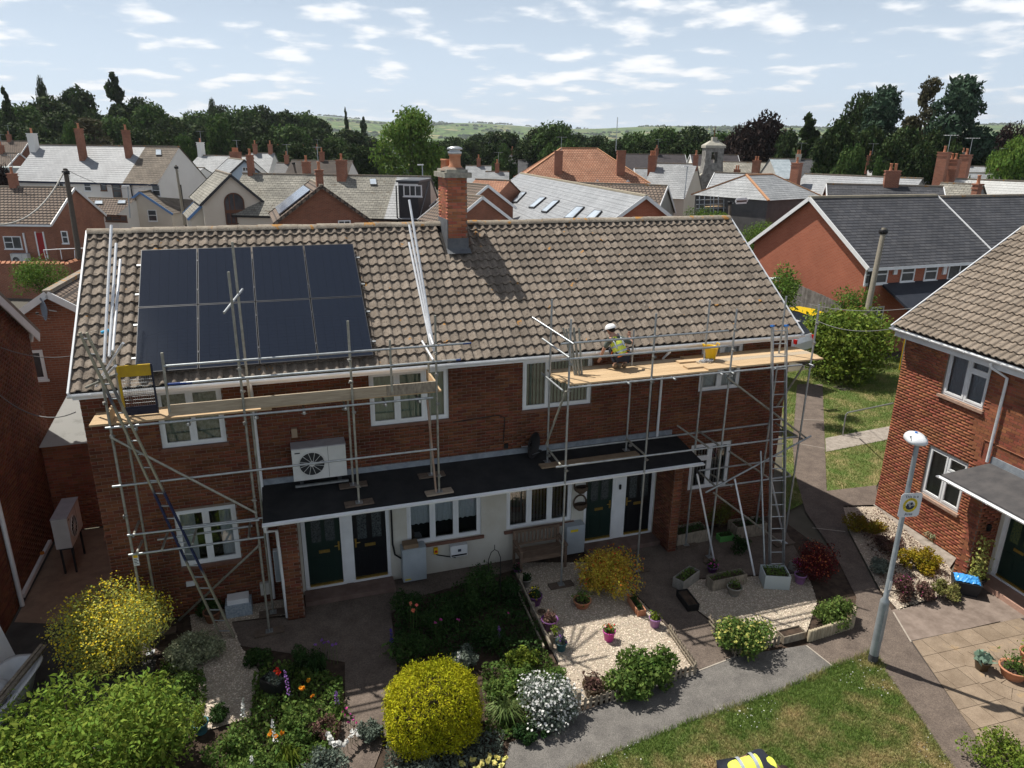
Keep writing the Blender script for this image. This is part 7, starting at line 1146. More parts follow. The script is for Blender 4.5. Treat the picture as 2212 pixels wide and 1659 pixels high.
trough('terracotta window trough lying along the gravel edge', (1395, 1330), (1372, 1296), .2, .15, TERRA, L_DG); trough('black glazed planter holding the scarlet geranium', (565, 1505), (600, 1525), .34, .42, mat('black_planter', (.015, .015, .017), rough=.3), L_GR, 300); trough('bright green plastic trough in the shade by the wall', (1555, 1172), (1585, 1168), .22, .16, mat('green_plastic', (.1, .3, .08), rough=.5)); trough('dark timber planter of small shrubs in the right garden', (1538, 1278), (1612, 1262), .28, .28, WOODOLD, L_G); trough('grey stone planter with leafy herb at the path corner', (1475, 1278), (1510, 1252), .3, .26, GREYP, L_G); trough('white rimmed plastic water tank of green plants', (1650, 1272), (1705, 1275), .5, .36, mat('translucent_tank', (.45, .5, .5), rough=.5), L_G, 300); trough('long timber raised bed against the shaded house wall', (1462, 1182), (1530, 1168), .45, .35, WOODOLD, L_DG, 300); trough('second timber raised bed beside the ladder', (1590, 1165), (1655, 1155), .45, .35, WOODOLD, L_DG, 300); trough('empty black plastic trough at the path corner', (1510, 1318), (1484, 1284), .28, .16, BLACK, None); trough('low empty timber trough between pickets and log edging', (1692, 1392), (1740, 1380), .25, .18, WOODOLD, None); trough('stone trough of pink flowers beside the red shrub', (1702, 1228), (1735, 1245), .3, .2, GREYP, PNK, 90)
rc = thing('recycling_box', 'black recycling box heaped with a bright blue bag by the green door', 'box', G(2082, 1275)); q = G(2082, 1278); M = frame(q, R(-40)); b = MB(M); b.add([(-.24, -.17, 0), (.24, -.17, 0), (.24, .17, 0), (-.24, .17, 0), (-.3, -.22, .34), (.3, -.22, .34), (.3, .22, .34), (-.3, .22, .34)], [(3, 2, 1, 0), (0, 1, 5, 4), (1, 2, 6, 5), (2, 3, 7, 6), (3, 0, 4, 7), (4, 5, 6, 7)]); b.obj('tub', mat('black_box', (.02, .022, .026), rough=.5), rc)
bs = MB(M); nn_ = 14
bs.add([(-.26+.52*i/nn_, -.19+.38*j/8, .36+.09*math.sin(math.pi*i/nn_)*math.sin(math.pi*j/8)+random.uniform(-.02, .02)) for j in range(9) for i in range(nn_+1)], [(j*(nn_+1)+i, j*(nn_+1)+i+1, (j+1)*(nn_+1)+i+1, (j+1)*(nn_+1)+i) for j in range(8) for i in range(nn_)]); tag(bs.obj('plastic_bag', mat('blue_plastic_bag', (.03, .25, .65), (.08, .35, .75), 9, .35, spec=.5)), 'crumpled bright blue plastic bag lying in the black recycling box', 'bag')
# ============================================================ picket fences, edging, rails
def pickets(t, a, b, n, h=.26, w=.055, rail=True, m=WOODOLD):
    a, b = Vector(a), Vector(b); X = (b-a); X.z = 0; l = X.length; M = frame(a, math.atan2(X.y, X.x))
    for i in range(n):
        x = l*(i+.5)/n; hh = h*random.uniform(.93, 1.05); k = MB(M @ Matrix.Translation((x, 0, 0)) @ Matrix.Rotation(random.gauss(0, .04), 4, 'Y')); p = [(-w/2, 0, 0), (w/2, 0, 0), (w/2, 0, hh-.03), (w*.3, 0, hh-.008), (0, 0, hh), (-w*.3, 0, hh-.008), (-w/2, 0, hh-.03)]; k.prism(p[::-1], (0, .016, 0)); k.obj('picket', m, t)
    if rail:
        for z in (h*.3, h*.68): MB(M).box(0, l, .0165, .032, z-.016, z+.016).obj('rail', m, t)
f1 = thing('picket_fence', 'low weathered picket edging along the footpath round the gravel garden', 'fence', G(1380, 1500)); pickets(f1, G(1258, 1533), G(1362, 1504), 9); pickets(f1, G(1410, 1484), G(1506, 1455), 9); pickets(f1, G(1504, 1454), G(1444, 1366), 14, rail=True); a, b = G(1364, 1503), G(1408, 1487); X = b-a; M = frame(a, math.atan2(X.y, X.x))
for i in range(8): MB(M).lathe((X.length*(i+.5)/8, 0, 0), [(.035, 0), (.035, .12+.02*random.random()), (.0, .13)], 8).obj('log', WOODOLD, f1)
f2 = thing('picket_fence', 'low picket edging around the yellow flowered shrub', 'fence', G(1560, 1400)); pickets(f2, G(1591, 1421), G(1531, 1346), 11); pickets(f2, G(1593, 1420), G(1686, 1393), 10)
le = thing('log_edging', 'pale upright half log roll edging below the light green shrub', 'edging', G(1790, 1375)); a, b, c = G(1744, 1386), G(1840, 1356), G(1843, 1330); 
for p, q, n in ((a, b, 17), (b, c, 6)):
    for i in range(n): x = p.lerp(q, (i+.5)/n); MB().lathe(x, [(.04, 0), (.042, .26+random.uniform(-.015, .015)), (.03, .275)], 8, True, True).obj('log', mat('pale_log_wood', (.3, .25, .17), (.4, .34, .24), 6, .85, .3, rnd=.18, stretch=(4, 4, .6)), le)
rf_ = thing('boundary_rail', 'old timber post and rail boundary between the two front gardens', 'fence', G(1150, 1330)); MB().bar(G(1116, 1240, .32), G(1190, 1395, .3), .04, .08).obj('rail', WOODOLD, rf_); MB().bar(G(1110, 1260, .2), G(1175, 1398, .18), .03, .06).obj('rail', WOODOLD, rf_)
for u, v, h in ((1124, 1275, .45), (1150, 1335, .4), (1248, 1540, .5), (1190, 1400, .36)): p = G(u, v); MB().box(p.x-.04, p.x+.04, p.y-.04, p.y+.04, 0, h).obj('post', WOODOLD, rf_)
hr = thing('handrail', 'grey tubular handrail beside the sloping path on the back lawn', 'railing', G(1830, 940)); p0 = G(1820, 940); tp_ = VT(1825, 891, p0); e_ = G(1935, 905); e_ = e_+Vector((0, 0, tp_.z)); MB().path([p0, tp_-Vector((0, 0, .08)), tp_+Vector((.08, 0, 0)), WX(1930, 871, 20.6+.0)+Vector((0, 0, 0))], .025, 8).obj('rail', GALV, hr)
ar = thing('plant_support', 'black wire plant arch with a finial by the rendered wall', 'plant support', G(1068, 1310)); p = G(1068, 1300); MB().path([p+Vector((-.14, 0, 0)), p+Vector((-.14, 0, 1.15)), p+Vector((-.08, 0, 1.32)), p+Vector((0, 0, 1.38)), p+Vector((.08, 0, 1.32)), p+Vector((.14, 0, 1.15)), p+Vector((.14, 0, 0))], .01, 6).obj('arch', BLACK, ar); MB().tube(p+Vector((0, 0, 1.38)), p+Vector((0, 0, 1.5)), .008, 6).obj('finial', BLACK, ar)
for lab, u, v, r in (('smooth pale boulder on the gravel under the ladder', 394, 1302, .17), ('small pale stone beside the boulder', 413, 1290, .08)):
    p = G(u, v); m_ = MB(); m_.ball(p+Vector((0, 0, r*.75)), r, 14, 9, 1, .85, .85); tag(m_.obj('boulder', mat('pale_boulder', (.3, .25, .2), (.38, .33, .27), 5, .9, .3)), lab, 'rock')

JM = mat('pale_joint', (.3, .26, .22), (.38, .34, .29), 9, .9)
for a, b in (((1718, 957), (1781, 968)), ((1716, 905), (1780, 908)), ((1755, 1140), (1826, 1148)), ((1803, 1442), (1742, 1394)), ((1592, 1417), (1510, 1448)), ((1930, 1322), (1968, 1386))): struct(MB().bar(G(*a, -.004), G(*b, -.004), .03, .004).obj('path_joint', JM))
dc = thing('drain_cover', 'square iron drain cover set in the back lawn', 'drain cover', G(1821, 838)); p = G(1821, 838); MB().box(p.x-.3, p.x+.3, p.y-.3, p.y+.3, -.02, .004).obj('frame', CONC, dc); MB().box(p.x-.23, p.x+.23, p.y-.23, p.y+.23, .0045, .008).obj('lid', mat('iron_lid', (.06, .055, .05), (.1, .09, .08), 9, .8), dc)
for lab, poly, n, m_ in (('tufts and weeds along the lawn edge', tp, 0, None),): pass
q = []
for a, b in zip(lawn_f, lawn_f[1:6]):
    for k in range(420): t_ = random.random(); q.append((a[0]+(b[0]-a[0])*t_+random.gauss(0, .035), a[1]+(b[1]-a[1])*t_+random.gauss(0, .035)))
q = np.array(q); n = len(q); a = RNG.random(n)*6.28; hh = .05+.06*RNG.random(n); w = .006; A = np.stack([q[:, 0]-np.cos(a)*w, q[:, 1]-np.sin(a)*w, np.full(n, -.02)], 1); B = np.stack([q[:, 0]+np.cos(a)*w, q[:, 1]+np.sin(a)*w, np.full(n, -.02)], 1); T = np.stack([q[:, 0]+RNG.normal(size=n)*.04, q[:, 1]+RNG.normal(size=n)*.04, hh], 1)
tag(link('edge_grass', npmesh('edge_grass', np.stack([A, B, T], 1).reshape(-1, 3), np.arange(n*3).reshape(-1, 3), GBL), kind='stuff'), 'ragged grass tufts overhanging the path edge', 'grass')
q = inside(lawn_f, 900); n = len(q); P = np.concatenate([q, np.full((n, 1), .045)], 1); P = P[(np.sin(P[:, 0]*2.3)+np.sin(P[:, 1]*3.1+1)) > 1.0]; Vv, Ff = leaves(P, .022, 2, .2, 1.6); tag(link('daisies', npmesh('daisies', Vv, Ff, WHP), kind='stuff'), 'tiny white daisies scattered in the lawn', 'flowers')
# ============================================================ street lamp with sign
lp = G(1885, 1428); lm_ = thing('street_lamp', 'grey steel lamp post with a neighbourhood watch sign', 'street lamp', lp); LAMPM = mat('lamp_grey_steel', (.26, .29, .31), (.34, .37, .39), 7, .5, metal=.4)
m = MB(); m.lathe(lp, [(.09, -.05), (.09, 1.42), (.085, 1.47), (.052, 1.53), (.043, 4.85)], 18, True, True); m.obj('column', LAMPM, lm_); MB().lathe(lp, [(.094, 0), (.094, .18)], 18, False, False).obj('base_band', mat('dark_base_band', (.06, .06, .065), rough=.7), lm_); MB().box(lp.x-.045, lp.x+.035, lp.y-.094, lp.y-.086, .55, 1.3).obj('door', LAMPM, lm_)
LMx = Matrix.Translation(lp+Vector((0, 0, 4.86))) @ Matrix.Rotation(R(-28), 4, 'Z') @ Matrix.Scale(1.12, 4); h = MB(LMx); n_ = 22
def rim_(k, z, dy=0): return [(k*.165*math.copysign(abs(math.cos(t))**.7, math.cos(t)), k*.225*math.copysign(abs(math.sin(t))**.8, math.sin(t))+.1+dy, z) for t in [2*math.pi*i/n_ for i in range(n_)]]
rg = [rim_(.9, 0), rim_(1.0, .02), rim_(1.0, .05), rim_(.93, .085), rim_(.7, .12, .02), rim_(.3, .14, .03)]; h.add([p for r_ in rg for p in r_], [(i*n_+k, i*n_+(k+1) % n_, (i+1)*n_+(k+1) % n_, (i+1)*n_+k) for i in range(5) for k in range(n_)]+[tuple(range(n_-1, -1, -1)), tuple(range(5*n_, 6*n_))], smooth=True); ho = h.obj('lantern', mat('lantern_white', (.62, .64, .66), (.55, .57, .6), 4, .4), lm_)
for i in range(4): MB(LMx).box(-.13, .13, -.06+i*.024, -.05+i*.024, .07+.01*i, .09+.011*i).obj('cooling_fin', GALV, ho)
MB(LMx).tube((0, .13, .135), (0, .13, .16), .022, 8).obj('photocell', BLUE, ho); MB().box(lp.x-.03, lp.x+.03, lp.y-.056, lp.y-.047, 1.75, 1.95).obj('number_label', mat('label_white', (.6, .6, .58)), lm_)
sgz = 3.4; SM = frame((lp.x-.215, lp.y-.075, sgz), R(-10)); sgn = MB(SM); w_, h_ = .44, .50; c_ = .04
sgn.prism([(c_, 0, 0), (w_-c_, 0, 0), (w_, 0, c_), (w_, 0, h_-c_), (w_-c_, 0, h_), (c_, 0, h_), (0, 0, h_-c_), (0, 0, c_)][::-1], (0, .006, 0)); sg = sgn.obj('sign', mat('sign_white', (.62, .64, .66), rough=.4), lm_)
DKB = mat('sign_navy', (.02, .03, .06), rough=.5); SY = mat('sign_yellow', (.65, .5, .03), rough=.5)
def txt(s, size, M, m, parent, name='lettering', align='CENTER'):
    cu = bpy.data.curves.new(name, 'FONT'); cu.body = s; cu.size = size; cu.align_x = align; cu.extrude = .0008; ob = bpy.data.objects.new(name, cu); COL.objects.link(ob); dg = bpy.context.evaluated_depsgraph_get(); dg.update(); me = bpy.data.meshes.new_from_object(ob.evaluated_get(dg)); bpy.data.objects.remove(ob); me.materials.clear(); me.materials.append(m); o = link(name, me, parent); o.matrix_basis = M @ Matrix.Rotation(R(90), 4, 'X'); return o
txt('This is a', .085, SM @ Matrix.Translation((w_/2, -.0022, h_-.1)), DKB, sg); txt('Area', .085, SM @ Matrix.Translation((w_/2, -.0022, .035)), DKB, sg); cx, cz, ro = w_/2, h_*.5, .15
def ring(r0, r1, y, m, name, n=36): k = MB(SM); k.add([(cx+r*math.cos(2*math.pi*i/n), y, cz+r*math.sin(2*math.pi*i/n)) for r in (r0, r1) for i in range(n)], [(i, (i+1) % n, n+(i+1) % n, n+i) for i in range(n)]); return k.obj(name, m, sg)
ring(.098, ro, -.002, SY, 'emblem_ring'); ring(.0005, .095, -.002, MATS['sign_white'], 'emblem_disc'); k = MB(SM); k.poly([(cx+.095*math.cos(math.pi+math.pi*i/16), -.003, cz-.01+.085*math.sin(math.pi+math.pi*i/16)) for i in range(17)]); k.obj('emblem_base', DKB, sg)
for dx, r, dz, m_ in ((-.055, .022, .005, DKB), (-.02, .026, .03, GALV), (.022, .026, .03, DKB), (.058, .022, .005, GALV), (0, .024, -.02, GALV)):
    k = MB(SM); k.poly([(cx+dx+r*math.cos(2*math.pi*i/14), -.0045 if dz > 0 else -.0055, cz+dz+r*1.2*math.sin(2*math.pi*i/14)) for i in range(14)]); k.obj('emblem_head', m_, sg)
for s, a0, a1, fl in (('NEIGHBOURHOOD', 200, -20, 1), ('WATCH', 238, 302, -1)):
    for i, ch_ in enumerate(s):
        a = R(a0+(a1-a0)*i/(len(s)-1)); rr = .112 if fl > 0 else .138; rot = a-math.pi/2 if fl > 0 else a+math.pi/2; txt(ch_, .036, SM @ Matrix.Translation((cx+rr*math.cos(a), -.0035, cz+rr*math.sin(a))) @ Matrix.Rotation(-rot, 4, 'Y'), DKB, sg, 'ring_letter')
# ============================================================ things on and by the wall
def wallbox(name, label, cat, x0, x1, z0, z1, d, m, y=.3):
    t = thing(name, label, cat, ((x0+x1)/2, y-d/2, z0)); MB().box(x0, x1, y-d, y-.003, z0, z1).obj('case', m, t); return t
ELB = mat('grey_meter_cabinet', (.33, .37, .4), (.38, .42, .45), 3, .5); t = wallbox('meter_cabinet', 'pale grey electrical cabinet with rubble on top below the window', 'cabinet', 6.16, 6.72, .08, .92, .3, ELB); MB().box(6.15, 6.73, .0, .29, .921, .95).obj('lid', ELB, t); MB().box(6.2, 6.34, -.0035, -.0005, .12, .16).obj('warning_label', SY, t)
o = MB().box(6.2, 6.55, .02, .25, .952, 1.06).obj('cardboard_box', mat('cardboard', (.2, .14, .09), (.26, .18, .11), 5, .9)); tag(o, 'flattened brown carton on top of the grey cabinet', 'box')
t = wallbox('meter_cabinet', 'blue grey electrical cabinet with yellow label beside the bench', 'cabinet', 10.35, 10.85, .05, .85, .28, ELB, .305); MB().box(10.45, 10.66, .021, .0245, .68, .75).obj('warning_label', SY, t)
t = wallbox('inverter', 'white solar inverter with a small display on the rendered wall', 'inverter', 7.36, 7.78, .44, .74, .14, WHITE, .305); MB().box(7.38, 7.76, .158, .164, .46, .5).obj('black_strip', BLACK, t); MB().box(7.54, 7.62, .158, .164, .57, .64).obj('display', DKB, t); MB().path([(7.5, .25, .44), (7.5, .26, .36), (7.05, .29, .5), (7.0, .29, .55)], .014, 6).obj('cable', BLACK, t)
t = wallbox('isolator_switch', 'yellow isolator switch with red dial beside the inverter', 'switch', 6.96, 7.06, .56, .72, .07, YEL, .305); MB().tube((7.01, .23, .64), (7.01, .21, .64), .03, 12).obj('dial', mat('red_dial', (.5, .02, .02)), t)
tag(MB().path([(5.98, .28, 2.45), (5.98, .28, 1.0), (6.02, .25, .72), (6.16, .2, .62)], .022, 8).obj('conduit', BLACK), 'black cable conduit running down the rendered wall to the cabinet', 'conduit'); t = wallbox('gas_meter_box', 'white wall meter box beside the brick pillar', 'meter box', 3.3, 3.48, .55, 1.35, .12, WHITE); MB().box(3.31, 3.47, .175, .179, .57, 1.33).obj('door', ELB, t)
tag(MB().box(3.93, 4.05, .2, .3, 4.0, 4.2).obj('flue_vent', mat('flue_buff', (.3, .22, .15), rough=.8)), 'small square flue vent on the brick wall above the heat pump', 'vent'); tag(MB().box(2.95, 3.2, .2, .297, .25, .55).obj('meter_cover', mat('pale_cover', (.5, .48, .44), rough=.7)), 'pale square wall cover low on the brick beside the gravel', 'cover')
tag(MB().box(1.45, 1.62, .25, .297, .75, .86).obj('vent_cover', WHITE), 'small white vent cover below the ground floor window', 'vent'); t = thing('glass_recycling_crate', 'stacked pale plastic crates of bottles by the brick wall', 'crate', (2.5, .1, 0)); MB().box(2.2, 2.75, -.1, .25, 0, .3).obj('lower_crate', mat('crate_blue_grey', (.2, .25, .3), (.4, .45, .5), 20, .6), t); MB().box(2.25, 2.7, -.06, .22, .302, .42).obj('upper_crate', WHITE, t)
tag(MB().box(11.9, 11.95, .285, .322, 1.55, 1.68).obj('doorbell', BLACK), 'black doorbell button on the white door panel', 'doorbell')
for i, (z, lab) in enumerate(((1.85, 'upper round wicker wall basket beside the green door'), (1.37, 'lower round wicker wall basket beside the green door'))):
    t = thing('wall_basket', lab, 'basket', (10.78, .2, z)); WK = mat('wicker', (.07, .045, .03), (.13, .09, .06), 30, .9, .5); MB().path([(10.78+.17*math.cos(a*math.pi/10), .27, z+.2*math.sin(a*math.pi/10)) for a in range(21)], .022, 6).obj('hoop', WK, t); b = MB(); b.lathe((10.78, .2, z-.19), [(.08, 0), (.17, .08), (.175, .18), (.15, .18)], 14, True, False, 1, .6); b.obj('bowl', WK, t)
# bench
bn = thing('garden_bench', 'weathered slatted timber bench against the rendered wall', 'bench', (9.55, -.1, 0)); BW_ = mat('bench_wood', (.13, .085, .06), (.2, .14, .1), 6, .85, .3, rnd=.15, stretch=(1, 6, 6)); X0, X1 = 8.98, 10.15
for x in (X0, X1):
    MB().box(x-.03, x+.03, -.42, -.36, 0, .62).obj('leg', BW_, bn); MB().box(x-.03, x+.03, .12, .18, 0, .92).obj('leg', BW_, bn); MB().box(x-.04, x+.04, -.45, .14, .621, .66).obj('armrest', BW_, bn)
for k in range(6): MB().box(X0-.02, X1+.02, -.4+k*.085, -.33+k*.085, .42, .442).obj('seat_slat', BW_, bn)
MB().box(X0, X1, -.41, -.385, .33, .418).obj('front_rail', BW_, bn); MB().box(X0, X1, .125, .165, .85, .92).obj('top_rail', BW_, bn); MB().box(X0, X1, .125, .165, .5, .55).obj('lower_rail', BW_, bn)
for k in range(11): x = X0+.08+(X1-X0-.16)*k/10; MB().box(x-.025, x+.025, .135, .155, .551, .849).obj('back_slat', BW_, bn)
# bath full of rubble bags, boards leaning on the gable
bt = thing('bathtub', 'old white bathtub used as a skip at the left edge', 'bathtub', (-1.45, -1.6, 0)); M = frame((-1.5, -1.65, 0), R(78)); TUB = mat('bath_enamel', (.6, .62, .64), (.52, .54, .56), 3, .4); l, w = 1.75, .78; b = MB(M)
def rr(a, bq, z, k=.15): 
    return [(a*math.cos(t)*(abs(math.cos(t))**-.5 if abs(math.cos(t)) > 1e-3 else 1)*.86, bq*math.sin(t)*(abs(math.sin(t))**-.5 if abs(math.sin(t)) > 1e-3 else 1)*.86, z) for t in [2*math.pi*(i+.5)/28 for i in range(28)]]
rings = [rr(.62, .26, .04), rr(.78, .33, .3), rr(.86, .38, .48), rr(.95, .47, .5), rr(.95, .47, .52), rr(.84, .36, .51), rr(.75, .3, .3), rr(.6, .22, .12)]; V_ = [p for r_ in rings for p in r_]; b.add(V_, [(i*28+k, i*28+(k+1) % 28, (i+1)*28+(k+1) % 28, (i+1)*28+k) for i in range(len(rings)-1) for k in range(28)]+[tuple(range(27, -1, -1)), tuple(range(7*28, 8*28))], smooth=True); b.obj('shell', TUB, bt)
o = MB(M).bar((-.95, -.2, .56), (.95, -.28, .58), .07, .05).bar((-.95, -.1, .56), (.98, -.19, .58), .06, .05).obj('timber_batten', WOODOLD); tag(o, 'two brown timber battens laid along the old bath', 'timber'); s = MB(M); s.ball((-.2, .12, .42), .3, 14, 8, 1.3, .8, .75); tag(s.obj('rubble_sack', mat('white_sack', (.5, .52, .55), (.4, .42, .45), 6, .8, .6, bscale=9)), 'lumpy white rubble sack lying in the old bath', 'sack')
for k, (x, y, a, lab) in enumerate(((-1.95, -.55, .2, 'tall white board leaning on the shaded gable'), (-2.02, -.8, .1, 'narrow blue grey board leaning on the shaded gable'))): o = MB(frame((x, y, 0), R(60)) @ Matrix.Rotation(R(-16), 4, 'X')).box(0, .38-.14*k, 0, .02, 0, .95-.2*k).obj('board', WHITE if not k else ELB); tag(o, lab, 'board')
# ============================================================ fence, cars behind the house
fe = thing('board_fence', 'grey close boarded fence below the red brick gable', 'fence', WX(1760, 650, 30.6)); a, b = WX(1690, 600, 30.5), WX(1818, 656, 30.9)
X = Vector((b.x-a.x, b.y-a.y, 0)); n = 44
for i in range(n):
    p = a.lerp(b, i/n); M = frame((p.x, p.y, -.5), math.atan2(X.y, X.x)); MB(M).box(0, X.length/n*.93, 0, .02+.01*(i % 2), 0, p.z+.5+random.uniform(-.02, .02)).obj('board', mat('grey_fence_board', (.14, .125, .11), (.24, .22, .2), 4, .9, .3, rnd=.22), fe)
MB(frame((b.x, b.y, -.5), 0)).box(-.06, .06, -.06, .06, 0, b.z+.55).obj('post', mat('grey_fence_board', (.14, .125, .11)), fe)
def car(label, pos, yaw, paint, L_=4.0, W_=1.72, H_=1.5):
    t = thing('parked_car', label, 'car', pos); M = frame(pos, yaw); sec = [(-2.0, .55, .35, .72), (-1.95, .95, .3, .76), (-1.3, 1.0, .25, .8), (0, .98, .22, .83), (1.2, .92, .22, .83), (1.85, .95, .25, .8), (2.0, .7, .35, .74)]; b = MB(M); vs = []
    for x, z, zl, hw in sec: vs += [(x, -hw, zl), (x, -hw-.02, (zl+z)/2), (x, -hw+.05, z), (x, hw-.05, z), (x, hw+.02, (zl+z)/2), (x, hw, zl)]
    b.add(vs, [(i*6+k, i*6+k+1, (i+1)*6+k+1, (i+1)*6+k) for i in range(6) for k in range(5)]+[(5, 4, 3, 2, 1, 0), (36, 37, 38, 39, 40, 41)]+[(i*6+5, i*6, (i+1)*6, (i+1)*6+5) for i in range(6)], smooth=False)
    cab = [(-1.05, .97, .76), (-.3, H_-.04, .6), (.6, H_, .6), (1.35, H_-.08, .58), (1.8, .97, .74)]; vs = []
    for x, z, hw in cab: vs += [(x, -hw, z), (x, hw, z)]
    b.add(vs, [(2*i, 2*i+1, 2*i+3, 2*i+2) for i in (1, 2)], smooth=False); b.obj('body', paint, t); g = MB(M)
    for i in (0, 3): g.quad(vs[2*i], vs[2*i+1], vs[2*i+3], vs[2*i+2])
    for s in (0, 1): g.poly([vs[2*i+s] for i in range(5)])
    g.obj('windows', mat('car_glass', (.012, .014, .017), rough=.06, spec=.7), t)
    for x in (-1.25, 1.25):
        for s in (-1, 1): wq = MB(M); wq.tube((x, s*.66, .31), (x, s*.85, .31), .31, 20); wq = wq.obj('wheel', BLACK, t); MB(M).tube((x, s*.851, .31), (x, s*.862, .31), .2, 16).obj('hubcap', GALV, wq)
    for s in (-1, 1): MB(M).box(1.88, 2.02, s*.7-.05, s*.7+.05, .72, .9).obj('tail_light', mat('tail_light_red', (.5, .01, .01), rough=.2), t); MB(M).box(-2.02, -1.9, s*.58-.14, s*.58+.14, .6, .75).obj('headlight', SKYL, t)
    return t
p = WX(1722, 672, 28.2); car('yellow hatchback parked by the close boarded fence', (p.x+.15, p.y+.3, p.z-1.4), R(-78), mat('yellow_car_paint', (.62, .43, .005), rough=.25, spec=.6)); p = WX(1705, 712, 25.2); car('silver white car parked behind the roof end of the terrace', (p.x-.6, p.y+.9, p.z-1.02), R(-70), mat('silver_car_paint', (.6, .62, .64), rough=.25, spec=.6, metal=.2))
tag(MB().box(*sorted((WX(1735, 760, 21).x-.1, WX(1735, 760, 21).x+.1)), 5.5, 10.5, 0, 1.3).obj('garden_wall', BRICKTX), 'low brown brick wall beside the path behind the house', 'wall'); tag(MB().tube(G(1942, 800), VT(1927, 705, G(1942, 800)), .025, 6).obj('yellow_stay_guard', YEL), 'yellow plastic guard on the pole stay wire behind the bush', 'guard')
# ============================================================ people
def skinned(name, pts, edges, m, parent, root=0, sub=2):
    me = bpy.data.meshes.new(name); me.from_pydata([p[:3] for p in pts], edges, []); me.materials.append(m); o = link(name, me, parent); md = o.modifiers.new('Skin', 'SKIN'); md.use_smooth_shade = True
    for i, p in enumerate(pts): me.skin_vertices[0].data[i].radius = (p[3], p[4] if len(p) > 4 else p[3])
    me.skin_vertices[0].data[root].use_root = True; s = o.modifiers.new('Sub', 'SUBSURF'); s.levels = sub; s.render_levels = sub; return o
SKIN = mat('skin', (.42, .22, .15), (.48, .27, .19), 8, .6); HIVIS = mat('hi_vis_yellow', (.72, .78, .12), (.66, .72, .08), 6, .7); BAND = mat('reflective_band', (.42, .46, .5), rough=.35, metal=.3); NAVY = mat('navy_trousers', (.015, .018, .03), (.025, .028, .04), 6, .9); GREYT = mat('grey_green_tee', (.07, .085, .075), (.1, .115, .1), 6, .9); BOOT = mat('tan_boot', (.13, .085, .05), (.19, .13, .08), 8, .85); ORH = mat('orange_strap', (.75, .16, .015), rough=.6); HAIR = mat('dark_hair', (.02, .014, .01), rough=.8)
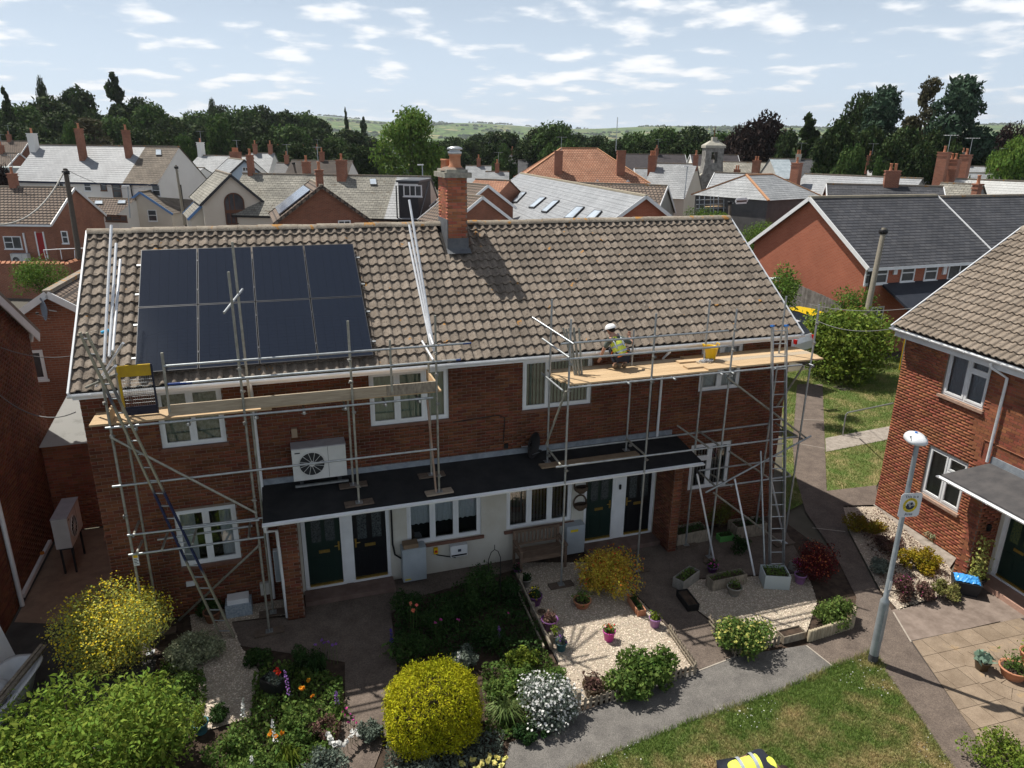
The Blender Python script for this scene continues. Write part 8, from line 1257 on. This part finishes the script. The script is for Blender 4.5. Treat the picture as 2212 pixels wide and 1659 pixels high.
def person(label, J, yaw, pos, top=GREYT, legs=NAVY, vest=True, helmet=True, harness=False, shoes=BOOT, sleeves=True, shorts=False, scale=1.0, vlow=.35, sb=True):
    """J: joint positions in a local frame (x right, y ahead, z up)"""
    t = thing('person', label, 'person'); V_ = lambda k: Vector(J[k])
    P = []; E_ = []; ix = {}
    def add(k, p, r, r2=None): ix[k] = len(P); P.append((*p, r, r2 or r)); return ix[k]
    def con(a, b): E_.append((ix[a], ix[b]))
    for k, r in (('pelvis', .13), ('spine', .125), ('chest', .14), ('neck', .055), ('skull', .085)): add(k, V_(k), r)
    for a, b in (('pelvis', 'spine'), ('spine', 'chest'), ('chest', 'neck'), ('neck', 'skull')): con(a, b)
    for s in 'LR':
        for k, r in (('sh', .065), ('el', .045), ('wr', .032)): add(k+s, V_(k+s), r)
        con('chest', 'sh'+s); con('sh'+s, 'el'+s); con('el'+s, 'wr'+s)
        d = (V_('hand'+s)-V_('wr'+s)).normalized(); add('pa'+s, V_('wr'+s)+d*.06, .038, .02); con('wr'+s, 'pa'+s); sd = d.cross(Vector((0, 1, .3))).normalized()
        for f in range(4): q = V_('wr'+s)+d*.085+sd*(f-1.5)*.02; add(f'f{f}{s}', q, .011); add(f'g{f}{s}', q+d*(.035+.008*(f in (1, 2))), .010); add(f'h{f}{s}', q+d*(.06+.01*(f in (1, 2)))+Vector((0, 0, -.015)), .008); con('pa'+s, f'f{f}{s}'); con(f'f{f}{s}', f'g{f}{s}'); con(f'g{f}{s}', f'h{f}{s}')
        add('t0'+s, V_('wr'+s)+d*.04+sd*.045, .012); add('t1'+s, V_('wr'+s)+d*.085+sd*.065, .010); con('pa'+s, 't0'+s); con('t0'+s, 't1'+s)
        for k, r in (('hip', .09), ('kn', .062), ('an', .042)): add(k+s, V_(k+s), r)
        con('pelvis', 'hip'+s); con('hip'+s, 'kn'+s); con('kn'+s, 'an'+s); add('to'+s, V_('to'+s), .035); con('an'+s, 'to'+s)
    body = skinned('body', P, E_, SKIN, t, ix['pelvis'])
    hd = V_('skull'); hdir = Vector(J.get('face', (0, 1, 0))).normalized(); rt = hdir.cross(Vector((0, 0, 1))).normalized(); upv = rt.cross(hdir)
    HM = Matrix(((rt.x, hdir.x, upv.x, hd.x), (rt.y, hdir.y, upv.y, hd.y), (rt.z, hdir.z, upv.z, hd.z), (0, 0, 0, 1)))
    f = MB(HM); f.ball((0, .01, .03), .1, 16, 10, .8, .95, 1.12); f.ball((0, .105, .02), .018, 8, 6, .8, 1, 1.4); f.ball((.082, 0, .02), .026, 8, 6, .4, .8, 1.2); f.ball((-.082, 0, .02), .026, 8, 6, .4, .8, 1.2); f.obj('head', SKIN, t)
    e = MB(HM); e.ball((.032, .094, .045), .011, 8, 6); e.ball((-.032, .094, .045), .011, 8, 6); e.bar((-.028, .1, -.03), (.028, .1, -.03), .008, .006); e.obj('face_features', HAIR, t)
    hr_ = MB(HM); hr_.ball((0, -.02, .06), .1, 14, 8, .86, .95, 1); hr_.obj('hair', HAIR, t)
    if helmet:
        k = MB(HM); n = 20; pr_ = [(.15 if False else .135, 0), (.132, .03), (.115, .075), (.075, .11), (.001, .125)]; k.lathe((0, -.005, .075), pr_, n, True, False, .95, 1.1); k.add([(.135*math.cos(a)*.98, .02+.135*math.sin(a)*1.05, .075) for a in [R(20+14*i) for i in range(11)]]+[(.15*math.cos(a), .06+.15*math.sin(a)*1.15, .065) for a in [R(20+14*i) for i in range(11)]], [(i, i+1, 12+i, 11+i) for i in range(10)]); k.obj('helmet', mat('white_helmet', (.8, .8, .8), rough=.35), t)
    c = V_('chest'); pe = V_('pelvis'); sp = V_('spine'); nk = V_('neck')
    if top: skinned('shirt', [(*pe, .145, .12), (*sp, .14, .125), (*c, .16, .135), (*(c.lerp(nk, .75)), .07)]+[(*V_(k), r) for k, r in (('shL', .08), ('elL', .058), ('shR', .08), ('elR', .058))], [(0, 1), (1, 2), (2, 3), (2, 4), (4, 5), (2, 6), (6, 7)], top, t)
    if vest:
        a = pe.lerp(sp, vlow); skinned('vest', [(*a, .165, .14), (*sp, .165, .145), (*c, .18, .15), (*(c.lerp(nk, .6)), .11)]+[(*(c.lerp(V_(k), .85)), .088) for k in ('shL', 'shR')], [(0, 1), (1, 2), (2, 3), (2, 4), (2, 5)], HIVIS, t, 1)
        ax = (c-pe).normalized(); xx = (V_('shR')-V_('shL')); xx = (xx-ax*xx.dot(ax)).normalized(); yy = ax.cross(xx)
        def bandat(p, rx, ry, w=.045, m_=BAND):
            n = 26; b = MB(); b.add([p+xx*rx*math.cos(2*math.pi*i/n)+yy*ry*math.sin(2*math.pi*i/n)+ax*s for s in (-w/2, w/2) for i in range(n)], [(i, (i+1) % n, n+(i+1) % n, n+i) for i in range(n)]); return b
        bandat(pe.lerp(sp, .55), .178, .158).obj('reflective_band', BAND, t); bandat(sp.lerp(c, .35), .182, .16).obj('reflective_band', BAND, t)
        for s in ((-1, 1) if sb else ()): b = MB(); b.path([c+xx*.1*s-yy*(-.15)+ax*(-.04), c+xx*.11*s+ax*.15, c+xx*.1*s-yy*.15+ax*(-.04), sp+xx*.1*s-yy*.15], .02, 5); b.obj('shoulder_band', BAND, t)
        if harness:
            for s in (-1, 1): b = MB(); b.path([c+xx*.12*s-yy*(-.165)+ax*.06, sp.lerp(c, .45)-yy*(-.19), pe+xx*-.16*s-yy*(-.1)], .017, 5); b.obj('harness_strap', ORH, t)
            b = MB(); b.path([pe+xx*.17*math.cos(a_)+yy*.15*math.sin(a_) for a_ in [2*math.pi*i/20 for i in range(21)]], .02, 5); b.obj('harness_belt', ORH, t); b = MB(); b.ball(sp.lerp(c, .45)-yy*(-.2), .03, 8, 6); b.obj('harness_ring', BAND, t)
            for s in 'LR': h_, k_ = V_('hip'+s), V_('kn'+s); q = h_.lerp(k_, .35); b = MB(); b.tube(q-(k_-h_).normalized()*.02, q+(k_-h_).normalized()*.02, .105, 14, caps=False); b.obj('leg_strap', ORH, t)
    kk = 'kn' if shorts else 'an'
    pts = [(*pe, .15, .14)]; ed = []
    for s in 'LR':
        o_ = len(pts); pts += [(*V_('hip'+s), .105), (*V_('kn'+s), .078)]+([] if shorts else [(*V_('an'+s).lerp(V_('kn'+s), .12), .06)]); ed += [(0, o_), (o_, o_+1)]+([] if shorts else [(o_+1, o_+2)])
    skinned('trousers', pts, ed, legs, t)
    for s in 'LR': an, to = V_('an'+s), V_('to'+s); skinned('boot', [(*(an+Vector((0, 0, .07))), .058), (*(an+Vector((0, -.015, -.03))), .058, .05), (*to, .05, .042)], [(0, 1), (1, 2)], shoes, t)
    t.location = pos; t.rotation_euler = (0, 0, yaw); t.scale = (scale,)*3; return t
wp = G(1338, 797, ZP); person('crouching worker in a hi-vis vest, orange harness and white helmet on the scaffold boards', dict(pelvis=(.02, -.06, .36), spine=(-.03, .02, .52), chest=(-.09, .1, .69), neck=(-.16, .17, .82), skull=(-.19, .21, .9), face=(-.45, .8, -.35), shL=(-.26, .1, .72), elL=(-.37, .14, .5), wrL=(-.43, .22, .27), handL=(-.46, .26, .12), shR=(.08, .08, .73), elR=(.31, .06, .62), wrR=(.3, .24, .74), handR=(.31, .28, .9), hipL=(-.08, -.03, .34), hipR=(.12, -.04, .34), knL=(-.15, .3, .46), knR=(.27, .24, .46), anL=(-.1, .0, .09), anR=(.13, .0, .09), toL=(-.11, .17, .045), toR=(.15, .17, .045)), R(-6), (wp.x, wp.y, ZP), harness=True, scale=.95)
bp_ = G(1612, 1640, 1.0); person('person in a hi-vis vest bending over on the lawn at the bottom edge', dict(pelvis=(0, -.32, .9), spine=(0, -.1, .97), chest=(0, .16, .98), neck=(0, .34, .86), skull=(0, .4, .74), face=(0, .3, -.95), shL=(-.19, .2, .95), elL=(-.24, .25, .68), wrL=(-.18, .32, .45), handL=(-.16, .34, .3), shR=(.19, .2, .95), elR=(.24, .25, .68), wrR=(.18, .32, .45), handR=(.16, .34, .3), hipL=(-.1, -.32, .86), hipR=(.1, -.32, .86), knL=(-.13, -.2, .46), knR=(.13, -.2, .46), anL=(-.13, -.28, .08), anR=(.13, -.28, .08), toL=(-.14, -.1, .04), toR=(.14, -.1, .04)), R(-97), (bp_.x-.02, bp_.y-.22, 0), top=NAVY, helmet=False, scale=1.12, vlow=-.2, sb=False)
stand = dict(pelvis=(0, 0, .95), spine=(0, 0, 1.12), chest=(0, .02, 1.32), neck=(0, .02, 1.5), skull=(0, .04, 1.62), shL=(-.19, .0, 1.4), elL=(-.25, .0, 1.12), wrL=(-.24, .12, .9), handL=(-.23, .18, .76), shR=(.19, .0, 1.4), elR=(.25, .0, 1.12), wrR=(.24, .12, .9), handR=(.23, .18, .76), hipL=(-.1, 0, .9), hipR=(.1, 0, .9), knL=(-.11, .03, .5), knR=(.11, .03, .5), anL=(-.11, 0, .08), anR=(.11, 0, .08), toL=(-.13, .17, .04), toR=(.13, .17, .04))
person('person in a blue shirt and dark shorts half hidden behind the house corner', stand, R(60), (-.36, 3.1, -.02), top=mat('blue_shirt', (.05, .16, .5), rough=.85), vest=False, helmet=False, shorts=True)
# ============================================================ summer haze over the whole valley
hz = MB(); hz.box(-7600, 11000, -700, 11500, -60, 330); ho_ = hz.obj('haze', None); ho_.data.materials.clear(); hm = bpy.data.materials.new('haze'); hm.use_nodes = True; ht = hm.node_tree; ht.nodes.clear(); ho2 = nd(ht, 'ShaderNodeOutputMaterial'); pv = nd(ht, 'ShaderNodeVolumePrincipled'); pv.inputs['Color'].default_value = (.86, .92, 1, 1); pv.inputs['Density'].default_value = .9e-4; pv.inputs['Anisotropy'].default_value = .3; ht.links.new(pv.outputs[0], ho2.inputs['Volume']); ho_.data.materials.append(hm); ho_['kind'] = 'stuff'; tag(ho_, 'thin summer haze over the valley', 'haze')
